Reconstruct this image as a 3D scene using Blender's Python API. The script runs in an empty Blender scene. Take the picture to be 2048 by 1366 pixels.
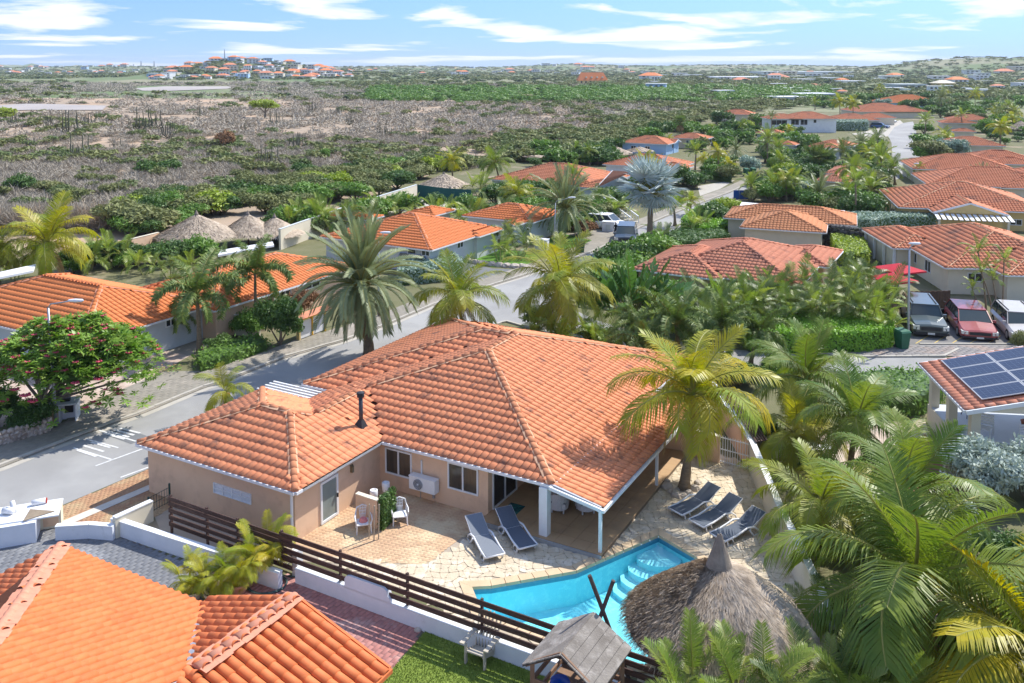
import bpy, math, random
import numpy as np
from mathutils import Vector, Matrix, Euler, noise
random.seed(7)
rng = np.random.default_rng(7)
R = math.radians
scene = bpy.context.scene
# camera
CH, CF, CP = 16.65, 1776.0, R(5)
CY0 = 130 + CF * math.tan(CP)
cam_d = bpy.data.cameras.new('camera')
cam_d.sensor_width = 36
cam_d.lens = CF / 2048 * 36
cam_d.shift_y = -(683 - CY0) / 2048
cam_d.clip_start = 0.5
cam_d.clip_end = 12000
cam = bpy.data.objects.new('camera', cam_d)
cam.location = (0, 0, CH)
cam.rotation_euler = (R(90) - CP, 0, 0)
scene.collection.objects.link(cam)
scene.camera = cam
# sun and sky
SUN_EL = R(50)
SUN_H = Vector((.785, .62, 0)).normalized()
SUNV = Vector((SUN_H.x * math.cos(SUN_EL), SUN_H.y * math.cos(SUN_EL), math.sin(SUN_EL)))
sd = bpy.data.lights.new('sun', 'SUN')
sd.energy = 3.3
sd.angle = R(.55)
sd.color = (1, .955, .88)
sun = bpy.data.objects.new('sun', sd)
sun.rotation_euler = (-SUNV).to_track_quat('-Z', 'Y').to_euler()
sun.location = (0, 0, 60)
scene.collection.objects.link(sun)
world = bpy.data.worlds.new('World')
scene.world = world
world.use_nodes = True
wn = world.node_tree
for n in list(wn.nodes):
 wn.nodes.remove(n)
def N(t, ty, **kw):
 n = t.nodes.new(ty)
 for k, v in kw.items():
  setattr(n, k, v)
 return n
def L(t, a, b):
 t.links.new(a, b)
def mathn(t, op, a, b=None, c=None, clamp=False):
 n = N(t, 'ShaderNodeMath', operation=op)
 n.use_clamp = clamp
 for i, v in enumerate((a, b, c)):
  if v is None:
   continue
  if isinstance(v, (int, float)):
   n.inputs[i].default_value = v
  else:
   L(t, v, n.inputs[i])
 return n.outputs[0]
def build_world():
 t = wn
 out = N(t, 'ShaderNodeOutputWorld')
 bg = N(t, 'ShaderNodeBackground')
 bg.inputs['Strength'].default_value = .15
 tc = N(t, 'ShaderNodeTexCoord')
 sep = N(t, 'ShaderNodeSeparateXYZ')
 L(t, tc.outputs['Generated'], sep.inputs[0])
 x, y, z = sep.outputs
 zz = mathn(t, 'MULTIPLY_ADD', z, 1.3, .34)
 cmb = N(t, 'ShaderNodeCombineXYZ')
 L(t, x, cmb.inputs[0]); L(t, y, cmb.inputs[1]); L(t, zz, cmb.inputs[2])
 nrm = N(t, 'ShaderNodeVectorMath', operation='NORMALIZE')
 L(t, cmb.outputs[0], nrm.inputs[0])
 sky = N(t, 'ShaderNodeTexSky', sky_type='NISHITA')
 sky.sun_disc = False
 sky.sun_elevation = SUN_EL
 sky.sun_rotation = math.atan2(SUN_H.x, SUN_H.y)
 sky.air_density = 1.0
 sky.dust_density = .3
 sky.ozone_density = 1.2
 L(t, nrm.outputs[0], sky.inputs[0])
 az = mathn(t, 'ARCTAN2', x, y)
 zc = mathn(t, 'MAXIMUM', z, .001)
 lg = mathn(t, 'LOGARITHM', mathn(t, 'ADD', zc, .012), 2.718)
 cc = N(t, 'ShaderNodeCombineXYZ')
 L(t, mathn(t, 'MULTIPLY', az, 7.5), cc.inputs[0])
 L(t, mathn(t, 'MULTIPLY', lg, 3.1), cc.inputs[1])
 n1 = N(t, 'ShaderNodeTexNoise')
 n1.inputs['Scale'].default_value = .8
 n1.inputs['Detail'].default_value = 7
 n1.inputs['Roughness'].default_value = .52
 n1.inputs['Distortion'].default_value = .35
 mp = N(t, 'ShaderNodeMapping')
 mp.inputs['Location'].default_value = CLOUD_OFF
 L(t, cc.outputs[0], mp.inputs[0])
 L(t, mp.outputs[0], n1.inputs['Vector'])
 ramp = N(t, 'ShaderNodeMapRange')
 ramp.inputs['From Min'].default_value = .515
 ramp.inputs['From Max'].default_value = .60
 L(t, n1.outputs['Fac'], ramp.inputs['Value'])
 n2 = N(t, 'ShaderNodeTexNoise')
 n2.inputs['Scale'].default_value = 2.2
 n2.inputs['Detail'].default_value = 4
 L(t, mp.outputs[0], n2.inputs['Vector'])
 cr = N(t, 'ShaderNodeMix', data_type='RGBA')
 cr.inputs[6].default_value = (3.0, 3.3, 3.8, 1)
 cr.inputs[7].default_value = (4.6, 4.6, 4.7, 1)
 L(t, n2.outputs['Fac'], cr.inputs[0])
 mx = N(t, 'ShaderNodeMix', data_type='RGBA')
 L(t, mathn(t, 'MULTIPLY', ramp.outputs[0], .95), mx.inputs[0])
 gm = N(t, 'ShaderNodeMix', data_type='RGBA', blend_type='MULTIPLY')
 gm.inputs[0].default_value = 1
 gm.inputs[7].default_value = SKY_TINT
 L(t, sky.outputs[0], gm.inputs[6])
 hz = N(t, 'ShaderNodeMix', data_type='RGBA')
 L(t, mathn(t, 'EXPONENT', mathn(t, 'MULTIPLY', zc, -22)), hz.inputs[0])
 L(t, gm.outputs[2], hz.inputs[6])
 hz.inputs[7].default_value = (1.75, 2.5, 3.4, 1)
 L(t, hz.outputs[2], mx.inputs[6])
 L(t, cr.outputs[2], mx.inputs[7])
 L(t, mx.outputs[2], bg.inputs['Color'])
 L(t, bg.outputs[0], out.inputs[0])
CLOUD_OFF = (3.1, 1.7, 0)
SKY_TINT = (.66, .81, 1.0, 1)
build_world()
scene.view_settings.view_transform = 'Standard'
scene.view_settings.look = 'None'
scene.view_settings.exposure = .96
scene.view_settings.gamma = 1
scene.view_settings.use_curve_mapping = False
scene.render.engine = 'CYCLES'
scene.cycles.max_bounces = 6
scene.cycles.transparent_max_bounces = 4
scene.cycles.use_denoising = True
# view geometry: a point of the picture at a known height is a point of the place
_c, _s = math.cos(CP), math.sin(CP)
def ray(px, py):
 r = (px - 1024) / CF
 d = (py - CY0) / CF
 return r, _c - d * _s, -_s - d * _c
def P(px, py, z=0.0):
 dx, dy, dz = ray(px, py)
 k = (z - CH) / dz
 return Vector((dx * k, dy * k, z))
def Pd(px, py, Y):
 dx, dy, dz = ray(px, py)
 k = Y / dy
 return Vector((dx * k, Y, CH + dz * k))
def hat(X, Y, py):
 """height above ground of the point over (X, Y) that shows on picture row py"""
 lo, hi = -6.0, 60.0
 for _ in range(45):
  m = (lo + hi) / 2
  D = Y * _c - (m - CH) * _s
  v = -Y * _s - (m - CH) * _c
  if CY0 + CF * v / D > py:
   lo = m
  else:
   hi = m
 return lo
def mpp(px, py, z=0.0):
 """metres per picture unit at that place"""
 p = P(px, py, z)
 return (p.y * _c - (z - CH) * _s) / CF
# materials
MATS = {}
def mat(name, c1, c2=None, c3=None, scale=3.0, s3=.5, t3=(.5, .62), rough=.85, bump=0.0, bscale=20.0, metal=0.0,
  rnd=0.0, spec=.3, trans=0.0, detail=4, stretch=None, coat=0.0, vor=0.0):
 if name in MATS:
  return MATS[name]
 m = bpy.data.materials.new(name)
 m.use_nodes = True
 t = m.node_tree
 for n in list(t.nodes):
  t.nodes.remove(n)
 out = N(t, 'ShaderNodeOutputMaterial')
 b = N(t, 'ShaderNodeBsdfPrincipled')
 b.inputs['Roughness'].default_value = rough
 b.inputs['Metallic'].default_value = metal
 b.inputs['Specular IOR Level'].default_value = spec
 if coat:
  b.inputs['Coat Weight'].default_value = coat
  b.inputs['Coat Roughness'].default_value = .08
 geo = N(t, 'ShaderNodeNewGeometry')
 vec = geo.outputs['Position']
 if stretch:
  mp = N(t, 'ShaderNodeMapping')
  mp.inputs['Scale'].default_value = stretch
  L(t, vec, mp.inputs[0])
  vec = mp.outputs[0]
 col = None
 if c2 is None:
  c2 = tuple(x * .8 for x in c1)
 n1 = N(t, 'ShaderNodeTexNoise')
 n1.inputs['Scale'].default_value = scale
 n1.inputs['Detail'].default_value = detail
 n1.inputs['Roughness'].default_value = .6
 L(t, vec, n1.inputs['Vector'])
 mr = N(t, 'ShaderNodeMapRange')
 mr.inputs['From Min'].default_value = .32
 mr.inputs['From Max'].default_value = .68
 L(t, n1.outputs['Fac'], mr.inputs['Value'])
 mx = N(t, 'ShaderNodeMix', data_type='RGBA')
 mx.inputs[6].default_value = (*c1, 1)
 mx.inputs[7].default_value = (*c2, 1)
 f = mr.outputs[0]
 if rnd:
  oi = N(t, 'ShaderNodeObjectInfo')
  f = mathn(t, 'ADD', mathn(t, 'MULTIPLY', f, 1 - rnd), mathn(t, 'MULTIPLY', oi.outputs['Random'], rnd))
 if vor:
  v = N(t, 'ShaderNodeTexVoronoi')
  v.inputs['Scale'].default_value = vor
  L(t, vec, v.inputs['Vector'])
  sp = N(t, 'ShaderNodeSeparateColor')
  L(t, v.outputs['Color'], sp.inputs[0])
  f = mathn(t, 'ADD', mathn(t, 'MULTIPLY', f, .5), mathn(t, 'MULTIPLY', sp.outputs[0], .5))
 L(t, f, mx.inputs[0])
 col = mx.outputs[2]
 if c3 is not None:
  n3 = N(t, 'ShaderNodeTexNoise')
  n3.inputs['Scale'].default_value = s3
  n3.inputs['Detail'].default_value = 5
  n3.inputs['Roughness'].default_value = .65
  L(t, geo.outputs['Position'] if not stretch else vec, n3.inputs['Vector'])
  r3 = N(t, 'ShaderNodeMapRange')
  r3.inputs['From Min'].default_value = t3[0]
  r3.inputs['From Max'].default_value = t3[1]
  L(t, n3.outputs['Fac'], r3.inputs['Value'])
  m3 = N(t, 'ShaderNodeMix', data_type='RGBA')
  m3.inputs[7].default_value = (*c3, 1)
  L(t, col, m3.inputs[6])
  L(t, r3.outputs[0], m3.inputs[0])
  col = m3.outputs[2]
 L(t, col, b.inputs['Base Color'])
 if bump:
  nb = N(t, 'ShaderNodeTexNoise')
  nb.inputs['Scale'].default_value = bscale
  nb.inputs['Detail'].default_value = 5
  L(t, vec, nb.inputs['Vector'])
  bp = N(t, 'ShaderNodeBump')
  bp.inputs['Strength'].default_value = bump
  bp.inputs['Distance'].default_value = .05
  L(t, nb.outputs['Fac'], bp.inputs['Height'])
  L(t, bp.outputs[0], b.inputs['Normal'])
 if trans:
  tr = N(t, 'ShaderNodeBsdfTranslucent')
  hs = N(t, 'ShaderNodeHueSaturation')
  hs.inputs['Value'].default_value = 1.5
  hs.inputs['Saturation'].default_value = 1.1
  L(t, col, hs.inputs['Color'])
  L(t, hs.outputs[0], tr.inputs['Color'])
  ms = N(t, 'ShaderNodeMixShader')
  ms.inputs[0].default_value = trans
  L(t, b.outputs[0], ms.inputs[1])
  L(t, tr.outputs[0], ms.inputs[2])
  L(t, ms.outputs[0], out.inputs[0])
 else:
  L(t, b.outputs[0], out.inputs[0])
 MATS[name] = m
 return m
def glass_mat(name, c=(.02, .025, .03)):
 if name in MATS:
  return MATS[name]
 m = bpy.data.materials.new(name)
 m.use_nodes = True
 b = m.node_tree.nodes['Principled BSDF']
 b.inputs['Base Color'].default_value = (*c, 1)
 b.inputs['Roughness'].default_value = .06
 b.inputs['Specular IOR Level'].default_value = .6
 MATS[name] = m
 return m
# mesh helpers
class MB:
 def __init__(s):
  s.v, s.f, s.m = [], [], []
 def add(s, vs, fs, m=0):
  o = len(s.v)
  s.v.extend([tuple(v) for v in vs])
  s.f.extend([tuple(i + o for i in f) for f in fs])
  s.m.extend([m] * len(fs))
  return s
 def box(s, x0, x1, y0, y1, z0, z1, m=0):
  vs = [(x, y, z) for z in (z0, z1) for y in (y0, y1) for x in (x0, x1)]
  return s.add(vs, [(0, 2, 3, 1), (4, 5, 7, 6), (0, 1, 5, 4), (2, 6, 7, 3), (0, 4, 6, 2), (1, 3, 7, 5)], m)
 def obox(s, p, u, v, w, m=0):
  """box from corner p along the three edge vectors"""
  p, u, v, w = Vector(p), Vector(u), Vector(v), Vector(w)
  vs = [p, p + u, p + v, p + u + v, p + w, p + u + w, p + v + w, p + u + v + w]
  return s.add(vs, [(0, 2, 3, 1), (4, 5, 7, 6), (0, 1, 5, 4), (2, 6, 7, 3), (0, 4, 6, 2), (1, 3, 7, 5)], m)
 def bar(s, a, b, w, h=None, m=0, up=(0, 0, 1)):
  a, b = Vector(a), Vector(b)
  h = w if h is None else h
  d = (b - a).normalized()
  up = Vector(up)
  if abs(d.dot(up)) > .95:
   up = Vector((1, 0, 0))
  x = d.cross(up).normalized()
  y = x.cross(d).normalized()
  return s.obox(a - x * w / 2 - y * h / 2, x * w, y * h, b - a, m)
 def prism(s, poly, z0, z1, m=0, cap=True):
  n = len(poly)
  vs = [(p[0], p[1], z0) for p in poly] + [(p[0], p[1], z1) for p in poly]
  fs = [(i, (i + 1) % n, (i + 1) % n + n, i + n) for i in range(n)]
  if cap:
   fs += [tuple(range(n, 2 * n)), tuple(range(n - 1, -1, -1))]
  return s.add(vs, fs, m)
 def tube(s, pts, rad, n=8, m=0, cap=True):
  pts = [Vector(p) for p in pts]
  if not hasattr(rad, '__len__'):
   rad = [rad] * len(pts)
  vs, fs = [], []
  ref = Vector((0, 0, 1))
  d0 = (pts[-1] - pts[0]).normalized() if (pts[-1] - pts[0]).length > 1e-6 else Vector((1, 0, 0))
  if abs(d0.z) > .9:
   ref = Vector((1, 0, 0))
  for i, p in enumerate(pts):
   d = (pts[min(i + 1, len(pts) - 1)] - pts[max(i - 1, 0)]).normalized()
   x = d.cross(ref)
   if x.length < 1e-4:
    x = Vector((0, 1, 0))
   x.normalize()
   y = d.cross(x)
   for k in range(n):
    a = 2 * math.pi * k / n
    vs.append(p + (x * math.cos(a) + y * math.sin(a)) * rad[i])
  for i in range(len(pts) - 1):
   for k in range(n):
    a, b = i * n + k, i * n + (k + 1) % n
    fs.append((a, b, b + n, a + n))
  if cap:
   fs.append(tuple(range(n - 1, -1, -1)))
   fs.append(tuple(range((len(pts) - 1) * n, len(pts) * n)))
  return s.add(vs, fs, m)
 def lathe(s, prof, n=16, m=0, c=(0, 0, 0)):
  vs, fs = [], []
  for r, z in prof:
   for k in range(n):
    a = 2 * math.pi * k / n
    vs.append((c[0] + r * math.cos(a), c[1] + r * math.sin(a), c[2] + z))
  for i in range(len(prof) - 1):
   for k in range(n):
    a, b = i * n + k, i * n + (k + 1) % n
    fs.append((a, b, b + n, a + n))
  return s.add(vs, fs, m)
 def mesh(s, name, mats, smooth=False):
  me = bpy.data.meshes.new(name)
  me.from_pydata(s.v, [], s.f)
  for m in (mats if isinstance(mats, (list, tuple)) else [mats]):
   me.materials.append(m)
  if any(s.m):
   me.polygons.foreach_set('material_index', s.m)
  if smooth:
   me.polygons.foreach_set('use_smooth', [True] * len(s.f))
  me.update()
  return me
 def build(s, name, mats, parent=None, smooth=False, loc=None):
  return link(name, s.mesh(name, mats, smooth), parent, loc)
def link(name, me, parent=None, loc=None, rot=None, scale=None):
 o = bpy.data.objects.new(name, me)
 scene.collection.objects.link(o)
 if parent is not None:
  o.parent = parent
 if loc is not None:
  o.location = loc
 if rot is not None:
  o.rotation_euler = rot
 if scale is not None:
  o.scale = scale if hasattr(scale, '__len__') else (scale,) * 3
 return o
def tag(o, label=None, cat=None, group=None, kind=None):
 if label:
  o['label'] = label
 if cat:
  o['category'] = cat
 if group:
  o['group'] = group
 if kind:
  o['kind'] = kind
 return o
def empty(name, loc=(0, 0, 0), rz=0.0, scale=1.0):
 o = bpy.data.objects.new(name, None)
 o.empty_display_size = .3
 scene.collection.objects.link(o)
 o.location = loc
 o.rotation_euler = (0, 0, rz)
 o.scale = scale if hasattr(scale, '__len__') else (scale,) * 3
 return o
def thing(name, label, cat, loc=(0, 0, 0), rz=0.0, group=None, scale=1.0):
 return tag(empty(name, loc, rz, scale), label, cat, group)
KIDS = {}
def copy_tree(o, loc=None, rz=None, label=None, scale=None):
 def rec(x, parent):
  c = x.copy()
  scene.collection.objects.link(c)
  if parent is not None:
   c.parent = parent
  for ch in list(x.children):
   rec(ch, c)
  return c
 c = rec(o, None)
 if loc is not None:
  c.location = loc
 if rz is not None:
  c.rotation_euler = (0, 0, rz)
 if label:
  c['label'] = label
 if scale is not None:
  c.scale = scale if hasattr(scale, '__len__') else (scale,) * 3
 return c
def npmesh(name, V, F, mats, smooth=False, mi=None):
 """V (n,3) array; F list of arrays of faces, each (k, c)"""
 me = bpy.data.meshes.new(name)
 if not isinstance(F, (list, tuple)):
  F = [F]
 F = [f for f in F if len(f)]
 nl = sum(f.size for f in F)
 nf = sum(len(f) for f in F)
 me.vertices.add(len(V))
 me.vertices.foreach_set('co', np.asarray(V, dtype=np.float32).ravel())
 me.loops.add(nl)
 me.loops.foreach_set('vertex_index', np.concatenate([f.ravel() for f in F]).astype(np.int32))
 me.polygons.add(nf)
 starts, o = [], 0
 for f in F:
  starts.append(o + np.arange(len(f)) * f.shape[1])
  o += f.size
 me.polygons.foreach_set('loop_start', np.concatenate(starts).astype(np.int32))
 for m in (mats if isinstance(mats, (list, tuple)) else [mats]):
  me.materials.append(m)
 if mi is not None:
  me.polygons.foreach_set('material_index', np.asarray(mi, dtype=np.int32))
 if smooth:
  me.polygons.foreach_set('use_smooth', np.ones(nf, dtype=bool))
 me.update(calc_edges=True)
 me.validate()
 return me
def arr(me):
 V = np.empty(len(me.vertices) * 3, dtype=np.float32)
 me.vertices.foreach_get('co', V)
 V = V.reshape(-1, 3)
 by = {}
 for p in me.polygons:
  by.setdefault(len(p.vertices), []).append(tuple(p.vertices))
 return V, [np.array(v) for v in by.values()]
def instance_mesh(name, base, mats4, mats, smooth=False):
 """join many placed copies of a base mesh (V, [F..]) into one mesh"""
 V, Fs = base
 n = len(mats4)
 M = np.asarray(mats4, dtype=np.float64)
 W = np.einsum('nij,vj->nvi', M[:, :3, :3], V) + M[:, None, :3, 3]
 off = (np.arange(n) * len(V))[:, None, None]
 FF = [(f[None] + off).reshape(-1, f.shape[1]) for f in Fs]
 return npmesh(name, W.reshape(-1, 3), FF, mats, smooth)
def trs(loc, rz=0.0, sc=1.0, rx=0.0, ry=0.0):
 s = sc if hasattr(sc, '__len__') else (sc, sc, sc)
 return np.array(Matrix.LocRotScale(Vector(loc), Euler((rx, ry, rz)), Vector(s)))
def sheet(name, px, z, m, kind='structure', thick=0.0, world=None, parent=None):
 """flat polygon of ground given by picture points lying on the ground"""
 pts = world if world is not None else [P(a, b, z) for a, b in px]
 mb = MB()
 if thick:
  mb.prism([(p[0], p[1]) for p in pts], z - thick, z)
 else:
  n = len(pts)
  mb.add([(p[0], p[1], z) for p in pts], [tuple(range(n))])
 a = sum(pts[i][0] * pts[(i + 1) % len(pts)][1] - pts[(i + 1) % len(pts)][0] * pts[i][1] for i in range(len(pts)))
 if a < 0 and not thick:
  mb.f = [tuple(reversed(f)) for f in mb.f]
 o = mb.build(name, m, parent)
 if kind:
  o['kind'] = kind
 return o
def inside(poly, x, y):
 c = False
 n = len(poly)
 for i in range(n):
  x1, y1 = poly[i][0], poly[i][1]
  x2, y2 = poly[(i + 1) % n][0], poly[(i + 1) % n][1]
  if (y1 > y) != (y2 > y) and x < (x2 - x1) * (y - y1) / (y2 - y1) + x1:
   c = not c
 return c
# common materials
M_TILE_MAIN = mat('terracotta_weathered', (.74, .285, .135), (.66, .235, .11), (.24, .115, .075), scale=3.2, s3=1.3, t3=(.55, .70), rough=.8, vor=3.4)
M_TILE_NEW = mat('terracotta_bright', (.68, .20, .065), (.54, .135, .04), None, scale=2.0, rough=.7, vor=3.0)
M_TILE_FAR = mat('terracotta_salmon', (.66, .255, .13), (.57, .20, .10), (.30, .14, .09), scale=1.6, s3=.5, t3=(.54, .7), rough=.85, vor=2.6)
M_TILE_RED = mat('terracotta_red', (.62, .25, .145), (.54, .205, .12), (.30, .13, .09), scale=1.6, s3=.5, t3=(.55, .7), rough=.85, vor=2.6)
M_TILE_ORANGE = mat('terracotta_orange', (.68, .215, .07), (.63, .19, .06), None, scale=1.5, rough=.8, vor=2.6)
M_UNDER = mat('roof_underlay', (.13, .05, .03), (.10, .04, .025), rough=.9)  # dark tone paints in the crevice shade between tile columns
M_MORTAR = mat('cream_mortar', (.62, .40, .25), (.52, .30, .18), scale=6, rough=.95)
M_MORTAR_PINK = mat('salmon_mortar', (.66, .30, .19), (.58, .24, .15), scale=4, rough=.95)
M_WHITE = mat('white_paint', (.78, .79, .79), (.70, .71, .72), scale=1.5, rough=.6)
M_WHITE2 = mat('white_render', (.74, .76, .80), (.64, .67, .72), (.45, .46, .47), scale=1.2, s3=1.1, t3=(.62, .8), rough=.85)
M_PEACH = mat('peach_render', (.72, .50, .34), (.68, .465, .31), (.57, .385, .265), scale=1.0, s3=1.4, t3=(.5, .75), rough=.9)
M_BEIGE = mat('beige_render', (.60, .52, .37), (.54, .46, .33), scale=1.0, rough=.9)
M_YELLOW = mat('yellow_render', (.66, .50, .22), (.60, .45, .2), scale=1.0, rough=.9)
M_CREAM = mat('cream_render', (.70, .64, .50), (.64, .58, .45), scale=1.0, rough=.9)
M_GREYW = mat('pale_grey_render', (.58, .62, .62), (.52, .56, .57), scale=1.0, rough=.9)
M_BLUEW = mat('pale_blue_render', (.40, .58, .80), (.36, .53, .75), scale=1.0, rough=.9)
M_GLASS = glass_mat('dark_glass')
M_DARK = mat('dark_opening', (.02, .02, .022), (.03, .03, .03), rough=.9)
M_STEEL = mat('galvanised_steel', (.42, .45, .48), (.36, .38, .41), scale=4, rough=.45, metal=.5)
M_BLACK = mat('black_metal', (.025, .028, .03), (.04, .04, .045), rough=.5)
# roof tiles
def tile_base(W, Lt, lite=False, bh=1.0):
 if lite:
  prof = [(-.48, -.008), (-.3, .036), (.16, .036), (.48, -.008)]
 else:
  prof = [(-.475, -.012), (-.40, .018), (-.22, .036 * bh), (.04, .040 * bh), (.24, .026 * bh), (.40, .004), (.475, -.012)]
 if bh > 1:
  prof = [(-.455, -.035), (-.40, .018), (-.22, .06), (.02, .068), (.22, .045), (.40, .0), (.455, -.035)]
 n = len(prof)
 V = []
 for y, dz in ((0, .022), (Lt, 0.0)):
  for x, z in prof:
   V.append((x * W, y, z + dz))
 for x, z in prof:
  V.append((x * W, 0, z + .0))
 F = [(i, i + 1, i + 1 + n, i + n) for i in range(n - 1)] + [(i + 2 * n, i + 1 + 2 * n, i + 1, i) for i in range(n - 1)]
 return np.array(V, dtype=float), [np.array(F)]
def cap_base(r, Lc):
 V, F = [], []
 k = 6
 for y, rr, dz in ((0, r * 1.08, .02), (Lc, r * .92, 0)):
  for i in range(k + 1):
   a = math.pi * i / k
   V.append((rr * math.cos(a), y, rr * .75 * math.sin(a) + dz))
 for i in range(k):
  F.append((i, i + 1, i + k + 2, i + k + 1))
 V.append((0, 0, 0))
 T = [(i + 1, i, 2 * k + 2) for i in range(k)]
 return np.array(V, dtype=float), [np.array(F), np.array(T)]
_TM = {}
def base_mesh(key, base, m):
 k = (key, m.name)
 if k not in _TM:
  _TM[k] = npmesh(key, base[0], base[1], m)
 return _TM[k]
class Rect:
 """hip roof over a0..a1 x b0..b1; pit gives the pitch of each side; a side in gable has no plane"""
 def __init__(s, a0, a1, b0, b1, ze=2.0, t=.31, gable=(), pit=None, tiles=True):
  s.a0, s.a1, s.b0, s.b1, s.ze, s.t, s.gable, s.tiles = a0, a1, b0, b1, ze, t, gable, tiles
  s.p = dict(a0=t, a1=t, b0=t, b1=t)
  if pit:
   s.p.update(pit)
 def dist(s, a, b):
  d = dict(a0=a - s.a0, a1=s.a1 - a, b0=b - s.b0, b1=s.b1 - b)
  return {k: v * s.p[k] for k, v in d.items() if k not in s.gable}
 def inn(s, a, b, e=0.0):
  return s.a0 - e <= a <= s.a1 + e and s.b0 - e <= b <= s.b1 + e
 def h(s, a, b):
  return s.ze + min(s.dist(a, b).values())
 def side(s, a, b):
  d = s.dist(a, b)
  return min(d, key=d.get)
def env(rects, a, b, skip=None):
 h = -9
 for r in rects:
  if r is not skip and r.inn(a, b):
   h = max(h, r.h(a, b))
 return h
def side_frame(r, k):
 """eave origin, along-eave unit, inward unit, eave length, depth available"""
 if k == 'b0':
  return Vector((r.a0, r.b0, 0)), Vector((1, 0, 0)), Vector((0, 1, 0)), r.a1 - r.a0, r.b1 - r.b0
 if k == 'b1':
  return Vector((r.a1, r.b1, 0)), Vector((-1, 0, 0)), Vector((0, -1, 0)), r.a1 - r.a0, r.b1 - r.b0
 if k == 'a1':
  return Vector((r.a1, r.b0, 0)), Vector((0, 1, 0)), Vector((-1, 0, 0)), r.b1 - r.b0, r.a1 - r.a0
 return Vector((r.a0, r.b1, 0)), Vector((0, -1, 0)), Vector((1, 0, 0)), r.b1 - r.b0, r.a1 - r.a0
def tile_mats(rects, W, Lt, sides=('b0', 'a1', 'a0', 'b1')):
 out = []
 for r in rects:
  if not r.tiles:
   continue
  for k in sides:
   if k in r.gable:
    continue
   o, e, n, le, dp = side_frame(r, k)
   t = r.p[k]
   sl = Vector((n.x, n.y, t)).normalized()
   up = e.cross(sl)
   if up.z < 0:
    up = -up
   step = Lt / math.sqrt(1 + t * t)
   ni = int(dp / step) + 1
   nj = int(le / W)
   w = le / nj
   for i in range(ni):
    s = -.06 + i * step
    for j in range(nj):
     c = o + e * (j + .5) * w + n * (s + step * .5)
     if not r.inn(c.x, c.y):
      continue
     d = r.dist(c.x, c.y)
     if d[k] > min(d.values()) + .02:
      continue
     h = r.ze + d[k]
     if env(rects, c.x, c.y, r) > h + .015:
      continue
     p = o + e * (j + .5) * w + n * s
     z = r.ze + t * s + .03
     jit = random.uniform(-.004, .004)
     M = np.eye(4)
     M[:3, 0] = (e.x * w / W, e.y * w / W, 0)
     M[:3, 1] = sl
     M[:3, 2] = up
     M[:3, 3] = (p.x + jit, p.y + jit, z + jit)
     out.append(M)
 return out
def ridge_lines(r):
 """segments of hips and ridge as point lists (low to high)"""
 g = r.gable
 segs = []
 w, d = r.a1 - r.a0, r.b1 - r.b0
 def hip(ca, cb, ka, kb):
  if ka in g or kb in g:
   return None
  sa = 1 if ka == 'a0' else -1
  sb = 1 if kb == 'b0' else -1
  da, db = 1 / r.p[ka], 1 / r.p[kb]
  pts = []
  q = 0.0
  while True:
   a, b = ca + sa * da * q, cb + sb * db * q
   if not r.inn(a, b, .01):
    break
   dd = r.dist(a, b)
   if q > min(dd.values()) + .004:
    break
   pts.append(Vector((a, b, r.ze + q)))
   q += .03
  return (pts[0], pts[-1]) if len(pts) > 1 else None
 hs = [hip(r.a0, r.b0, 'a0', 'b0'), hip(r.a1, r.b0, 'a1', 'b0'), hip(r.a0, r.b1, 'a0', 'b1'), hip(r.a1, r.b1, 'a1', 'b1')]
 hs = [h for h in hs if h]
 tops = [h[1] for h in hs]
 if 'b0' in g or 'b1' in g or ('a0' not in g and 'a1' not in g and w <= d):
  am = (r.a0 * r.p['a0'] + r.a1 * r.p['a1']) / (r.p['a0'] + r.p['a1'])
  z = r.ze + (am - r.a0) * r.p['a0']
  b0 = r.b0 if 'b0' in g else r.b0 + (z - r.ze) / r.p['b0']
  b1 = r.b1 if 'b1' in g else r.b1 - (z - r.ze) / r.p['b1']
  if b1 > b0 + .1:
   segs.append((Vector((am, b0, z)), Vector((am, b1, z))))
 else:
  bm = (r.b0 * r.p['b0'] + r.b1 * r.p['b1']) / (r.p['b0'] + r.p['b1'])
  z = r.ze + (bm - r.b0) * r.p['b0']
  a0 = r.a0 if 'a0' in g else r.a0 + (z - r.ze) / r.p['a0']
  a1 = r.a1 if 'a1' in g else r.a1 - (z - r.ze) / r.p['a1']
  if a1 > a0 + .1:
   segs.append((Vector((a0, bm, z)), Vector((a1, bm, z))))
 return hs + segs
def cap_mats(rects, Lc):
 out, beds = [], []
 for r in rects:
  if not r.tiles:
   continue
  for p, q in ridge_lines(r):
   d = q - p
   n = max(1, int(d.length / Lc))
   st = d / n
   dn = d.normalized()
   x = dn.cross(Vector((0, 0, 1))).normalized()
   up = x.cross(dn)
   x = up.cross(dn) * -1
   for i in range(n):
    m = p + st * (i + .5)
    if env(rects, m.x, m.y, r) > m.z + .04 or any(env(rects, m.x + x.x * k_, m.y + x.y * k_, r) > m.z - .055 for k_ in (-.35, .35)):
     continue
    s = p + st * i
    M = np.eye(4)
    M[:3, 0] = x
    M[:3, 1] = dn
    M[:3, 2] = up
    M[:3, 3] = (s.x, s.y, s.z + .045)
    out.append(M)
    beds.append((s, s + st, x, up))
 return out, beds
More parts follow.
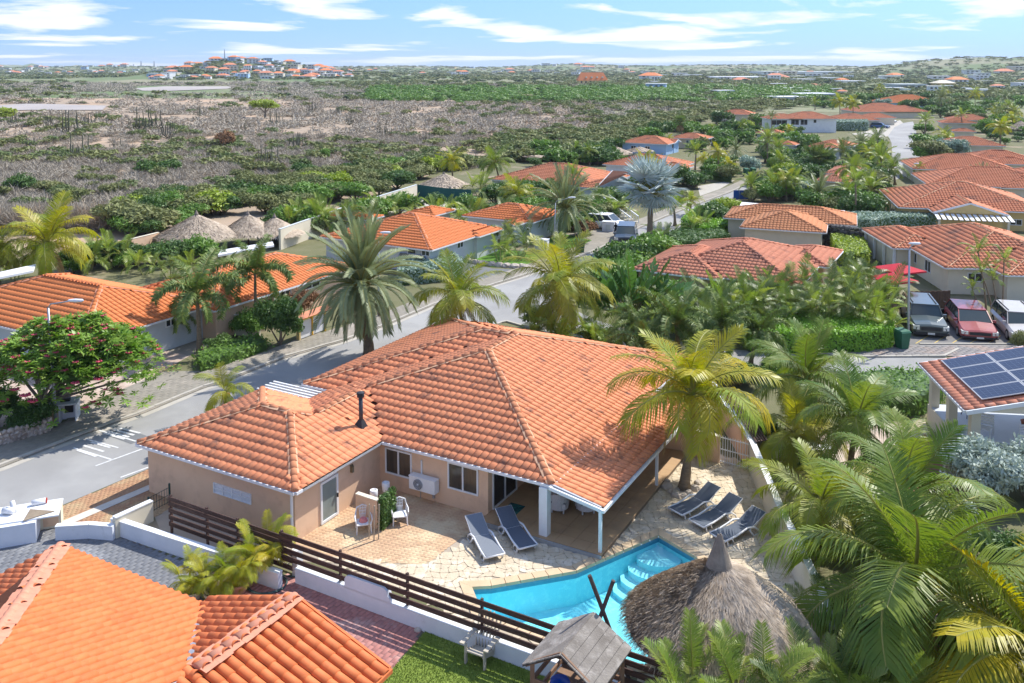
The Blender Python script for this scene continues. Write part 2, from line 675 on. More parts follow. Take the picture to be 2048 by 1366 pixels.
def underlay(rects, dz=-.012):
 mb = MB()
 for r in rects:
  lines = ridge_lines(r)
  zt = dz
  g = r.gable
  rid = lines[-1] if lines else None
  corners = dict(a0b0=(r.a0, r.b0), a1b0=(r.a1, r.b0), a0b1=(r.a0, r.b1), a1b1=(r.a1, r.b1))
  w, d = r.a1 - r.a0, r.b1 - r.b0
  if 'b0' in g or 'b1' in g or ('a0' not in g and 'a1' not in g and w <= d):
   am = (r.a0 * r.p['a0'] + r.a1 * r.p['a1']) / (r.p['a0'] + r.p['a1'])
   z = (am - r.a0) * r.p['a0']
   b0 = r.b0 if 'b0' in g else r.b0 + z / r.p['b0']
   b1 = r.b1 if 'b1' in g else r.b1 - z / r.p['b1']
   A, B = (am, b0, r.ze + z + zt), (am, b1, r.ze + z + zt)
   ze = r.ze + zt
   c = {k: (v[0], v[1], ze) for k, v in corners.items()}
   polys = [[c['a1b0'], c['a1b1'], B, A], [c['a0b1'], c['a0b0'], A, B], [c['a0b0'], c['a1b0'], A], [c['a1b1'], c['a0b1'], B]]
   nm = ['a1', 'a0', 'b0', 'b1']
  else:
   bm = (r.b0 * r.p['b0'] + r.b1 * r.p['b1']) / (r.p['b0'] + r.p['b1'])
   z = (bm - r.b0) * r.p['b0']
   a0 = r.a0 if 'a0' in g else r.a0 + z / r.p['a0']
   a1 = r.a1 if 'a1' in g else r.a1 - z / r.p['a1']
   A, B = (a0, bm, r.ze + z + zt), (a1, bm, r.ze + z + zt)
   ze = r.ze + zt
   c = {k: (v[0], v[1], ze) for k, v in corners.items()}
   polys = [[c['a0b0'], c['a1b0'], B, A], [c['a1b1'], c['a0b1'], A, B], [c['a0b1'], c['a0b0'], A], [c['a1b0'], c['a1b1'], B]]
   nm = ['b0', 'b1', 'a0', 'a1']
  for pl, k in zip(polys, nm):
   mb.add(pl, [tuple(range(len(pl)))], 1 if k in g else 0)
  mb.add(list(c.values()), [(0, 2, 3, 1)], 2)
 return mb
def eave_runs(rects, r, k):
 o, e, n, le, dp = side_frame(r, k)
 runs, start = [], None
 st = .1
 m = int(le / st)
 for i in range(m + 1):
  p = o + e * (i * st + .05) - n * .06
  free = not any(q.inn(p.x, p.y) and q.ze >= r.ze - .3 for q in rects if q is not r) and i < m
  if free and start is None:
   start = i * st
  if not free and start is not None:
   runs.append((start, i * st if i < m else le))
   start = None
 return o, e, n, runs
def make_roof(root, rects, tile_m, W=.29, Lt=.42, n_ind=0, lite=True, mortar=None, fascia=M_WHITE, caps_ind=0, cam_local=None,
    gable_m=None, cap_m=None, mw=.17, bh=1.0):
 cap_m = cap_m or tile_m
 roof = underlay(rects).build('roof', [M_UNDER, gable_m or M_WHITE, fascia], root)
 T = tile_mats(rects, W, Lt)
 base = tile_base(W, Lt * 1.06, lite and not n_ind, bh)
 if n_ind and T:
  D = sorted(range(len(T)), key=lambda i: (Vector(T[i][:3, 3]) - cam_local).length)
  tm = base_mesh('roof_tile_%g_%g' % (W, bh), base, tile_m)
  for i in D[:n_ind]:
   o = link('roof_tile', tm, roof)
   o.matrix_local = Matrix(T[i].tolist())
  rest = [T[i] for i in D[n_ind:]]
 else:
  rest = T
 if rest:
  o = link('roof_tiles', instance_mesh('roof_tiles', base, rest, tile_m), roof)
  o['kind'] = 'stuff'
 C, beds = cap_mats(rects, Lt * .95)
 if C:
  cb = cap_base(.125 if lite else .13, Lt * 1.0)
  if caps_ind:
   cm = base_mesh('ridge_tile', cb, cap_m)
   for m in C:
    o = link('ridge_tile', cm, roof)
    o.matrix_local = Matrix(m.tolist())
  else:
   o = link('ridge_tiles', instance_mesh('ridge_tiles', cb, C, cap_m), roof)
   o['kind'] = 'stuff'
  if mortar:
   mb = MB()
   for s, q, x, up in beds:
    hw = mw + random.uniform(-.03, .03)
    pts = [s - x * hw + up * .06, s + x * hw + up * .06, s + x * .09 + up * .1, s - x * .09 + up * .1]
    pte = [p + (q - s) * 1.02 for p in pts]
    mb.add(pts + pte, [(3, 2, 6, 7), (0, 3, 7, 4), (2, 1, 5, 6)])
   mb.build('mortar_bed', mortar, roof)['kind'] = 'stuff'
 mb = MB()
 for r in rects:
  for k in ('a0', 'a1', 'b0', 'b1'):
   if k in r.gable:
    o_, e, n, le, dp = side_frame(r, k)
    for s0, s1 in ((0, .5), (1, .5)):
     a = o_ + e * le * s0
     b = o_ + e * le * s1
     za = r.ze
     zb = r.ze + le / 2 * r.t
     a = Vector((a.x, a.y, za)) - n * .05
     b = Vector((b.x, b.y, zb)) - n * .05
     if env(rects, a.x + n.x * .3, a.y + n.y * .3, r) < za + .05:
      mb.bar(a - Vector((0, 0, .06)), b - Vector((0, 0, .06)), .07, .17)
    continue
   o_, e, n, runs = eave_runs(rects, r, k)
   for s0, s1 in runs:
    if s1 - s0 < .25:
     continue
    p = o_ + e * (s0 - .02) - n * .11
    mb.obox((p.x, p.y, r.ze - .075), e * (s1 - s0 + .04), n * .10, (0, 0, .10))
 if mb.v:
  mb.build('gutter', fascia, roof)
 return roof
# houses
TH = R(-29.2)
class Frame:
 def __init__(s, origin, ang):
  s.o = Vector((origin[0], origin[1], 0))
  s.ang = ang
  s.u = Vector((math.cos(ang), math.sin(ang), 0))
  s.v = Vector((-math.sin(ang), math.cos(ang), 0))
 def loc(s, X, Y):
  d = Vector((X, Y, 0)) - s.o
  return d.dot(s.u), d.dot(s.v)
 def px(s, x, y, z=0.0):
  p = P(x, y, z)
  return s.loc(p.x, p.y)
 def w(s, a, b, z=0.0):
  p = s.o + s.u * a + s.v * b
  return Vector((p.x, p.y, z))
 def onwall(s, x, y, a=None, b=None):
  """where the picture ray meets the wall plane a=const or b=const: (a, b, z)"""
  d = Vector(ray(x, y))
  c = Vector((0, 0, CH)) - s.o
  c.z = CH
  if a is not None:
   k = (a - c.dot(s.u)) / d.dot(s.u)
  else:
   k = (b - c.dot(s.v)) / d.dot(s.v)
  q = c + d * k
  return q.dot(s.u), q.dot(s.v), q.z
def window(root, side, pos, c0, c1, z0, z1, panes=2, frame_m=M_WHITE, glass_m=None, name='window', fw=.06, bars=0):
 """window on wall plane; side a/b, pos the plane coordinate, out the outward sign"""
 ax, out = side
 glass_m = glass_m or M_GLASS
 f, g = MB(), MB()
 def bx(m, s0, s1, y0, y1, d0, d1):
  if ax == 'b':
   m.box(s0, s1, pos + min(d0 * out, d1 * out), pos + max(d0 * out, d1 * out), y0, y1)
  else:
   m.box(pos + min(d0 * out, d1 * out), pos + max(d0 * out, d1 * out), s0, s1, y0, y1)
 w = c1 - c0
 bx(f, c0, c1, z0, z0 + fw, -.02, .05)
 bx(f, c0, c1, z1 - fw, z1, -.02, .05)
 for i in range(panes + 1):
  x = c0 + (w - fw) * i / panes
  bx(f, x, x + fw, z0 + fw, z1 - fw, -.02, .048)
 for k in range(bars):
  zz = z0 + (z1 - z0) * (k + 1) / (bars + 1)
  bx(f, c0 + fw, c1 - fw, zz - .02, zz + .02, -.02, .04)
 fo = f.build(name, frame_m, root)
 for i in range(panes):
  g = MB()
  x0 = c0 + (w - fw) * i / panes + fw
  x1 = c0 + (w - fw) * (i + 1) / panes
  bx(g, x0, x1, z0 + fw, z1 - fw, -.015, .012)
  g.build('pane', glass_m, fo)
 return fo
def house(name, label, c0, ang, corners, wall_m, tile_m, ze=2.0, inset=.35, t=.31, extra=(), wins=(), W=.30, Lt=.44, n_ind=0,
   gable=(), gable_m=None, cat='house', fascia=M_WHITE, z0=-.1, walls=True, group=None, mortar=None, tiles=True, pad=0.0, z_base=0.0):
 """c0: picture point of one eave corner; corners: others of the main rectangle. extra: rects given as dicts of picture points"""
 p0 = P(*c0, ze + z_base)
 fr = Frame((p0.x, p0.y), ang)
 root = thing(name, label, cat, (p0.x, p0.y, z_base), ang, group)
 def rect_from(pts, ze_, **kw):
  ab = [fr.px(*q, ze_ + z_base) for q in pts]
  a = [q[0] for q in ab]
  b = [q[1] for q in ab]
  return Rect(min(a), max(a), min(b), max(b), ze_, t=kw.get('t', t), gable=kw.get('gable', ()))
 rects = [rect_from([c0] + list(corners), ze, gable=gable)]
 far_ = c0[1] < 350
 for e in extra:
  if 'ab' in e:
   rects.append(Rect(*e['ab'], e.get('ze', ze), t=e.get('t', t), gable=e.get('gable', ())))
  else:
   rects.append(rect_from(e['px'], e.get('ze', ze), gable=e.get('gable', ()), t=e.get('t', t)))
 if far_:
  for q in rects:
   q.b1 = min(q.b1, q.b0 + max(3.5, .8 * (q.a1 - q.a0)))
 cl = Vector((0, 0, CH - z_base)) - fr.o
 cl = Vector((cl.dot(fr.u), cl.dot(fr.v), CH - z_base))
 if tiles:
  make_roof(root, rects, tile_m, W, Lt, n_ind, True, mortar, fascia, 0, cl, gable_m or wall_m)
 else:
  underlay(rects, .02).build('roof', [tile_m, gable_m or wall_m, fascia], root)
 if walls:
  mb = MB()
  for i, r in enumerate(rects):
   zt = r.ze - .05 - .002 * i
   mb.box(r.a0 + inset + .003 * i, r.a1 - inset - .003 * i, r.b0 + inset + .003 * i, r.b1 - inset - .003 * i, z0, zt)
  mb.build('wall', wall_m, root)
 for wd in wins:
  r = rects[wd.get('r', 0)]
  sd = wd['s']
  pos = {'a1': r.a1 - inset, 'a0': r.a0 + inset, 'b0': r.b0 + inset, 'b1': r.b1 - inset}[sd]
  pos += -.003 * wd.get('r', 0) if sd[1] == '1' else .003 * wd.get('r', 0)
  out = 1 if sd[1] == '1' else -1
  if 'px' in wd:
   x0, y0, x1, y1 = wd['px']
   k = 'a' if sd[0] == 'a' else 'b'
   q0 = fr.onwall(x0, y0, **{k: pos})
   q1 = fr.onwall(x1, y1, **{k: pos})
   q2 = fr.onwall(x0, y1, **{k: pos})
   c = sorted((q0[1] if k == 'a' else q0[0], q1[1] if k == 'a' else q1[0]))
   zt, zb = q0[2] - z_base, q2[2] - z_base
  else:
   c = sorted(wd['c'])
   zb, zt = wd['z']
  window(root, (sd[0], out), pos, c[0], c[1], max(zb, .02), min(zt, r.ze - .1), wd.get('n', 2), wd.get('fm', M_WHITE), wd.get('gm'),
    wd.get('name', 'window'), bars=wd.get('bars', 0))
 return root, fr, rects
# vegetation
G_COCO = mat('coconut_leaf', (.15, .24, .03), (.42, .36, .04), scale=1.2, rough=.42, rnd=.55, trans=.32, spec=.3)
G_COCO2 = mat('coconut_leaf_green', (.085, .17, .025), (.25, .29, .04), scale=1.2, rough=.42, rnd=.5, trans=.3, spec=.3)
G_COCOY = mat('coconut_leaf_yellow', (.19, .29, .025), (.52, .40, .03), scale=1.0, rough=.42, rnd=.6, trans=.32, spec=.3)
G_DATE = mat('date_palm_leaf', (.15, .20, .09), (.29, .33, .16), scale=1.5, rough=.5, rnd=.5, trans=.2)
G_FOX = mat('foxtail_leaf', (.10, .17, .04), (.21, .27, .07), scale=2, rough=.5, rnd=.4, trans=.22)
G_ARECA = mat('areca_leaf', (.11, .21, .03), (.34, .38, .07), scale=1.0, rough=.42, rnd=.5, trans=.3, spec=.3)
G_ARECAD = mat('areca_leaf_dark', (.06, .12, .03), (.22, .26, .07), scale=.8, rough=.42, rnd=.5, trans=.25, spec=.3)
G_SILVER = mat('silver_fan_leaf', (.38, .46, .44), (.55, .62, .58), scale=1, rough=.5, rnd=.5, trans=.1)
G_TRAV = mat('paddle_leaf', (.055, .14, .03), (.12, .23, .05), scale=1, rough=.35, rnd=.5, trans=.25, spec=.3)
G_DEADF = mat('dead_frond', (.28, .17, .07), (.42, .28, .13), scale=2, rough=.9, rnd=.5)
G_STEM = mat('frond_stem', (.22, .24, .05), (.30, .27, .07), scale=2, rough=.6)
G_BUSH = mat('shrub_leaf', (.10, .20, .03), (.17, .29, .05), scale=.7, rough=.5, rnd=.4, trans=.2)
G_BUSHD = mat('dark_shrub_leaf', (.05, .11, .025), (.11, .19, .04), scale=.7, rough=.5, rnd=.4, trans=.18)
G_BUSHY = mat('lime_shrub_leaf', (.22, .32, .03), (.36, .42, .05), scale=.7, rough=.5, rnd=.4, trans=.2)
G_OLIVE = mat('olive_shrub_leaf', (.15, .18, .06), (.23, .24, .09), scale=.25, rough=.7, rnd=.5, trans=.12)
G_DULL = mat('dull_green_leaf', (.10, .145, .045), (.165, .205, .07), scale=.3, rough=.7, rnd=.5, trans=.12)
G_GREYG = mat('grey_green_leaf', (.20, .29, .22), (.33, .42, .33), scale=.8, rough=.6, rnd=.3, trans=.1)
G_SILVERB = mat('silver_shrub_leaf', (.33, .40, .34), (.50, .56, .47), scale=1.5, rough=.6, rnd=.2, trans=.1)
G_RUST = mat('rust_shrub_leaf', (.26, .13, .06), (.34, .19, .09), scale=1, rough=.8, rnd=.4)
G_TWIG = mat('dry_twig', (.315, .275, .215), (.44, .39, .31), scale=.15, rough=.95, rnd=.35)
G_TWIGB = mat('dry_twig_brown', (.42, .30, .19), (.50, .38, .26), scale=.2, rough=.95, rnd=.35)
G_CACTUS = mat('cactus_skin', (.075, .085, .055), (.12, .125, .085), scale=3, rough=.9)
G_HEDGE = mat('hedge_leaf', (.16, .34, .03), (.27, .46, .05), scale=1.5, rough=.45, rnd=.2, trans=.2)
G_FLOWER = mat('pink_flower', (.62, .05, .12), (.75, .16, .22), scale=3, rough=.6, trans=.2)
G_PLUM = mat('rosette_leaf', (.12, .26, .03), (.28, .40, .08), scale=2, rough=.4, rnd=.1, trans=.25, spec=.3)
M_BARK = mat('grey_bark', (.26, .21, .16), (.18, .14, .10), scale=6, rough=.95, bump=.6, bscale=14)
M_BARKP = mat('palm_trunk', (.30, .235, .165), (.20, .15, .10), scale=4, rough=.95, bump=.8, bscale=9, stretch=(1, 1, 5))
M_BARKD = mat('date_palm_trunk', (.14, .10, .07), (.22, .16, .10), scale=6, rough=.95, bump=1, bscale=10)
def frond(name, Lf, e0, bend, pairs, ll, lw, droop, fwd=.8, vee=.25, seed=0, prof=0, m=None, rw=.03, stem=.14, curl=1.3, plume=0.0, twist=0.0):
 """pinnate frond along +X starting at elevation e0 and arching down by bend (radians)"""
 r = random.Random(seed)
 n = 12
 pts, a = [Vector((0, 0, 0))], e0
 for i in range(n):
  t = (i + .5) / n
  a = e0 - bend * t ** curl
  pts.append(pts[-1] + Vector((math.cos(a), math.sin(twist * t), math.sin(a))).normalized() * Lf / n)
 mb = MB()
 def at(t):
  x = t * n
  i = min(int(x), n - 1)
  f = x - i
  return pts[i].lerp(pts[i + 1], f), (pts[i + 1] - pts[i]).normalized()
 rad = [rw * (1 - .8 * i / n) for i in range(n + 1)]
 mb.tube(pts, rad, 4, 1, cap=False)
 for k in range(pairs):
  t = stem + (1 - stem) * (k + .5) / pairs
  p, d = at(t)
  side = Vector((-d.y, d.x, 0))
  side = d.cross(Vector((0, 0, 1))).normalized()
  up = side.cross(d).normalized()
  s = (t - stem) / (1 - stem)
  if prof == 0:
   le = ll * (math.sin(math.pi * (.18 + .74 * s)) ** .7)
  elif prof == 1:
   le = ll * (1 - .35 * s)
  else:
   le = ll * (.55 + .45 * math.sin(math.pi * min(1, s + .15))) * (1 - .45 * s ** 3)
  for sg in (-1, 1):
   for q in range(2 if plume else 1):
    j = r.uniform(-.12, .12)
    fw = fwd * (.55 + .9 * s) + j
    ve = vee + r.uniform(-.12, .12)
    if plume:
     ve = r.uniform(-1.3, 1.3)
    dr = (side * sg + d * fw + up * ve).normalized()
    l2 = le * r.uniform(.86, 1.08)
    md = p + dr * l2 * .5 - Vector((0, 0, 1)) * droop * l2 * .12
    tip = p + dr * l2 * .92 - Vector((0, 0, 1)) * droop * l2 * .55
    wv = (d - dr * d.dot(dr)).normalized() * lw / 2
    mb.add([p - wv * .6, p + wv * .6, md + wv, md - wv, tip], [(0, 1, 2, 3), (3, 2, 4)], 0)
 return mb.mesh(name, [m or G_COCO, G_STEM])
def fan(name, petiole, rad, nseg, split=.55, droop=.2, m=None, seed=0, cone=.25):
 """fan (palmate) leaf along +X"""
 r = random.Random(seed)
 mb = MB()
 mb.tube([(0, 0, 0), (petiole * .5, 0, .04 * petiole), (petiole, 0, 0)], [.035, .028, .02], 4, 1, cap=False)
 c = Vector((petiole, 0, 0))
 for k in range(nseg):
  a0 = R(-150) + R(300) * k / nseg
  a1 = R(-150) + R(300) * (k + 1) / nseg
  am = (a0 + a1) / 2
  rr = rad * (.78 + .22 * math.cos(am * .8)) * r.uniform(.93, 1.05)
  lift = cone * rad * (abs(math.sin(am)) * .6 + .1)
  def pt(a, q, dz=0):
   return c + Vector((math.cos(a) * rr * q, math.sin(a) * rr * q, lift * q * q + dz))
  z = (.05 if k % 2 else -.05) * rad
  tip = pt(am, 1.0, -droop * rad * r.uniform(.6, 1.2))
  mb.add([c, pt(a0, split, -z * .4), pt(am, split, z), pt(a1, split, -z * .4), tip], [(0, 1, 2), (0, 2, 3), (1, 4, 2), (2, 4, 3)], 0)
 return mb.mesh(name, [m or G_SILVER, G_STEM])
def paddle(name, pet, ln, wd, seed=0, m=None):
 r = random.Random(seed)
 mb = MB()
 n = 11
 mb.tube([(0, 0, 0), (pet, 0, 0), (pet + ln * .9, 0, -.12 * ln)], [.05, .035, .015], 4, 1, cap=False)
 for sg in (-1, 1):
  for k in range(n):
   s0, s1 = k / n, (k + 1) / n - .015
   w0 = wd * math.sin(math.pi * (.08 + .88 * s0)) ** .6
   w1 = wd * math.sin(math.pi * min(.99, .08 + .88 * s1)) ** .6
   z = lambda s: -.12 * ln * s
   dz = r.uniform(-.25, .05) * wd
   x0, x1 = pet + ln * s0, pet + ln * s1
   mb.add([(x0, 0, z(s0)), (x1, 0, z(s1)), (x1 + .12 * ln, sg * w1, z(s1) + dz + .12), (x0 + .10 * ln, sg * w0, z(s0) + dz + .12)],
     [(0, 1, 2, 3)], 0)
 return mb.mesh(name, [m or G_TRAV, G_STEM])
FR = {}
def fset(key, fn):
 if key not in FR:
  FR[key] = fn()
 return FR[key]
def species(kind, lod):
 """list of frond meshes from young / upright to old / hanging for a crown of radius about 1"""
 np_ = {0: 46, 1: 24, 2: 12}[lod]
 wf = {0: 1.0, 1: 1.7, 2: 3.2}[lod]
 key = (kind, lod)
 if key in FR:
  return FR[key]
 nm = 'frond'
 if kind in ('coco', 'cocog', 'cocoy'):
  m = dict(coco=G_COCO, cocog=G_COCO2, cocoy=G_COCOY)[kind]
  sp = [(1.35, .7, .25), (1.1, 1.35, .7), (.9, 1.8, 1.1), (.65, 1.95, 1.4), (.35, 1.8, 1.5), (-.05, 1.35, 1.5)]
  ms = [frond(nm, 1.16, e, b, int(np_ * 1.35), .36, .0145 * wf, d, fwd=.75, vee=.2, seed=i * 7 + lod, m=m, rw=.016, twist=.25 * (-1) ** i) for i, (e, b, d) in enumerate(sp)]
 elif kind == 'date':
  sp = [(1.45, .35, .0), (1.15, .75, .1), (.85, 1.15, .2), (.5, 1.4, .35), (.15, 1.45, .5), (-.2, 1.25, .6), (-.7, .8, .7)]
  ms = [frond(nm, 1.12, e, b, int(np_ * 1.25), .17, .012 * wf, d, fwd=.9, vee=.45, seed=i * 5 + lod, m=G_DATE, rw=.014, prof=1) for i, (e, b, d) in enumerate(sp)]
 elif kind == 'fox':
  sp = [(1.25, 1.0, .2), (1.0, 1.9, .3), (.75, 2.2, .4), (.45, 2.2, .4), (.1, 1.8, .5)]
  ms = [frond(nm, 1.25, e, b, int(np_ * 1.5), .24, .021 * wf, d, fwd=.5, seed=i * 3 + lod, m=G_FOX, rw=.018, prof=1, plume=1) for i, (e, b, d) in enumerate(sp)]
 elif kind in ('areca', 'arecad'):
  sp = [(1.35, .45, .1), (1.15, .95, .25), (.95, 1.4, .4), (.7, 1.7, .5), (.4, 1.6, .6)]
  m = G_ARECA if kind == 'areca' else G_ARECAD
  ms = [frond(nm, 1.15, e, b, int(np_ * .85), .32, .0175 * wf, d, fwd=.8, vee=.5, seed=i * 11 + lod, m=m, rw=.016, stem=.25) for i, (e, b, d) in enumerate(sp)]
 elif kind in ('silver', 'wash'):
  m = G_SILVER if kind == 'silver' else G_FOX
  ms = [fan(nm, .50, .55, 24 if lod < 2 else 12, .40, d, m=m, seed=i, cone=cn) for i, (d, cn) in enumerate(((.03, .25), (.08, .2), (.15, .15), (.25, .1), (.35, .05)))]
 FR[key] = ms
 return ms
NFR = dict(coco=24, cocog=26, cocoy=24, date=60, fox=18, areca=20, arecad=20, silver=26, wash=26)
def crown(root, kind, r, lod=0, n=None, top=(0, 0, 0), seed=0, lean=(0, 0), sq=1.0):
 rr = random.Random(seed)
 ms = species(kind, lod)
 n = n or NFR[kind]
 ga = 2.39996
 for i in range(n):
  u = (i + .5) / n
  k = min(len(ms) - 1, int(u * len(ms)))
  az = i * ga + rr.uniform(-.25, .25) + seed
  tilt = rr.uniform(-.12, .12)
  if kind in ('silver', 'wash'):
   tilt = 1.35 - 2.0 * u + rr.uniform(-.15, .15)
  s = r * (.72 + .3 * math.sin(math.pi * min(1, u + .18))) * rr.uniform(.9, 1.08)
  f = link('frond', ms[k], root, top, (rr.uniform(-.3, .3), -tilt, az), (s, s, s * sq))
 return root
def palm(kind, label, base, ctr, r, lod=0, n=None, name=None, tr=.16, seed=None, bow=0.0, group=None, cat='palm tree', z0=0.0, bark=None,
   skirt=False, shaft=None, lean=None, sq=1.0):
 """base: picture point of the foot; ctr: picture point of the heart of the crown; r: crown radius in picture units"""
 seed = seed if seed is not None else int(base[0] * 7 + base[1])
 p = P(base[0], base[1], z0)
 h = hat(p.x, p.y, ctr[1]) - z0
 q = Pd(ctr[0], ctr[1], p.y)
 k = mpp(base[0], base[1], z0)
 R_ = r * k
 root = thing(name or {'coco': 'coconut_palm', 'cocog': 'coconut_palm', 'cocoy': 'coconut_palm', 'date': 'date_palm', 'fox': 'foxtail_palm',
     'areca': 'areca_palm', 'arecad': 'areca_palm', 'silver': 'silver_fan_palm', 'wash': 'fan_palm'}[kind], label, cat, p, 0, group)
 top = Vector((q.x - p.x, 0, max(h, .3)))
 mb = MB()
 pts, rad = [], []
 ns = 10 if lod == 0 else 5
 for i in range(ns + 1):
  t = i / ns
  x = top.x * (t ** 1.6) + bow * math.sin(math.pi * t)
  pts.append((x, bow * .3 * math.sin(math.pi * t), top.z * t - (.1 if i == 0 else 0)))
  fl = 1.0 + .7 * (1 - t) ** 6
  rad.append(tr * fl * (1 - .35 * t) * (1 + (.06 * (-1) ** i if lod == 0 else 0)))
 mb.tube(pts, rad, 9 if lod == 0 else 6)
 mb.build('trunk', bark or M_BARKP, root, smooth=True)
 if shaft:
  MB().tube([(top.x, 0, top.z - shaft), (top.x, 0, top.z + .05)], [tr * .75, tr * .45], 8).build('crown_shaft', G_ARECA, root, smooth=True)
 if kind in ('coco', 'cocoy', 'cocog') and lod == 0:
  s = MB()
  for i in range(7):
   a = i * .9
   c = (top.x + math.cos(a) * tr * 1.5, math.sin(a) * tr * 1.5, top.z - .12 - .1 * (i % 2))
   s.lathe([(0, -.11), (.07, -.08), (.1, 0), (.07, .08), (0, .11)], 7, 0, c)
  s.build('coconuts', mat('coconut_husk', (.42, .22, .04), (.30, .22, .05), rough=.7), root, smooth=True)
 if skirt:
  ms = fset('skirt', lambda: fan('dead_frond', .45, .5, 12, .5, .5, m=G_DEADF, seed=3, cone=.1))
  for i in range(14):
   link('dead_frond', ms, root, top, (0, random.uniform(.9, 1.35), i * 2.4), R_ * .9)
 if kind in ('coco', 'cocoy', 'cocog', 'date') and lod == 0:
  dm = fset('dead', lambda: frond('dead_frond', 1.0, -.7, .7, 34, .22, .02, 1.0, seed=5, m=G_DEADF, rw=.014))
  for i in range(4):
   link('dead_frond', dm, root, top, (.2, random.uniform(-.1, .35), seed + i * 1.7), R_ * random.uniform(.55, .8))
 crown(root, kind, R_, lod, n, top, seed, sq=sq)
 return root
def clump(kind, label, base, r, hpx, lod=0, n=None, stems=4, name='areca_palm', group=None, seed=None, cat='palm', sq=1.0, z0=0.0):
 """multi-stemmed clump: base foot, r crown radius px, hpx height px"""
 seed = seed if seed is not None else int(base[0] * 3 + base[1])
 rr = random.Random(seed)
 p = P(base[0], base[1], z0)
 k = mpp(base[0], base[1], z0)
 R_, H_ = r * k, hpx * k
 root = thing(name, label, cat, p, 0, group)
 ms = species(kind, lod)
 n = n or 26
 st = MB()
 hs = []
 for i in range(stems):
  a = i * 2.4 + seed
  d = R_ * .3
  x, y = math.cos(a) * d, math.sin(a) * d
  h = H_ * rr.uniform(.3, .62)
  hs.append((x * 1.5, y * 1.5, h))
  st.tube([(x * .5, y * .5, -.05), (x * 1.5, y * 1.5, h)], [.055, .035], 5)
 st.build('stem', mat('areca_stem', (.28, .30, .10), (.36, .33, .14), rough=.6), root)
 for i in range(n):
  x, y, h = hs[i % stems]
  u = (i + .5) / n
  kk = min(len(ms) - 1, int(u * len(ms)))
  s = R_ * rr.uniform(.78, 1.0)
  link('frond', ms[kk], root, (x, y, h), (rr.uniform(-.3, .3), rr.uniform(-.15, .15), i * 2.39996 + seed), (s, s, s * sq * rr.uniform(.85, 1.1)))
 return root
# leafy clouds
def cloud(name, n, leaf, lobes, seed=0, flat=.6, shell=.55, tri=False, up=.35):
 """n leaf blades of size leaf spread through lobes [(x,y,z,rx,ry,rz)]"""
 r = np.random.default_rng(seed)
 lob = np.array(lobes, dtype=float)
 w = (lob[:, 3] * lob[:, 4] * lob[:, 5]) ** .67
 idx = r.choice(len(lob), n, p=w / w.sum())
 d = r.normal(size=(n, 3))
 d /= np.linalg.norm(d, axis=1)[:, None]
 d[:, 2] = np.where(d[:, 2] < -.35, -d[:, 2] * .6, d[:, 2])
 rad = 1 - (1 - shell) * r.random(n) ** 1.5
 rad *= 1 + .13 * np.sin(d[:, 0] * 7 + seed) * np.cos(d[:, 1] * 6 + d[:, 2] * 5)
 c = lob[idx, :3] + d * lob[idx, 3:6] * rad[:, None]
 c[:, 2] = np.maximum(c[:, 2], .02)
 nn = d * .6 + r.normal(size=(n, 3)) * .55 + np.array([0, 0, up])
 nn /= np.linalg.norm(nn, axis=1)[:, None]
 a = np.cross(nn, r.normal(size=(n, 3)))
 a /= np.linalg.norm(a, axis=1)[:, None]
 b = np.cross(nn, a)
 s = leaf * (.6 + .8 * r.random(n))[:, None]
 p0 = c - a * s
 p1 = c + b * s * .42
 p2 = c + a * s
 p3 = c - b * s * .42
 if tri:
  V = np.stack([p0, p1, p2], 1).reshape(-1, 3)
  F = np.arange(n * 3).reshape(-1, 3)
 else:
  V = np.stack([p0, p1, p2, p3], 1).reshape(-1, 3)
  F = np.arange(n * 4).reshape(-1, 4)
 return V, F
def rand_lobes(seed, k=7, zr=.42):
 r = random.Random(seed)
 out = [(0, 0, .5, .62, .62, zr + .05)]
 for i in range(k):
  a = i * 2.4 + r.uniform(-.4, .4)
  d = r.uniform(.3, .62)
  s = r.uniform(.28, .45)
  out.append((math.cos(a) * d, math.sin(a) * d, r.uniform(.32, .72), s, s, s * r.uniform(.6, .85)))
 return out
def twigs(n, seed, w=.012, L0=.55, tri=True):
 """spiky grey bush of bare twigs in unit size"""
 r = np.random.default_rng(seed)
 az = r.random(n) * 2 * np.pi
 el = np.arccos(r.random(n) ** .8)
 d = np.stack([np.cos(az) * np.sin(el), np.sin(az) * np.sin(el), np.cos(el) * .85 + .08], 1)
 st = d * (r.random(n) ** .5 * .62)[:, None]
 dd = d + r.normal(size=(n, 3)) * .55
 dd /= np.linalg.norm(dd, axis=1)[:, None]
 ln = (L0 * (.5 + r.random(n)))[:, None]
 side = np.cross(dd, r.normal(size=(n, 3)))
 side /= np.linalg.norm(side, axis=1)[:, None]
 e = st + dd * ln * .8
 e[:, 2] = np.maximum(e[:, 2], 0)
 V = np.stack([st - side * w, st + side * w, e], 1).reshape(-1, 3)
 return V, np.arange(n * 3).reshape(-1, 3)
CLD = {}
def cloud_mesh(kind, lod, var):
 key = ('c', kind, lod, var)
 if key in CLD:
  return CLD[key]
 n = {0: 5200, 1: 2200, 2: 700, 3: 160}[lod]
 lf = {0: .045, 1: .062, 2: .10, 3: .19}[lod]
 V, F = cloud('crown', n, lf, rand_lobes(var * 13 + 5), var)
 V2, F2 = cloud('crown', n // 4, lf * 2.2, [(x, y, z, a * .72, b * .72, c * .72) for x, y, z, a, b, c in rand_lobes(var * 13 + 5)], var + 50, shell=.3)
 Vt = np.concatenate([V, V2])
 Ft = np.concatenate([F, F2 + len(V)])
 me = npmesh('crown', Vt, [Ft], G_BUSH)
 CLD[key] = me
 return me
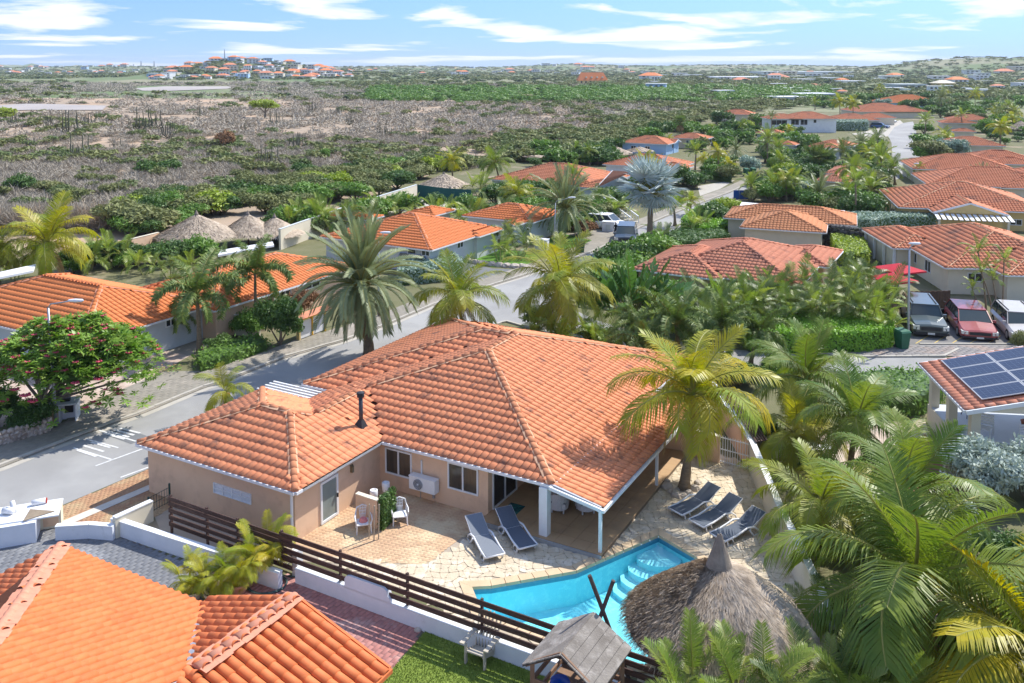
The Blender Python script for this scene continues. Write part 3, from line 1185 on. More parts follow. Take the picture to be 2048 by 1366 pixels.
def leafy(root_name, label, p, r, h, m, lod=1, var=0, cat='shrub', group=None, trunk=.0, part='crown'):
 """shrub or tree: crown of unit lobes scaled to r and h above an optional trunk (fraction of h left clear)"""
 root = thing(root_name, label, cat, p, 0, group)
 cm = cloud_mesh('leaf', lod, var % 5)
 th = h * trunk
 o = link(part, cm, root, (0, 0, th), (0, 0, random.uniform(0, 6.28)), (r, r, h - th))
 o.material_slots[0].link = 'OBJECT'
 o.material_slots[0].material = m
 mb = MB()
 mb.tube([(0, 0, -.1), (.05 * r, 0, th + .3 * (h - th))], [max(.05, .06 * r), max(.03, .035 * r)], 6)
 for i in range(4 if lod < 3 else 2):
  a = i * 1.7
  mb.tube([(0, 0, th * .8), (math.cos(a) * r * .4, math.sin(a) * r * .4, th + (h - th) * .5)], [max(.03, .035 * r), .02], 5)
 mb.build('trunk', M_BARK, root)
 return root
def leafy_px(name, label, base, rpx, hpx, m, lod=1, var=0, **kw):
 p = P(*base)
 k = mpp(*base)
 return leafy(name, label, p, rpx * k, hpx * k, m, lod, var, **kw)
def hedge(name, label, pts, h, m, leaf=.09, dens=90, cat='hedge', rough=.06, core=True, group=None):
 """clipped hedge over a world polygon: leaf blades over a dark box core"""
 root = thing(name, label, cat, (pts[0][0], pts[0][1], 0), 0, group)
 o = Vector((pts[0][0], pts[0][1], 0))
 pl = [(p[0] - o.x, p[1] - o.y) for p in pts]
 n = len(pl)
 area = abs(sum(pl[i][0] * pl[(i + 1) % n][1] - pl[(i + 1) % n][0] * pl[i][1] for i in range(n))) / 2
 C, NN = [], []
 xs = [p[0] for p in pl]; ys = [p[1] for p in pl]
 rr = random.Random(3)
 k = int(area * dens)
 while k > 0:
  x, y = rr.uniform(min(xs), max(xs)), rr.uniform(min(ys), max(ys))
  if inside(pl, x, y):
   C.append((x, y, h + rr.gauss(0, rough) * .8)); NN.append((0, 0, 1)); k -= 1
 for i in range(n):
  a, b = Vector(pl[i]), Vector(pl[(i + 1) % n])
  ln = (b - a).length
  nx = Vector((b.y - a.y, a.x - b.x)).normalized()
  m_ = (a + b) / 2 + nx * .05
  if inside(pl, m_.x, m_.y):
   nx = -nx
  for _ in range(int(ln * h * dens)):
   t, z = rr.random(), rr.uniform(.05, 1) * h
   q = a.lerp(b, t) + nx * rr.gauss(0, rough)
   C.append((q.x, q.y, z)); NN.append((nx.x, nx.y, .2))
 C = np.array(C); NN = np.array(NN)
 r = np.random.default_rng(5)
 k = len(C)
 nn = NN + r.normal(size=(k, 3)) * .45
 nn /= np.linalg.norm(nn, axis=1)[:, None]
 A = np.cross(nn, r.normal(size=(k, 3))); A /= np.linalg.norm(A, axis=1)[:, None]
 B = np.cross(nn, A)
 s = leaf * (.6 + .8 * r.random(k))[:, None]
 V = np.stack([C - A * s, C + B * s * .5, C + A * s, C - B * s * .5], 1).reshape(-1, 3)
 me = npmesh('leaves', V, [np.arange(k * 4).reshape(-1, 4)], m)
 link('foliage', me, root)
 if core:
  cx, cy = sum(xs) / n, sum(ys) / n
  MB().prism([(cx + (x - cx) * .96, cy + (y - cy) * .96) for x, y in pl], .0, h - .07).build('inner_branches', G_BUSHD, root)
 return root
def cactus(p, h, seed, label, group='candelabra cacti in the dry scrub'):
 key = ('cactus', seed % 4)
 if key not in CLD:
  r = random.Random(seed % 4 + 3)
  mb = MB()
  for i in range(8 + 2 * (seed % 4)):
   a = i * 2.4
   d = r.uniform(.05, .48)
   hh = r.uniform(.35, 1.0)
   x, y = math.cos(a) * d, math.sin(a) * d
   mb.tube([(x * .15, y * .15, 0), (x * 1.2, y * 1.2, hh * .35), (x, y, hh * .6), (x * 1.05, y * 1.05, hh)], [.02, .024, .022, .014], 4)
  CLD[key] = mb.mesh('cactus', G_CACTUS)
 o = link('cactus', CLD[key], None, p, (0, 0, seed * 1.3), h)
 return tag(o, label, 'cactus', group)
# terrain
def bump2(X, Y, cx, cy, sx, sy, h, an=0.0):
 dx, dy = X - cx, Y - cy
 if an:
  dx, dy = dx * math.cos(an) + dy * math.sin(an), -dx * math.sin(an) + dy * math.cos(an)
 return h * math.exp(-(dx / sx) ** 2 - (dy / sy) ** 2)
def hx(px, Y):
 return (px - 1024) / CF * Y
HILLS = [(hx(475, 1150), 1200, 75, 170, 14, 0), (hx(600, 1150), 1220, 130, 180, 9, 0), (hx(380, 1100), 1150, 80, 130, 5, 0),
   (hx(1130, 2600), 2700, 190, 400, 16, 0), (hx(870, 2400), 2600, 170, 400, 9, 0), (hx(700, 2400), 2500, 200, 400, 8, 0),
   (hx(1700, 2200), 2400, 460, 350, 11, 0), (hx(1430, 2600), 2700, 330, 350, 11, 0), (hx(2080, 1300), 1400, 170, 300, 20, 0),
   (hx(1960, 1500), 1600, 140, 300, 12, 0), (hx(150, 2300), 2500, 520, 350, 12, 0), (hx(-60, 4200), 4400, 130, 300, 24, 0), (hx(30, 4000), 4200, 50, 200, 26, 0),
   (hx(120, 3800), 4000, 60, 200, 18, 0)]
def terr(X, Y):
 if Y < 230:
  return 0.0
 z = 0.0
 for cx, cy, sx, sy, h, an in HILLS:
  z += bump2(X, Y, cx, cy, sx, sy, h, an)
 k = min(1, (Y - 230) / 400)
 z += k * 1.6 * noise.noise(Vector((X * .006, Y * .004, 1.3))) + k * .7 * noise.noise(Vector((X * .02, Y * .012, 4.3)))
 return max(z, -1.5) if Y > 300 else z
M_SCRUB = mat('scrub_earth', (.38, .285, .20), (.31, .25, .185), (.46, .32, .21), scale=.09, s3=.03, t3=(.5, .62), rough=1, detail=8)
M_FARSCRUB = mat('far_scrub_earth', (.27, .25, .16), (.17, .20, .10), (.13, .18, .07), scale=.012, s3=.006, t3=(.46, .56), rough=1, detail=8)
M_DIRT = mat('garden_earth', (.17, .16, .085), (.13, .135, .06), (.30, .24, .17), scale=.6, s3=.12, t3=(.56, .66), rough=1, detail=8, bump=.4)
M_ASPH = mat('asphalt', (.30, .295, .285), (.265, .26, .25), (.34, .335, .32), scale=.35, s3=.12, t3=(.48, .62), rough=.9, detail=9, bump=.15, bscale=60)
M_ASPHD = mat('asphalt_patch', (.17, .175, .18), (.15, .155, .16), scale=.7, rough=.9, detail=8)
M_KERB = mat('kerb_concrete', (.46, .43, .37), (.38, .35, .30), scale=1.2, rough=.95)
M_MARK = mat('road_paint', (.72, .72, .70), (.5, .5, .5), scale=7, rough=.8)
M_PAVE = mat('sidewalk_paver', (.29, .265, .215), (.225, .205, .17), (.34, .30, .25), scale=2.4, s3=.35, t3=(.5, .65), rough=.95, vor=4.5)
M_PAVEG = mat('grey_paver', (.27, .25, .24), (.21, .20, .19), (.33, .26, .22), scale=2, s3=.5, t3=(.5, .65), rough=.95, vor=4.5)
M_JOINT = mat('paver_joint', (.16, .14, .12), (.12, .11, .10), scale=4, rough=1)
from mathutils.geometry import tessellate_polygon
POOL = [P(a, b) for a, b in [(944, 1176), (983, 1174), (1153, 1144), (1317, 1072), (1387, 1113), (1450, 1165), (1420, 1330), (1255, 1330), (966, 1230)]]
def holed(outer, holes, z):
 """triangles of a flat polygon with holes"""
 lists = [[Vector((p[0], p[1], 0)) for p in outer]] + [[Vector((p[0], p[1], 0)) for p in h] for h in holes]
 vs = [(v.x, v.y, z) for l in lists for v in l]
 tri = []
 for t in tessellate_polygon(lists):
  m_ = sum((Vector(vs[i]) for i in t), Vector()) / 3
  if any(inside(h, m_.x, m_.y) for h in holes):
   continue
  a, b, c = (Vector(vs[i]) for i in t)
  tri.append(tuple(t) if (b - a).cross(c - a).z > 0 else tuple(reversed(t)))
 return vs, tri
mb = MB()
ys = [60, 120, 180, 230] + [230 + 12 * i for i in range(1, 26)] + [530 + 26 * i for i in range(1, 26)] + [1180 + 70 * i for i in range(1, 30)] + [3280 + 180 * i for i in range(1, 12)] + [5600, 6500, 8000]
nx = 90
for j, y in enumerate(ys):
 hw = max(76, y * .75 + 30)
 for i in range(nx + 1):
  x = -hw + 2 * hw * i / nx
  mb.v.append((x, y, terr(x, y) if y > 230 else 0.0))
for j in range(len(ys) - 1):
 for i in range(nx):
  a = j * (nx + 1) + i
  mb.f.append((a, a + 1, a + nx + 2, a + nx + 1))
  ymid = (ys[j] + ys[j + 1]) / 2
  xm = (mb.v[a][0] + mb.v[a + 1][0]) / 2
  mb.m.append(1 if (ymid > 430 or (ymid > 230 and xm > ymid * .1)) else 0)
vs, tri = holed([(-76, -14), (76, -14), (76, 60), (-76, 60)], [POOL], 0)
mb.add(vs, tri, 0)
o = mb.build('ground', [M_SCRUB, M_FARSCRUB])
o['kind'] = 'structure'
gg = [P(a, b) for a, b in [(-500, 560), (330, 500), (640, 430), (860, 350), (1000, 300), (1130, 262), (1450, 212), (1700, 206), (2300, 200), (2700, 420), (2500, 1800), (-900, 1800)]]
vs, tri = holed(gg, [POOL], .004)
MB().add(vs, tri).build('garden_ground', M_DIRT)['kind'] = 'structure'
M_SALT = mat('salt_flat', (.40, .36, .33), (.34, .31, .29), scale=.03, rough=.9)
for pts in ([(-60, 216), (60, 209), (215, 213), (205, 221), (60, 221), (-60, 224)], [(270, 180), (330, 176), (470, 174), (455, 179), (330, 184), (285, 184)]):
 mb = MB()
 vs = [P(a, b) for a, b in pts]
 vs = [(v.x, v.y, max(terr(v.x, v.y), 0) + .25) for v in vs]
 mb.add(vs, [tuple(range(len(vs)))])
 o = mb.build('salt_flat', M_SALT)
 o['kind'] = 'structure'
# roads
far_kerb = [(-260, 1010), (0, 935), (89, 900), (240, 842), (277, 830), (409, 775), (451, 763), (572, 715), (688, 682), (779, 648), (868, 610), (991, 569), (1038, 555), (1110, 530), (1175, 508), (1240, 480),
   (1275, 458), (1340, 430), (1400, 407), (1460, 385), (1500, 366), (1525, 350)]
near_kerb = [(-260, 1150), (0, 1062), (130, 1008), (250, 957), (320, 928), (600, 812), (850, 705), (1000, 646), (1014, 643)]
junction = [(1014, 643), (1045, 652), (1100, 668), (1170, 690), (1250, 712), (1450, 735), (1700, 746), (2300, 752)]
road2_far = [(2300, 716), (1900, 716), (1730, 714), (1640, 711), (1450, 698), (1300, 672), (1190, 640), (1130, 610), (1110, 590), (1130, 565), (1200, 530), (1290, 496), (1335, 470), (1375, 452), (1402, 428),
    (1440, 407), (1480, 388), (1520, 366), (1545, 354)]
road_pts = far_kerb + [(1545, 354)] + list(reversed(road2_far[:-1])) + list(reversed(junction)) + list(reversed(near_kerb))
sheet('road', far_kerb + list(reversed(road2_far)) + list(reversed(junction)) + list(reversed(near_kerb)), .012, M_ASPH)
sheet('far_road', [(1742, 326), (1775, 318), (1785, 316), (1783, 285), (1776, 272), (1789, 254), (1806, 246), (1826, 243), (1832, 258), (1834, 285), (1841, 316), (1830, 345), (1790, 360)], .016, M_ASPH)
sheet('far_pavement', [(1700, 268), (1755, 275), (1776, 272), (1789, 254), (1806, 246), (1800, 240), (1770, 250), (1735, 262)], .02, M_KERB)
def offset_line(pts, d):
 out = []
 for i, p in enumerate(pts):
  a, b = pts[max(i - 1, 0)], pts[min(i + 1, len(pts) - 1)]
  t = (b - a).normalized()
  out.append(p + Vector((-t.y, t.x, 0)) * d)
 return out
def kerb(pxs, w=.17, h=.11, side=1, name='kerb', m=M_KERB, ind=True, seg=1.0, world=None):
 """row of kerb stones along a line"""
 pts = world or [P(a, b) for a, b in pxs]
 root = tag(empty(name, pts[0]), kind='structure')
 rest = MB()
 n = 0
 for a, b in zip(pts, pts[1:]):
  L_ = (b - a).length
  if L_ < .05:
   continue
  d = (b - a) / L_
  s = Vector((-d.y, d.x, 0)) * side
  k = max(1, round(L_ / seg))
  for i in range(k):
   q = a + d * (L_ * i / k) - pts[0]
   u = d * (L_ / k - .02)
   hh = h + random.uniform(-.008, .008)
   if n < 60 and ind and q.y + pts[0].y < 60:
    MB().obox(q, u, s * w, (0, 0, hh)).build('kerb_stone', m, root)
    n += 1
   else:
    rest.obox(q, u, s * w, (0, 0, hh))
 if rest.v:
  rest.build('kerb_stones', m, root)['kind'] = 'stuff'
 return root
kerb(far_kerb)
kerb(near_kerb[6:] + junction[:5], side=-1)
kerb([(1625, 700), (1640, 706), (1665, 713), (1730, 716), (1890, 715), (1905, 708), (1920, 700)], name='kerb')
fk = [P(a, b, .016) for a, b in far_kerb[:16]]
fo = offset_line(fk, -.42)
mb = MB()
for i in range(len(fk) - 1):
 mb.add([(*fk[i].xy, .018), (*fo[i].xy, .018), (*fo[i + 1].xy, .018), (*fk[i + 1].xy, .018)], [(0, 1, 2, 3)])
mb.build('road_gutter', M_KERB)['kind'] = 'structure'
walk_up = [(-260, 960), (0, 887), (103, 859), (194, 805), (316, 765), (405, 746), (483, 721), (559, 695), (591, 682), (678, 657), (772, 624), (860, 592), (994, 549), (1030, 537), (1100, 512), (1165, 489), (1225, 462),
   (1262, 444), (1330, 418), (1392, 396), (1450, 375), (1492, 356), (1512, 345)]
fkw = [P(a, b) for a, b in far_kerb]
sheet('sidewalk', walk_up + list(reversed(far_kerb)), .05, M_PAVE)
def quad_pavers(root, polypts, org, u, v, bw, bl, z, m, n_ind, seedm=3, cond=None, hgt=.012, rot45=False, name='paver', gap=.012, bond=True):
 """rectangular paving stones with recessed joints over a polygon; the n_ind nearest are separate objects"""
 rr = random.Random(seedm)
 cs = [((p - org).dot(u), (p - org).dot(v)) for p in polypts]
 a0, a1 = min(c[0] for c in cs), max(c[0] for c in cs)
 b0, b1 = min(c[1] for c in cs), max(c[1] for c in cs)
 M, D = [], []
 for j in range(int((b1 - b0) / bw) + 1):
  off = (j % 2) * bl / 2 if bond else 0
  for i in range(-1, int((a1 - a0) / bl) + 1):
   a, b = a0 + i * bl + off + bl / 2, b0 + j * bw + bw / 2
   p = org + u * a + v * b
   if not inside([(q.x, q.y) for q in polypts], p.x, p.y):
    continue
   if cond and not cond(p):
    continue
   m4 = np.eye(4)
   m4[:3, 0] = u; m4[:3, 1] = v; m4[2, 2] = 1
   m4[:3, 3] = (p.x, p.y, z + rr.uniform(-.003, .003))
   M.append(m4); D.append(p.length)
 hb, hl = bw / 2 - gap / 2, bl / 2 - gap / 2
 V = np.array([(x * hl, y * hb, zz) for zz in (0, hgt) for x, y in ((-1, -1), (1, -1), (1, 1), (-1, 1))], dtype=float)
 V[4:, :2] *= .97
 F = np.array([(4, 5, 6, 7), (0, 1, 5, 4), (1, 2, 6, 5), (2, 3, 7, 6), (3, 0, 4, 7)])
 order = sorted(range(len(M)), key=lambda i: D[i])
 bm_ = npmesh(name, V, [F], m)
 for i in order[:n_ind]:
  o = link(name, bm_, root)
  o.matrix_world = Matrix(M[i].tolist())
  o.matrix_parent_inverse = Matrix()
  o.matrix_local = Matrix(M[i].tolist())
 rest = [M[i] for i in order[n_ind:]]
 if rest:
  o = link(name + 's', instance_mesh(name + 's', (V, [F]), rest, m), root)
  o['kind'] = 'stuff'
 return len(M)
HF = Frame(P(590, 985, 2.0).xy, TH)
U3, V3 = HF.u, HF.v
Oz = lambda z: Vector((HF.o.x, HF.o.y, z))
wp = [P(a, b) for a, b in walk_up[:13]] + list(reversed(fkw[:11]))
pr = tag(empty('sidewalk_paving', (0, 0, 0)), kind='structure')
quad_pavers(pr, wp, Oz(0), V3, U3, .25, .5, .052, M_PAVE, 200, name='paving_stone', hgt=.004, gap=.006)
M_GRID = []
for k, (q0, q1) in enumerate([((205, 868), (247, 880)), ((214, 864), (256, 876)), ((226, 861), (266, 872)), ((238, 858), (278, 868)), ((165, 893), (205, 905)), ((152, 902), (190, 915)), ((180, 886), (218, 897))]):
 a, b = P(*q0), P(*q1)
 d = (b - a).normalized()
 s = Vector((-d.y, d.x, 0)) * .12
 MB().add([(p.x, p.y, .022) for p in (a, b, b + s, a + s)], [(0, 1, 2, 3)]).build('painted_marking', M_MARK)['kind'] = 'structure'
for q0, q1 in [((197, 862), (270, 884)), ((145, 897), (222, 921)), ((172, 880), (235, 897)), ((300, 892), (190, 932)), ((355, 913), (240, 955)), ((1668, 722), (1672, 742))]:
 a, b = P(*q0), P(*q1)
 d = (b - a).normalized()
 s = Vector((-d.y, d.x, 0)) * .09
 MB().add([(p.x, p.y, .020) for p in (a, b, b + s, a + s)], [(0, 1, 2, 3)]).build('painted_marking', M_MARK)['kind'] = 'structure'
sheet('asphalt_patch', [(190, 862), (232, 850), (300, 874), (262, 888)], .017, M_ASPHD)
M_BRICK = mat('forecourt_brick', (.44, .27, .15), (.36, .19, .11), (.46, .33, .19), scale=1.2, s3=.4, t3=(.5, .6), rough=.95, vor=4.2)
fore = [(-50, 1092), (130, 1010), (320, 930), (342, 935), (350, 1010), (300, 1040), (228, 1052), (112, 1048), (60, 1062), (-50, 1088)]
sheet('forecourt', fore, .012, M_BRICK)
fpw = [P(a, b) for a, b in fore]
fr_ = tag(empty('forecourt_paving'), kind='structure')
strip = [(110, 1048), (340, 952), (344, 960), (118, 1058)]
sw = [(P(a, b).x, P(a, b).y) for a, b in strip]
quad_pavers(fr_, fpw, Oz(0), V3, U3, .11, .22, .016, M_BRICK, 300, hgt=.004, gap=.008, name='paving_brick', cond=lambda p: not inside(sw, p.x, p.y))
sheet('concrete_strip', strip, .035, mat('pale_concrete', (.62, .56, .48), (.52, .47, .40), scale=2, rough=.9))
# the main house
mh = thing('villa', 'main peach villa with large weathered terracotta roof beside the pool', 'house', (HF.o.x, HF.o.y, 0), TH)
ZE = 2.0
RS = [Rect(-8.1, 0, 0, 6.62, ZE), Rect(-5.35, .0, .3, 9.5, ZE), Rect(-5.35, 7.45, 4.8, 20.3, ZE), Rect(-6.95, 6.6, 8.05, 20.1, ZE)]
cl = Vector((0, 0, CH)) - HF.o
cl = Vector((cl.dot(HF.u), cl.dot(HF.v), CH))
make_roof(mh, RS, M_TILE_MAIN, .29, .40, 300, False, M_MORTAR, M_WHITE, 1, cl, M_PEACH, mat('terracotta_ridge', (.60, .25, .12), (.52, .20, .10), scale=3, rough=.85))
pmb = MB()
PA0, PA1, PB0, PB1 = 7.45, 9.42, 4.78, 15.0
zp = lambda a: ZE - .012 - .17 * (a - PA0)
pmb.add([(PA0, PB0, zp(PA0)), (PA1, PB0, zp(PA1)), (PA1, PB1, zp(PA1)), (PA0, PB1, zp(PA0))], [(0, 1, 2, 3)])
proof = pmb.build('porch_roof', M_UNDER, mh)
pm = []
nj = int((PB1 - PB0) / .29)
for i in range(5):
 for j in range(nj):
  M = np.eye(4)
  a = PA1 + .04 - i * .40
  sl = Vector((-1, 0, .17)).normalized()
  e = Vector((0, 1, 0))
  M[:3, 0] = e; M[:3, 1] = sl; M[:3, 2] = e.cross(sl)
  M[:3, 3] = (a, PB0 + (j + .5) * .29, zp(a) + .045 + random.uniform(-.004, .004))
  pm.append(M)
tm = base_mesh('roof_tile_%g_%g' % (.29, 1), tile_base(.29, .40 * 1.06), M_TILE_MAIN)
for M in pm:
 o = link('roof_tile', tm, proof)
 o.matrix_local = Matrix(M.tolist())
g = MB()
g.obox((PA0 - .02, PB0 - .16, zp(PA0) - .10), (PA1 - PA0 + .02, 0, zp(PA1) - zp(PA0)), (0, .12, 0), (0, 0, .12))
g.obox((PA1 + .0, PB0 - .16, zp(PA1) - .10), (0, PB1 - PB0, 0), (.11, 0, 0), (0, 0, .10))
g.build('porch_beam', M_WHITE, mh)
MB().obox((PA0 + .1, PB0 - .06, zp(PA0 + .1) + .04), (PA1 - PA0 - .15, 0, zp(PA1) - zp(PA0)), (0, .13, 0), (0, 0, .03)).build('flashing', M_STEEL, mh)
w = MB()
w.box(-7.85, -.25, .25, 6.37, -.1, ZE - .05)
w.box(-5.1, -.253, 6.37, 20.0, -.1, ZE - .052)
w.box(-.253, 4.72, 5.05, 19.9, -.1, ZE - .054)
w.box(4.72, 6.2, 10.4, 19.8, -.1, ZE - .056)
w.box(-6.6, -5.1, 8.4, 19.7, -.1, ZE - .058)
w.build('wall', M_PEACH, mh)
MB().box(4.7, 7.4, 5.0, 19.9, ZE - .09, ZE - .06).build('porch_ceiling', M_WHITE, mh)
def wpx(fr, root, wall, x0, y0, x1, y1, **kw):
 k = wall[0]
 q0 = fr.onwall(x0, y0, **{k: wall[1]}); q1 = fr.onwall(x1, y1, **{k: wall[1]})
 i = 1 if k == 'a' else 0
 c = sorted((q0[i], q1[i])); z = sorted((q0[2], q1[2]))
 return window(root, (k, wall[2]), wall[1], c[0], c[1], z[0], z[1], **kw)
def wcorn(fr, root, wall, xl, xr, ytop_l, ybot_l, **kw):
 """window from left and right picture columns and the rows of its left edge"""
 k = wall[0]
 a = fr.onwall(xl, ytop_l, **{k: wall[1]}); b = fr.onwall(xl, ybot_l, **{k: wall[1]})
 c = fr.onwall(xr, (ytop_l + ybot_l) / 2, **{k: wall[1]})
 i = 1 if k == 'a' else 0
 s = sorted((a[i], c[i]))
 return window(root, (k, wall[2]), wall[1], s[0], s[1], min(a[2], b[2]), min(max(a[2], b[2]), ZE - .12), **kw)
M_CURT = mat('curtain_glass', (.10, .075, .05), (.03, .028, .026), scale=1.5, rough=.15, spec=.6, stretch=(3, 3, .3))
wcorn(HF, mh, ('b', 5.05, -1), 771, 824, 893, 944, panes=2, glass_m=M_CURT)
wcorn(HF, mh, ('b', 5.05, -1), 896, 957, 922, 975, panes=2, glass_m=M_CURT)
vb = MB()
a0 = HF.onwall(428, 964, b=.25); a1 = HF.onwall(503, 985, b=.25); a2 = HF.onwall(428, 984, b=.25)
x0, x1, zt, zb = a0[0], a1[0], a0[2], a2[2]
vb.box(x0, x1, .20, .26, zb, zb + .025); vb.box(x0, x1, .20, .26, zt - .025, zt); vb.box(x0, x1, .205, .26, (zb + zt) / 2 - .015, (zb + zt) / 2 + .015)
for i in range(5):
 q = x0 + (x1 - x0 - .035) * i / 4
 vb.box(q, q + .035, .198, .26, zb + .02, zt - .02)
vo = vb.build('vent_blocks', M_WHITE, mh)
for i in range(4):
 for j in range(2):
  q = x0 + (x1 - x0 - .035) * i / 4 + .035
  z = zb + .025 + j * ((zt - zb) / 2)
  MB().add([(q, .246, z), (q + (x1 - x0) / 4 - .035, .246, z), (q + (x1 - x0) / 4 - .035, .215, z + (zt - zb) / 2 - .04), (q, .215, z + (zt - zb) / 2 - .04)],
     [(0, 1, 2, 3)]).build('louvre', M_WHITE2, vo)
d0 = HF.onwall(640, 1000, a=-.25); d1 = HF.onwall(675, 972, a=-.25)
M_FROST = mat('frosted_glass', (.22, .27, .26), (.17, .21, .20), scale=1, rough=.25, spec=.5)
window(mh, ('a', 1), -.25, d0[1], d1[1], .05, 1.62, panes=1, glass_m=M_FROST, name='door', fw=.09)
MB().box(-.2, -.14, d1[1] - .12, d1[1] - .07, .75, .9).build('door_handle', M_BLACK, mh)
q = HF.onwall(702, 937, a=-.25)
lm = MB(); lm.box(-.25, -.14, q[1] - .05, q[1] + .05, q[2] - .13, q[2] + .12); lm.box(-.25, -.2, q[1] - .08, q[1] + .08, q[2] + .12, q[2] + .15)
lm.build('wall_lamp', mat('bronze', (.16, .13, .08), (.22, .18, .1), rough=.6), mh)
MB().box(-.25, -.19, d0[1], d1[1] - .1, 1.68, 1.73).build('strip_light', M_WHITE2, mh)
MB().tube([(-.33, .17, 0), (-.33, .17, ZE - .1)], .05, 8).build('downpipe', M_WHITE, mh)
MB().tube([(1.72, 5.0, .4), (1.72, 5.0, 0)], .012, 5).build('conduit', M_STEEL, mh)
q0 = HF.onwall(827, 945, b=4.98); q1 = HF.onwall(878, 985, b=4.98)
ac = thing('air_conditioner', 'white outdoor air conditioner with round grey fan on the peach wall', 'air conditioner', HF.w(q0[0], 5.04, q1[2] + .02), TH)
aw, ah = q1[0] - q0[0], .50
b_ = MB(); b_.box(0, aw, -.36, -.06, 0, ah); b_.box(-.015, aw + .015, -.37, -.05, ah, ah + .025)
b_.build('casing', M_WHITE, ac)
gr = MB(); gr.lathe([(0, .0), (.19, .0), (.205, .02), (.205, 0)], 20)
go = gr.build('fan_grille', mat('dark_grille', (.10, .11, .12), (.13, .14, .15), rough=.6), ac)
go.location = (aw * .36, -.365, ah * .5); go.rotation_euler = (R(90), 0, 0)
rg = MB()
for rr_ in (.07, .12, .165, .205):
 rg.tube([(rr_ * math.cos(a), rr_ * math.sin(a), .028) for a in np.linspace(0, 2 * math.pi, 21)], .006, 4, cap=False)
rg.lathe([(0, .04), (.035, .038), (.04, .02)], 10)
ro = rg.build('fan_guard', M_WHITE2, go)
br = MB(); br.box(.1, .13, -.3, 0, -.03, 0); br.box(aw - .13, aw - .1, -.3, 0, -.03, 0); br.build('bracket', M_STEEL, ac)
MB().tube([(aw * .3, -.02, ah), (aw * .3, -.02, ah + .55)], .035, 6).build('refrigerant_pipe', M_WHITE, ac)
sw_ = HF.onwall(868, 992, b=5.02)
MB().box(sw_[0] - .04, sw_[0] + .04, 4.97, 5.05, sw_[2] - .08, sw_[2] + .08).build('isolator_switch', M_STEEL, mh)
ch = P(722, 840, 2.62)
ca, cb_ = HF.loc(ch.x, ch.y)
cm_ = MB()
pipe = thing('flue_pipe', 'black metal flue pipe with round cap standing on the terracotta roof', 'chimney pipe', HF.w(ca, cb_, 2.35), TH)
MB().add([(-.22, -.22, .02 + .0), (.22, -.22, -.1), (.22, .22, -.1), (-.22, .22, .05), (-.08, -.08, .3), (.08, -.08, .3), (.08, .08, .3), (-.08, .08, .3)],
   [(0, 1, 5, 4), (1, 2, 6, 5), (2, 3, 7, 6), (3, 0, 4, 7)]).build('flashing', M_BLACK, pipe)
MB().tube([(0, 0, .0), (0, 0, 1.22)], .085, 12).build('pipe', mat('dark_pipe', (.05, .06, .075), (.07, .08, .09), rough=.45, metal=.3), pipe, smooth=True)
cp = MB(); cp.lathe([(.06, 1.2), (.15, 1.22), (.15, 1.3), (.12, 1.31), (.12, 1.34), (.16, 1.35), (.15, 1.40), (0, 1.44)], 14)
cp.build('cap', M_BLACK, pipe)
MB().box(7.05, 7.37, 4.62, 4.92, 0, ZE - .1).build('column', M_WHITE, mh)
for b in (4.66, 10.2):
 MB().box(9.33, 9.43, b - .05, b + .05, 0, zp(9.4) - .02).build('post', M_WHITE, mh)
for b in (8.4, 12.6):
 MB().bar((9.38, b, zp(9.4)), (8.9, b, 1.1), .04).build('brace', M_WHITE, mh)
window(mh, ('a', 1), 4.72, 5.35, 7.2, .16, 1.72, panes=2, name='sliding_door')
window(mh, ('a', 1), 6.2, 11.2, 13.0, .5, 1.6, panes=2)
M_TAN = mat('tan_floor_tile', (.47, .31, .17), (.42, .27, .15), (.36, .24, .14), scale=1.2, s3=.6, t3=(.52, .7), rough=.6)
fl = MB(); fl.box(4.72, 9.5, 4.45, 16.5, 0, .142)
pf = fl.build('porch_floor', mat('floor_grout', (.25, .18, .12), (.2, .15, .1), rough=.9), mh)
tb = MB().box(.005, .595, .005, .595, 0, .012).mesh('floor_tile', M_TAN)
for i in range(8):
 for j in range(20):
  link('floor_tile', tb, pf, (4.71 + i * .6, 4.47 + j * .6, .142))
MB().box(4.72, 9.52, 4.40, 4.45, 0, .15).build('step_edge', M_STEEL, mh)
for i in range(5):
 MB().box(-8.6, -5.5, 6.75 + i * .26, 6.83 + i * .26, 1.86, 1.93).build('carport_slat', M_WHITE, mh)
dp, dr_ = P(712, 1045), P(755, 1060)
dv = thing('divider_wall', 'low peach divider wall beside the white plastic chairs', 'wall', dp, 0)
dd = dr_ - dp
MB().obox((0, 0, 0), dd, (.07, .13, 0), (0, 0, 1.08)).build('wall_body', M_PEACH, dv)
MB().obox((-.01, -.02, 1.08), dd * 1.03, (.09, .17, 0), (0, 0, .03)).build('coping', M_CREAM, dv)
pv = HF.px(785, 1045)
iv = hedge('ivy_screen', 'dark green artificial ivy screen beside a white plastic chair', [P(759, 1060), P(786, 1036), P(791, 1040), P(764, 1064)], 1.2, G_BUSHD, leaf=.05, dens=900, cat='plant screen', rough=.04)
flag = [(700, 1075), (762, 1095), (820, 1130), (900, 1105), (930, 1080), (985, 1060), (1199, 1115), (1370, 912), (1345, 895), (1430, 905), (1500, 930), (1545, 1000), (1600, 1120), (1660, 1260), (1560, 1366), (1300, 1366), (980, 1260), (700, 1140), (640, 1115)]
M_FLAG = mat('limestone_flag', (.62, .52, .37), (.52, .43, .31), (.68, .59, .46), scale=2.5, s3=1.6, t3=(.5, .6), rough=.95, bump=.5, bscale=12)
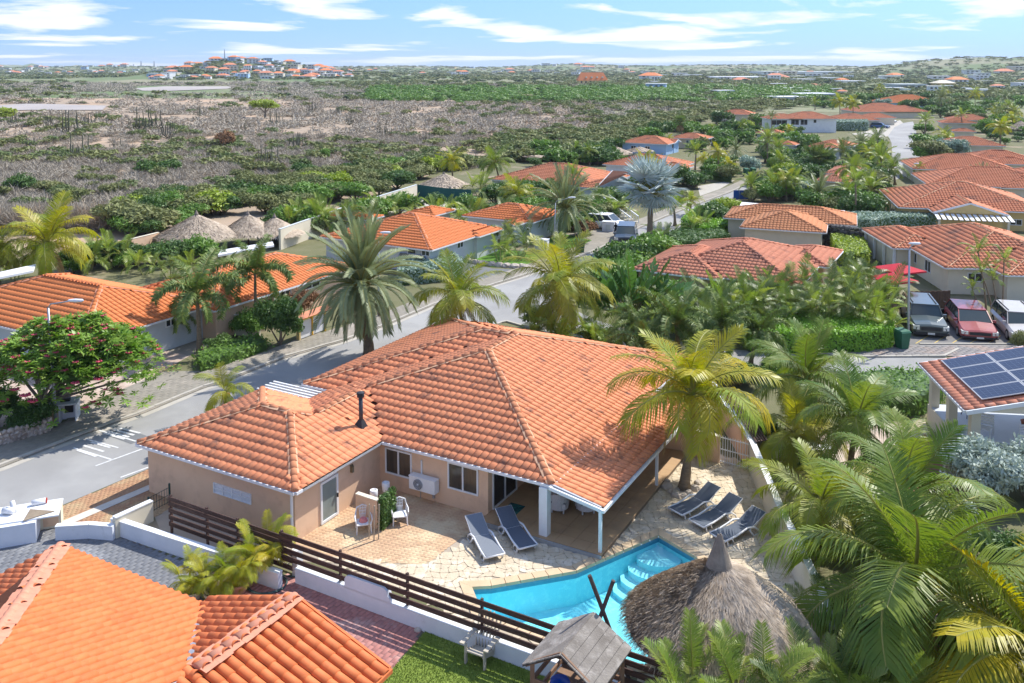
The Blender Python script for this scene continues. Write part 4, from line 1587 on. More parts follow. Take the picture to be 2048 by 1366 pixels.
sheet('villa_yard', [(300, 1010), (350, 960), (600, 960), (990, 1000), (990, 1085), (900, 1110), (700, 1135), (330, 1085)], .006, mat('yard_concrete', (.42, .35, .27), (.36, .30, .23), scale=1.5, rough=.95))
M_FJOINT = mat('flag_joint', (.46, .385, .28), (.41, .34, .25), scale=3, rough=1)
flagw = [P(a, b) for a, b in flag]
vs, tri = holed(flagw, [POOL], .008)
o = MB().add(vs, tri).build('terrace', M_FJOINT); o['kind'] = 'structure'
# terrace stones, patio, pool
patio = [P(a, b) for a, b in [(560, 1065), (600, 1030), (640, 1010), (760, 970), (990, 1035), (925, 1075), (848, 1130), (700, 1122), (610, 1100)]]
patio2 = [(p.x, p.y) for p in patio]
coping_out = [P(a, b) for a, b in [(905, 1160), (970, 1163), (1143, 1128), (1314, 1052), (1420, 1110), (1500, 1160)]]
PP = [(p.x, p.y) for p in POOL]
def grow(poly, d):
 n = len(poly)
 ar = sum(poly[i][0] * poly[(i + 1) % n][1] - poly[(i + 1) % n][0] * poly[i][1] for i in range(n))
 sg = -1 if ar > 0 else 1
 out = []
 for i in range(n):
  a, b, c = Vector(poly[i - 1][:2]), Vector(poly[i][:2]), Vector(poly[(i + 1) % n][:2])
  t1, t2 = (b - a).normalized(), (c - b).normalized()
  n1, n2 = Vector((-t1.y, t1.x)) * sg, Vector((-t2.y, t2.x)) * sg
  m = (n1 + n2)
  m = m / max(.3, m.dot(n1)) if m.length > 1e-5 else n1
  out.append((b.x + m.x * d, b.y + m.y * d))
 return out
COP = grow(PP, .34)
troot = tag(empty('terrace_paving'), kind='structure')
rr = random.Random(11)
gs = .26
x0, x1 = min(p.x for p in flagw), max(p.x for p in flagw)
y0, y1 = min(p.y for p in flagw), max(p.y for p in flagw)
jit = {}
def jv(i, j):
 if (i, j) not in jit:
  jit[(i, j)] = (x0 + (i + rr.uniform(-.46, .46)) * gs, y0 + (j + rr.uniform(-.46, .46)) * gs)
 return jit[(i, j)]
flagxy = [(p.x, p.y) for p in flagw]
porch = [HF.w(4.68, 4.38), HF.w(9.55, 4.38), HF.w(9.55, 16.5), HF.w(4.68, 16.5)]
porchxy = [(p.x, p.y) for p in porch]
stones, rest = [], MB()
for i in range(int((x1 - x0) / gs)):
 for j in range(int((y1 - y0) / gs)):
  q = [jv(i, j), jv(i + 1, j), jv(i + 1, j + 1), jv(i, j + 1)]
  cx, cy = sum(p[0] for p in q) / 4, sum(p[1] for p in q) / 4
  if not inside(flagxy, cx, cy) or inside(COP, cx, cy) or inside(patio2, cx, cy) or inside(porchxy, cx, cy):
   continue
  pl = []
  for k in range(4):
   a, b, c = q[k - 1], q[k], q[(k + 1) % 4]
   for f, o_ in ((.13, a), (.13, c)):
    px_, py_ = b[0] + (o_[0] - b[0]) * f, b[1] + (o_[1] - b[1]) * f
    pl.append((cx + (px_ - cx) * .96, cy + (py_ - cy) * .96))
  stones.append((math.hypot(cx - 3, cy - 28), pl))
stones.sort(key=lambda s: s[0])
for k, (d, pl) in enumerate(stones):
 z = .026 + rr.uniform(-.006, .008)
 if k < 300:
  c = Vector((pl[0][0], pl[0][1], 0))
  MB().prism([(p[0] - c.x, p[1] - c.y) for p in pl], .006, z).build('flagstone', M_FLAG, troot, loc=c)
 else:
  rest.prism(pl, .006, z)
if rest.v:
 rest.build('flagstones', M_FLAG, troot)['kind'] = 'stuff'
M_PATIO = mat('patio_brick', (.58, .40, .24), (.46, .29, .18), (.62, .48, .30), scale=1.5, s3=.8, t3=(.48, .6), rough=.95, vor=4.5)
sheet('patio', None, .016, M_PATIO, world=patio)
proot = tag(empty('patio_paving'), kind='structure')
quad_pavers(proot, patio, Oz(0), (U3 + V3).normalized(), (V3 - U3).normalized(), .12, .24, .018, M_PATIO, 300, name='patio_brick', hgt=.003, gap=.007)
M_COPE = mat('coping_stone', (.62, .47, .30), (.54, .40, .25), scale=2, rough=.9)
croot = tag(empty('pool_coping'), kind='structure')
n = len(PP)
for i in range(n):
 a, b = Vector(PP[i]), Vector(PP[(i + 1) % n])
 c, d = Vector(COP[i]), Vector(COP[(i + 1) % n])
 k = max(1, int((b - a).length / .42))
 for j in range(k):
  t0, t1 = j / k + .004, (j + 1) / k - .004
  pl = [a.lerp(b, t0), a.lerp(b, t1), c.lerp(d, t1), c.lerp(d, t0)]
  MB().prism([(p.x, p.y) for p in pl], -.06, .045 + rr.uniform(0, .003)).build('coping_stone', M_COPE, croot)
M_POOL = mat('pool_plaster', (.34, .76, .84), (.28, .70, .80), (.40, .80, .86), scale=.6, s3=5, t3=(.5, .6), rough=.7)
M_BAND = mat('pool_band', (.10, .32, .42), (.07, .25, .36), scale=8, rough=.5, vor=9)
MB_ = MB()
vs = [(p[0], p[1], -1.15) for p in PP]
MB_.add(vs, [tuple(range(n))])
MB_.add([(p[0], p[1], -1.15) for p in PP] + [(p[0], p[1], -.22) for p in PP], [(i, (i + 1) % n, (i + 1) % n + n, i + n) for i in range(n)])
basin = MB_.build('pool_basin', M_POOL)
basin['kind'] = 'structure'
MB().add([(p[0], p[1], -.22) for p in PP] + [(p[0], p[1], -.055) for p in PP], [(i, (i + 1) % n, (i + 1) % n + n, i + n) for i in range(n)]).build('tile_band', M_BAND, basin)
cpt = Vector(PP[3]); ea = (Vector(PP[2]) - cpt).normalized(); eb = (Vector(PP[4]) - cpt).normalized()
M_STEP = mat('pool_step', (.45, .80, .86), (.40, .76, .84), scale=2, rough=.7)
for k, (rad, z) in enumerate([(2.75, -1.0), (2.3, -.80), (1.85, -.58), (1.35, -.36)]):
 a0, a1 = math.atan2(ea.y, ea.x), math.atan2(eb.y, eb.x)
 if a1 < a0:
  a1 += 2 * math.pi
 if a1 - a0 > math.pi:
  a0, a1 = a1 - 2 * math.pi, a0
 pl = [(cpt.x, cpt.y)]
 for i in range(13):
  t = i / 12
  a = a0 + (a1 - a0) * t
  r_ = rad * (.8 + .2 * math.sin(math.pi * t) ** .5)
  pl.append((cpt.x + math.cos(a) * r_, cpt.y + math.sin(a) * r_))
 MB().prism(pl, -1.15 + .004 * k, z, 0).build('pool_step', M_STEP, basin)
def water_mat():
 m = bpy.data.materials.new('pool_water')
 m.use_nodes = True
 t = m.node_tree
 for n_ in list(t.nodes):
  t.nodes.remove(n_)
 out = N(t, 'ShaderNodeOutputMaterial')
 tr = N(t, 'ShaderNodeBsdfTransparent')
 tr.inputs[0].default_value = (.74, .965, .985, 1)
 gl = N(t, 'ShaderNodeBsdfGlossy')
 gl.inputs['Roughness'].default_value = .04
 nz = N(t, 'ShaderNodeTexNoise')
 nz.inputs['Scale'].default_value = 5
 nz.inputs['Detail'].default_value = 3
 bp = N(t, 'ShaderNodeBump')
 bp.inputs['Strength'].default_value = .12
 bp.inputs['Distance'].default_value = .04
 geo = N(t, 'ShaderNodeNewGeometry')
 L(t, geo.outputs['Position'], nz.inputs['Vector'])
 L(t, nz.outputs['Fac'], bp.inputs['Height'])
 L(t, bp.outputs[0], gl.inputs['Normal'])
 fr = N(t, 'ShaderNodeFresnel')
 fr.inputs[0].default_value = 1.33
 L(t, bp.outputs[0], fr.inputs['Normal'])
 ms = N(t, 'ShaderNodeMixShader')
 L(t, fr.outputs[0], ms.inputs[0])
 L(t, tr.outputs[0], ms.inputs[1])
 L(t, gl.outputs[0], ms.inputs[2])
 L(t, ms.outputs[0], out.inputs[0])
 return m
o = MB().add([(p[0], p[1], -.14) for p in PP], [tuple(range(n - 1, -1, -1))]).build('water', water_mat())
o['kind'] = 'structure'
# garden furniture
M_SLING = mat('grey_sling', (.115, .135, .17), (.095, .115, .15), scale=30, rough=.85)
M_SLINGL = mat('grey_sling_faded', (.20, .22, .25), (.17, .19, .22), scale=30, rough=.85)
M_PLAST = mat('white_plastic', (.78, .78, .78), (.74, .74, .75), scale=5, rough=.4)
def lounger(label, foot, head, m):
 f, h = P(*foot), P(*head)
 d = f - h
 ang = math.atan2(d.y, d.x)
 Ln = 2.1
 c = (f + h) / 2
 root = thing('sun_lounger', label, 'sun lounger', c, ang, 'sun loungers by the pool')
 hw = .31
 x0 = -Ln / 2
 hx_ = x0 + .78
 fr = MB()
 for s in (-1, 1):
  y = s * (hw + .04)
  fr.tube([(x0 + .30, y, .0), (x0 + .42, y, .20), (x0 + .62, y, .33), (x0 + .95, y, .40), (x0 + 1.25, y, .33), (x0 + 1.6, y, .27), (x0 + Ln, y, .25)], .035, 6)
  fr.tube([(x0 + 1.75, y, .27), (x0 + 1.66, y, .10), (x0 + 1.75, y, .01), (x0 + 1.92, y, .03), (x0 + 1.98, y, .24)], .028, 6)
  fr.tube([(x0 + .35, y, .03), (x0 + .62, y, .01), (x0 + .85, y, .28)], .03, 6)
 fr.tube([(x0 + Ln, -hw - .04, .25), (x0 + Ln, hw + .04, .25)], .035, 6)
 fr.tube([(hx_, -hw - .04, .28), (hx_, hw + .04, .28)], .025, 6)
 fr.build('frame', M_PLAST, root, smooth=True)
 seat = MB()
 pts = [(hx_, .28), (x0 + 1.2, .255), (x0 + 1.65, .25), (x0 + Ln, .265)]
 for (xa, za), (xb, zb) in zip(pts, pts[1:]):
  seat.obox((xa, -hw, za), (xb - xa, 0, zb - za), (0, 2 * hw, 0), (0, 0, .022))
 seat.build('seat', m, root)
 bk = MB()
 bk.obox((x0 - .02, -hw, .66), (hx_ - x0 + .02, 0, -.38), (0, 2 * hw, 0), (0, 0, .022))
 bk.build('backrest', m, root)
 bf = MB()
 for s in (-1, 1):
  bf.tube([(hx_, s * hw, .28), (x0 - .03, s * hw, .665)], .018, 5)
  bf.tube([(x0 + .3, s * hw, .5), (x0 + .55, s * hw, .28)], .014, 5)
 bf.tube([(x0 - .03, -hw, .665), (x0 - .03, hw, .665)], .02, 5)
 bf.build('back_frame', M_PLAST, root)
 return root
lounger('faded grey sun lounger left of the darker one beside the porch', (992, 1128), (946, 1063), M_SLINGL)
lounger('dark grey sun lounger nearest the porch corner, foot towards the pool', (1060, 1112), (1004, 1046), M_SLING)
lounger('dark grey sun lounger closest to the leaning coconut palm', (1345, 1038), (1432, 1001), M_SLING)
lounger('dark grey sun lounger in the middle of the row of three by the pool', (1388, 1062), (1474, 1024), M_SLING)
lounger('dark grey sun lounger nearest the thatched parasol', (1430, 1090), (1520, 1052), M_SLING)
def plastic_chair(label, base, ang, s=1.0):
 root = thing('plastic_chair', label, 'chair', P(*base), ang, 'white plastic garden chairs', (s, s, s * .92))
 l = MB()
 for x, y in ((.22, .24), (.22, -.24), (-.22, .22), (-.22, -.22)):
  MB().tube([(x * 1.12, y * 1.08, 0), (x, y, .38)], [.022, .03], 6).build('leg', M_PLAST, root)
 MB().prism([(.27, -.25), (.27, .25), (-.22, .22), (-.22, -.22)], .37, .405).build('seat', M_PLAST, root)
 b = MB()
 arc = [(-.22, -.24, .38), (-.27, -.25, .62), (-.31, -.2, .82), (-.33, 0, .90), (-.31, .2, .82), (-.27, .25, .62), (-.22, .24, .38)]
 b.tube(arc, .026, 6)
 for s_ in (-1, 1):
  b.tube([(-.27, s_ * .25, .62), (0, s_ * .30, .60), (.24, s_ * .29, .56), (.24, s_ * .25, .38)], .024, 6)
 for y in (-.1, -.05, 0, .05, .1):
  b.bar((-.24, y * .8, .40), (-.325, y * 1.3, .86), .022, .012)
 for z in (.55, .68, .8):
  b.bar((-.28, -.12, z), (-.28, .12, z), .012, .025)
 b.build('backrest', M_PLAST, root)
 return root
plastic_chair('white plastic chair holding a pink cloth, next to the divider wall', (727, 1062), R(-75))
plastic_chair('white plastic chair against the wall right of the ivy screen', (800, 1046), R(-80))
cw = P(727, 1062)
o = MB()
o.lathe([(0, .13), (.10, .12), (.15, .05), (.16, 0)], 9)
oo = o.build('pink_cloth', mat('pink_cloth', (.75, .28, .27), (.65, .2, .2), scale=9, rough=.9, bump=1, bscale=18), None, loc=(cw.x, cw.y, .375))
tag(oo, 'crumpled pink cloth on the seat of the white plastic chair', 'cloth')
for i, q in enumerate([(738, 1078), (748, 1082), (757, 1080)]):
 o = MB().tube([(0, 0, 0), (.03, .03 * i, 1.28)], .025, 6).build('wooden_pole', mat('weathered_pole', (.42, .36, .28), (.34, .29, .22), scale=4, rough=.9), None, loc=P(*q))
 tag(o, ['left pole of the three weathered poles leaning by the divider wall', 'middle pole of the three weathered poles leaning by the divider wall', 'right pole of the three weathered poles leaning by the divider wall'][i], 'pole', 'weathered poles by the divider wall')
for i, q in enumerate([(748, 1020), (772, 1004)]):
 r_ = thing('white_urn', ['white ceramic urn nearer the divider wall', 'white ceramic urn in the corner below the window'][i], 'urn', P(*q), 0, 'white urns behind the divider wall')
 u = MB(); u.lathe([(.0, 0), (.13, 0), (.10, .3), (.15, .6), (.15, .78), (.11, .80), (.10, .7), (0, .68)], 14)
 u.build('body', M_PLAST, r_, smooth=True)
M_WICK = mat('white_wicker', (.66, .66, .67), (.52, .52, .54), scale=40, rough=.8)
def wicker(label, base, ang):
 root = thing('wicker_armchair', label, 'chair', P(*base, .16), ang, 'white wicker armchairs under the porch')
 MB().box(-.28, .30, -.30, .30, .20, .36).build('seat', M_WICK, root)
 MB().box(-.24, .28, -.25, .25, .36, .42).build('cushion', mat('dark_cushion', (.03, .035, .05), (.05, .055, .07), rough=.9), root)
 b = MB()
 for i in range(8):
  a0, a1 = R(95 + i * 21.5), R(95 + (i + 1) * 21.5)
  p0, p1 = (math.cos(a0) * .33, math.sin(a0) * .33), (math.cos(a1) * .33, math.sin(a1) * .33)
  q0, q1 = (p0[0] * .9, p0[1] * .9), (p1[0] * .9, p1[1] * .9)
  h0, h1 = .5 + .24 * max(0, -math.cos(a0)), .5 + .24 * max(0, -math.cos(a1))
  b.add([(*p0, .12), (*p1, .12), (*p1, h1), (*p0, h0), (*q0, .12), (*q1, .12), (*q1, h1), (*q0, h0)], [(0, 1, 2, 3), (5, 4, 7, 6), (3, 2, 6, 7)])
 for s in (-1, 1):
  b.box(-.05, .30, s * .30 - .03, s * .30 + .03, .12, .5)
 b.build('backrest', M_WICK, root)
 for x, y in ((.25, .27), (.25, -.27), (-.23, .22), (-.23, -.22)):
  MB().box(x - .025, x + .025, y - .025, y + .025, 0, .2).build('leg', M_WICK, root)
 return root
wicker('white wicker armchair nearest the white porch column', (1118, 1020), R(75))
wicker('white wicker armchair nearest the slim porch post', (1172, 1022), R(105))
wicker('white wicker armchair behind the table left side', (1110, 985), R(-60))
tbl = thing('dining_table', 'dark topped dining table on white frame under the porch', 'table', P(1150, 1003, .16), TH)
MB().box(-.75, .75, -.42, .42, .56, .60).build('tabletop', mat('table_wood', (.28, .16, .08), (.2, .11, .06), scale=3, rough=.6), tbl)
MB().box(-.45, .45, -.3, .3, .60, .612).build('table_mat', M_BLACK, tbl)
for x in (-.68, .68):
 for y in (-.36, .36):
  MB().box(x - .03, x + .03, y - .03, y + .03, 0, .56).build('leg', M_WICK, tbl)
o = MB().box(-.55, .55, -.3, .3, 0, .015).build('doormat', mat('green_mat', (.01, .10, .10), (.005, .05, .06), (.02, .15, .14), scale=3, s3=9, t3=(.5, .55), rough=1), None, loc=P(1022, 1022, .155))
o.rotation_euler = (0, 0, TH + R(90))
tag(o, 'dark teal patterned doormat outside the sliding glass door', 'doormat')
M_ROCK = mat('pale_boulder', (.55, .48, .40), (.42, .36, .30), (.30, .25, .21), scale=3, s3=4, t3=(.55, .7), rough=.95, bump=.8, bscale=6)
def boulder(p, r, seed, label, group, m=None):
 key = ('rock', seed % 5)
 if key not in CLD:
  rr_ = random.Random(seed % 5)
  mb = MB()
  n_, k_ = 9, 6
  vs, fs = [], []
  for i in range(k_ + 1):
   th = math.pi * i / k_
   for j in range(n_):
    a = 2 * math.pi * j / n_
    d = 1 + .28 * noise.noise(Vector((math.sin(th) * math.cos(a) * 1.6 + seed * 3.1, math.sin(th) * math.sin(a) * 1.6, math.cos(th) * 1.6)))
    vs.append((math.sin(th) * math.cos(a) * d, math.sin(th) * math.sin(a) * d * .8, max(-.25, math.cos(th) * .62 * d)))
  for i in range(k_):
   for j in range(n_):
    a, b = i * n_ + j, i * n_ + (j + 1) % n_
    fs.append((a, a + n_, b + n_, b))
  mb.add(vs, fs)
  CLD[key] = mb.mesh('boulder', M_ROCK)
 o = link('boulder', CLD[key], None, (p.x, p.y, p.z + r * .15), (0, 0, seed * 1.1), r)
 if m:
  o.material_slots[0].link = 'OBJECT'; o.material_slots[0].material = m
 return tag(o, label, 'boulder', group)
for i, (x, y, r_) in enumerate([(1335, 975, .26), (1343, 985, .2), (1352, 992, .27), (1366, 993, .2), (1378, 990, .25), (1390, 980, .27), (1334, 966, .18), (1395, 968, .2), (1368, 984, .17), (1355, 982, .18)]):
 boulder(P(x, y), r_, i, ['pale boulder at the left end of the ring round the palm foot', 'small pale boulder at the front left of the palm foot', 'large pale boulder in front of the palm foot', 'small pale boulder straight before the palm trunk',
   'pale boulder at the front right of the palm foot', 'large pale boulder right of the palm foot', 'small pale boulder touching the porch side of the ring', 'small pale boulder behind the right of the ring', 'small boulder tucked against the palm trunk',
   'little boulder between the front stones and the palm trunk'][i], 'pale boulders ringing the palm foot')
# thatched parasol
M_THATCH = mat('thatch', (.44, .345, .25), (.66, .555, .43), (.25, .195, .145), scale=3.5, s3=1.2, t3=(.5, .7), rough=1, detail=8)
M_THATCHD = mat('dark_thatch', (.20, .165, .135), (.32, .27, .22), scale=5, rough=1, detail=8)
def thatch(name, label, c, R_, zr, zt, hat_h=0.55, strands=9000, post=True, group=None, sl=.30, sw=.010, hat_r=.3, cat='thatched parasol', ex=1.25):
 root = thing(name, label, cat, (c.x, c.y, 0), 0, group)
 prof = lambda s: (R_ * s, zt - (zt - zr) * (s ** ex))
 mb = MB()
 mb.lathe([(prof(s)[0], prof(s)[1] - .05) for s in np.linspace(0.02, 1, 12)] + [(R_ * .9, zr + .12), (.1, zt - .25)], 40)
 th = mb.build('thatch_bed', M_THATCHD, root, smooth=True)
 r = np.random.default_rng(3)
 n_ = strands
 s = np.sqrt(r.random(n_)) * 1.0
 s = np.where(s < .06, .06, s)
 a = r.random(n_) * 2 * np.pi
 z = zt - (zt - zr) * s ** ex
 ct = np.stack([np.cos(a), np.sin(a)], 1)
 slope = -(zt - zr) * ex * s ** (ex - 1) / R_
 d = np.stack([ct[:, 0], ct[:, 1], slope], 1)
 tang = np.stack([-ct[:, 1], ct[:, 0], np.zeros(n_)], 1)
 d = d / np.linalg.norm(d, axis=1)[:, None] + tang * r.normal(size=n_)[:, None] * .28 + np.array([0, 0, 1]) * (r.random(n_)[:, None] * .22 - .02)
 p = np.stack([ct[:, 0] * R_ * s, ct[:, 1] * R_ * s, z], 1)
 ln = sl * (.5 + r.random(n_))[:, None]
 w_ = tang * sw * (.6 + .9 * r.random(n_))[:, None]
 up = np.array([0, 0, .022])
 V = np.stack([p - w_ , p + w_, p + d * ln * .7 + w_ * .8 + up, p + d * ln - w_ * .2 + up * .3], 1).reshape(-1, 3)
 o = link('thatch_reeds', npmesh('reeds', V, [np.arange(n_ * 4).reshape(-1, 4)], M_THATCH), root)
 o['kind'] = 'stuff'
 if hat_h:
  hb = MB()
  hb.lathe([(hat_r * 1.0, -.02), (hat_r * .68, .18), (hat_r * .34, hat_h * .6), (hat_r * .16, hat_h * .92), (.0, hat_h)], 18, 0, (0, 0, zt - .08))
  k = 70
  for i in range(k):
   a_ = 2 * math.pi * i / k
   x, y = math.cos(a_), math.sin(a_)
   r0, r1 = hat_r * 1.08, hat_r * .15
   hb.bar((x * r0, y * r0, zt - .12), (x * r1, y * r1, zt - .08 + hat_h * (.95 + .1 * random.random())), .022, .02)
  hb.build('thatch_hat', M_THATCHD, root)
  MB().tube([(math.cos(t) * hat_r, math.sin(t) * hat_r, zt - .05) for t in np.linspace(0, 2 * math.pi, 25)], .012, 4, cap=False).build('binding_wire', M_BLACK, root)
 if post:
  MB().tube([(0, 0, 0), (0, 0, zt - .2)], .09, 8).build('post', mat('brown_post', (.16, .10, .06), (.12, .075, .05), scale=4, rough=.9), root)
 return root
pc = P(1436, 1237, 1.5)
zt_ = hat(pc.x, pc.y, 1122)
thatch('thatched_parasol', 'large thatched parasol with pointed hat standing at the pool edge', pc, 2.52, 1.42, zt_ - .02, hat_h=hat(pc.x, pc.y, 1068) - zt_ + .06, strands=26000, hat_r=.32)
for k in range(10):
 pass
# boundary wall and slat fence in front
M_BOARD = mat('dark_stained_board', (.085, .045, .035), (.055, .032, .028), (.13, .075, .055), scale=2, s3=3, t3=(.5, .68), rough=.7, detail=8, bump=.3, bscale=25, stretch=(.6, .6, 5))
FB = -1.52
fw = thing('boundary_wall', 'low lilac white boundary wall below the slat fence with a raised rounded hump', 'wall', HF.w(1.45, FB), TH)
a_of = lambda x, y, z: HF.px(x, y, z)[0]
wl = 13.0
MB().box(0, wl, -.09, .09, 0, .50).build('wall_body', M_WHITE2, fw)
hump = [(2.05, .5), (2.05, .78), (2.12, .88), (2.25, .92), (3.55, .92), (3.68, .86), (3.72, .70), (3.8, .62), (3.85, .5)]
hm = MB()
hm.add([(x, -.10, z) for x, z in hump] + [(x, .10, z) for x, z in hump], [tuple(range(9)), tuple(range(17, 8, -1))] + [(i + 9, i + 10, i + 1, i) for i in range(8)])
hm.build('wall_hump', M_WHITE2, fw)
MB().box(0, wl, -.10, .10, .50, .52).build('coping', M_WHITE, fw)
def slat_fence(label, a0, a1, b, zs, bh, posts, z0=0.0, foot=.5, ext=None):
 root = thing('slat_fence', label, 'fence', HF.w(a0, b), TH, 'brown slat fences on the boundary')
 for z in zs:
  n_ = max(1, round((a1 - a0) / 2.4))
  for i in range(n_):
   s0, s1 = (a1 - a0) * i / n_, (a1 - a0) * (i + 1) / n_
   MB().box(s0 + .004, s1 - .004, -.018, .018, z, z + bh).build('board', M_BOARD, root)
 for p_ in posts:
  MB().box(p_ - a0 - .035, p_ - a0 + .035, .02, .09, foot, zs[-1] + bh + .03).build('post', M_BOARD, root)
  MB().box(p_ - a0 - .06, p_ - a0 + .06, -.03, .11, foot - .02, foot + .05).build('post_shoe', M_STEEL, root)
 return root
a_l = a_of(587, 1043, 1.55)
ps = [a_of(x, y, 1.5) for x, y in ((707, 1084), (840, 1128), (984, 1180), (1148, 1233), (1327, 1296), (1460, 1356))]
slat_fence('long dark brown slat fence between the patio and the red brick yard', a_l, 14.6, FB, (.62, .87, 1.12, 1.37), .155, [a_l + .05] + [p for p in ps if p < 14.5])
fa0 = HF.px(330, 1000, 1.35)
fa1 = HF.px(590, 1078, 1.35)
slat_fence('shorter dark brown slat fence in front of the windowless peach end wall', fa0[0], fa1[0], fa0[1] * .5 + fa1[1] * .5, (.35, .60, .85, 1.10, 1.28), .15, [fa0[0] + .06, HF.px(406, 1028, 1.3)[0], HF.px(484, 1040, 1.3)[0]], foot=.0)
def wallseg(name, label, pts, h, th=.18, m=M_WHITE2, cap=None, z0=0.0, cat='wall', at=None, group=None):
 """wall along picture points of its top edge at height h (or of its foot when at=0)"""
 zz = h if at is None else at
 ps_ = [P(x, y, zz) for x, y in pts]
 root = thing(name, label, cat, (ps_[0].x, ps_[0].y, 0), 0, group)
 b = MB(); c_ = MB()
 o_ = ps_[0]
 for p, q in zip(ps_, ps_[1:]):
  d = (q - p); d.z = 0
  dn = d.normalized()
  s = Vector((-dn.y, dn.x, 0)) * th
  pp = Vector((p.x - o_.x, p.y - o_.y, z0)) - s / 2
  b.obox(pp, d, s, (0, 0, h - z0))
  if cap:
   c_.obox(pp - s * .1 + Vector((0, 0, h - z0)), d, s * 1.2, (0, 0, .04))
 b.build('wall_body', m, root)
 if cap:
  c_.build('coping', cap, root)
 return root
wallseg('yard_wall', 'pale grey white wall stepping down beside the dark paved yard', [(226, 1036), (333, 1071), (445, 1106), (560, 1146)], .55, .2, M_WHITE2, M_WHITE)
wallseg('end_wall', 'short cream wall with sloping top beside the forecourt', [(228, 1036), (303, 1002)], .75, .18, M_CREAM, M_WHITE)
wallseg('low_wall', 'low white curved wall between the block with pipes and the yard', [(112, 1052), (180, 1048), (228, 1052)], .5, .2, M_WHITE2, M_WHITE)
kb = thing('meter_block', 'white masonry block with two capped pipes and a triangular opening', 'masonry block', P(60, 1088), R(20))
MB().box(-1.25, .2, 0, 1.1, 0, .75).build('block', M_WHITE2, kb)
MB().box(-1.27, .9, .2, 1.5, .75, .80).build('slab', M_WHITE, kb)
MB().box(.2, .88, .9, 1.45, 0, .75).build('niche', M_CREAM, kb)
MB().box(.3, .8, .88, .93, .1, .6).build('niche_opening', M_PEACH, kb)
MB().add([(-.2, .1, .81), (.75, .5, .81), (-.1, .95, .81), (-.2, .1, .83), (.75, .5, .83), (-.1, .95, .83)], [(3, 4, 5), (0, 1, 4, 3), (1, 2, 5, 4), (2, 0, 3, 5)]).build('triangular_lid', mat('dry_soil', (.30, .24, .17), (.22, .17, .12)), kb)
MB().tube([(-.1, 1.25, .90), (.35, 1.3, .90)], .10, 12).build('pipe', M_PLAST, kb, smooth=True)
MB().tube([(.36, 1.3, .90), (.40, 1.3, .90)], .095, 12).build('pipe_cap', mat('red_cap', (.45, .07, .05), (.4, .06, .04)), kb)
MB().tube([(-.95, .95, .92), (-.6, .8, .92)], .12, 12).build('pipe', M_PLAST, kb, smooth=True)
MB().tube([(-.6, .95, .8), (-.66, .98, 1.2)], [.10, .08], 10).build('vent_pipe', M_PLAST, kb, smooth=True)
mg = thing('mesh_gate', 'small dark green wire mesh gate beside the end wall', 'gate', P(298, 1033), 0)
e1 = P(340, 1010) - P(298, 1033)
g_ = MB()
g_.bar((0, 0, 0), (0, 0, .75), .06); g_.bar(e1, e1 + Vector((0, 0, .85)), .06)
for i in range(9):
 g_.bar(Vector((0, 0, .1)) + e1 * (i / 8), Vector((0, 0, .72)) + e1 * (i / 8), .012)
for z in (.15, .42, .7):
 g_.bar((0, 0, z), e1 + Vector((0, 0, z)), .014)
g_.build('mesh_panel', mat('green_metal', (.02, .06, .05), (.03, .07, .06), rough=.6), mg)
M_GREYBR = mat('dark_yard_brick', (.20, .205, .215), (.15, .155, .165), (.26, .265, .275), scale=1.5, s3=.6, t3=(.5, .65), rough=.9, vor=4.5)
M_REDBR = mat('red_yard_brick', (.46, .22, .19), (.36, .15, .13), (.52, .33, .29), scale=1.8, s3=.9, t3=(.52, .66), rough=.9, vor=4.5)
gy = [P(a, b) for a, b in [(-60, 1090), (60, 1070), (112, 1056), (228, 1062), (240, 1074), (406, 1138), (470, 1160), (400, 1260), (-60, 1300)]]
sheet('dark_yard', None, .010, M_JOINT, world=gy)
gr_ = tag(empty('dark_yard_paving'), kind='structure')
quad_pavers(gr_, gy, Oz(0), V3, U3, .16, .32, .012, M_GREYBR, 280, name='yard_brick', hgt=.005, gap=.009)
ry = [P(a, b) for a, b in [(406, 1138), (560, 1150), (604, 1156), (856, 1250), (770, 1366), (700, 1420), (500, 1420), (400, 1260)]]
sheet('red_yard', None, .014, M_JOINT, world=ry)
rr_ = tag(empty('red_yard_paving'), kind='structure')
quad_pavers(rr_, ry, Oz(0), V3, U3, .155, .31, .016, M_REDBR, 300, name='yard_brick', hgt=.005, gap=.009)
M_TURF = mat('artificial_turf', (.24, .32, .055), (.19, .27, .045), (.28, .36, .07), scale=5, s3=1.1, t3=(.5, .7), rough=1, detail=8, bump=.7, bscale=70)
lw = [(859, 1254), (1100, 1345), (1300, 1425), (1300, 1560), (640, 1500)]
sheet('lawn', lw, .03, M_TURF)
lwp = [(P(a, b).x, P(a, b).y) for a, b in lw]
r = np.random.default_rng(2)
n_ = 26000
xs = np.array([p[0] for p in lwp]); yy = np.array([p[1] for p in lwp])
X = r.uniform(xs.min(), xs.max(), n_ * 2); Y = r.uniform(20.5, yy.max(), n_ * 2)
ok = np.array([inside(lwp, x, y) for x, y in zip(X, Y)])
X, Y = X[ok], Y[ok]
k = len(X)
a = r.random(k) * 6.28
w_ = .010
h_ = .03 + .02 * r.random(k)
V = np.stack([np.stack([X - np.cos(a) * w_, Y - np.sin(a) * w_, np.full(k, .03)], 1), np.stack([X + np.cos(a) * w_, Y + np.sin(a) * w_, np.full(k, .03)], 1),
    np.stack([X + r.normal(size=k) * .012, Y + r.normal(size=k) * .012, .03 + h_], 1)], 1).reshape(-1, 3)
o = link('lawn_blades', npmesh('lawn_blades', V, [np.arange(k * 3).reshape(-1, 3)], M_TURF))
tag(o, 'short artificial grass of the lawn beside the wall', 'grass', kind='stuff')
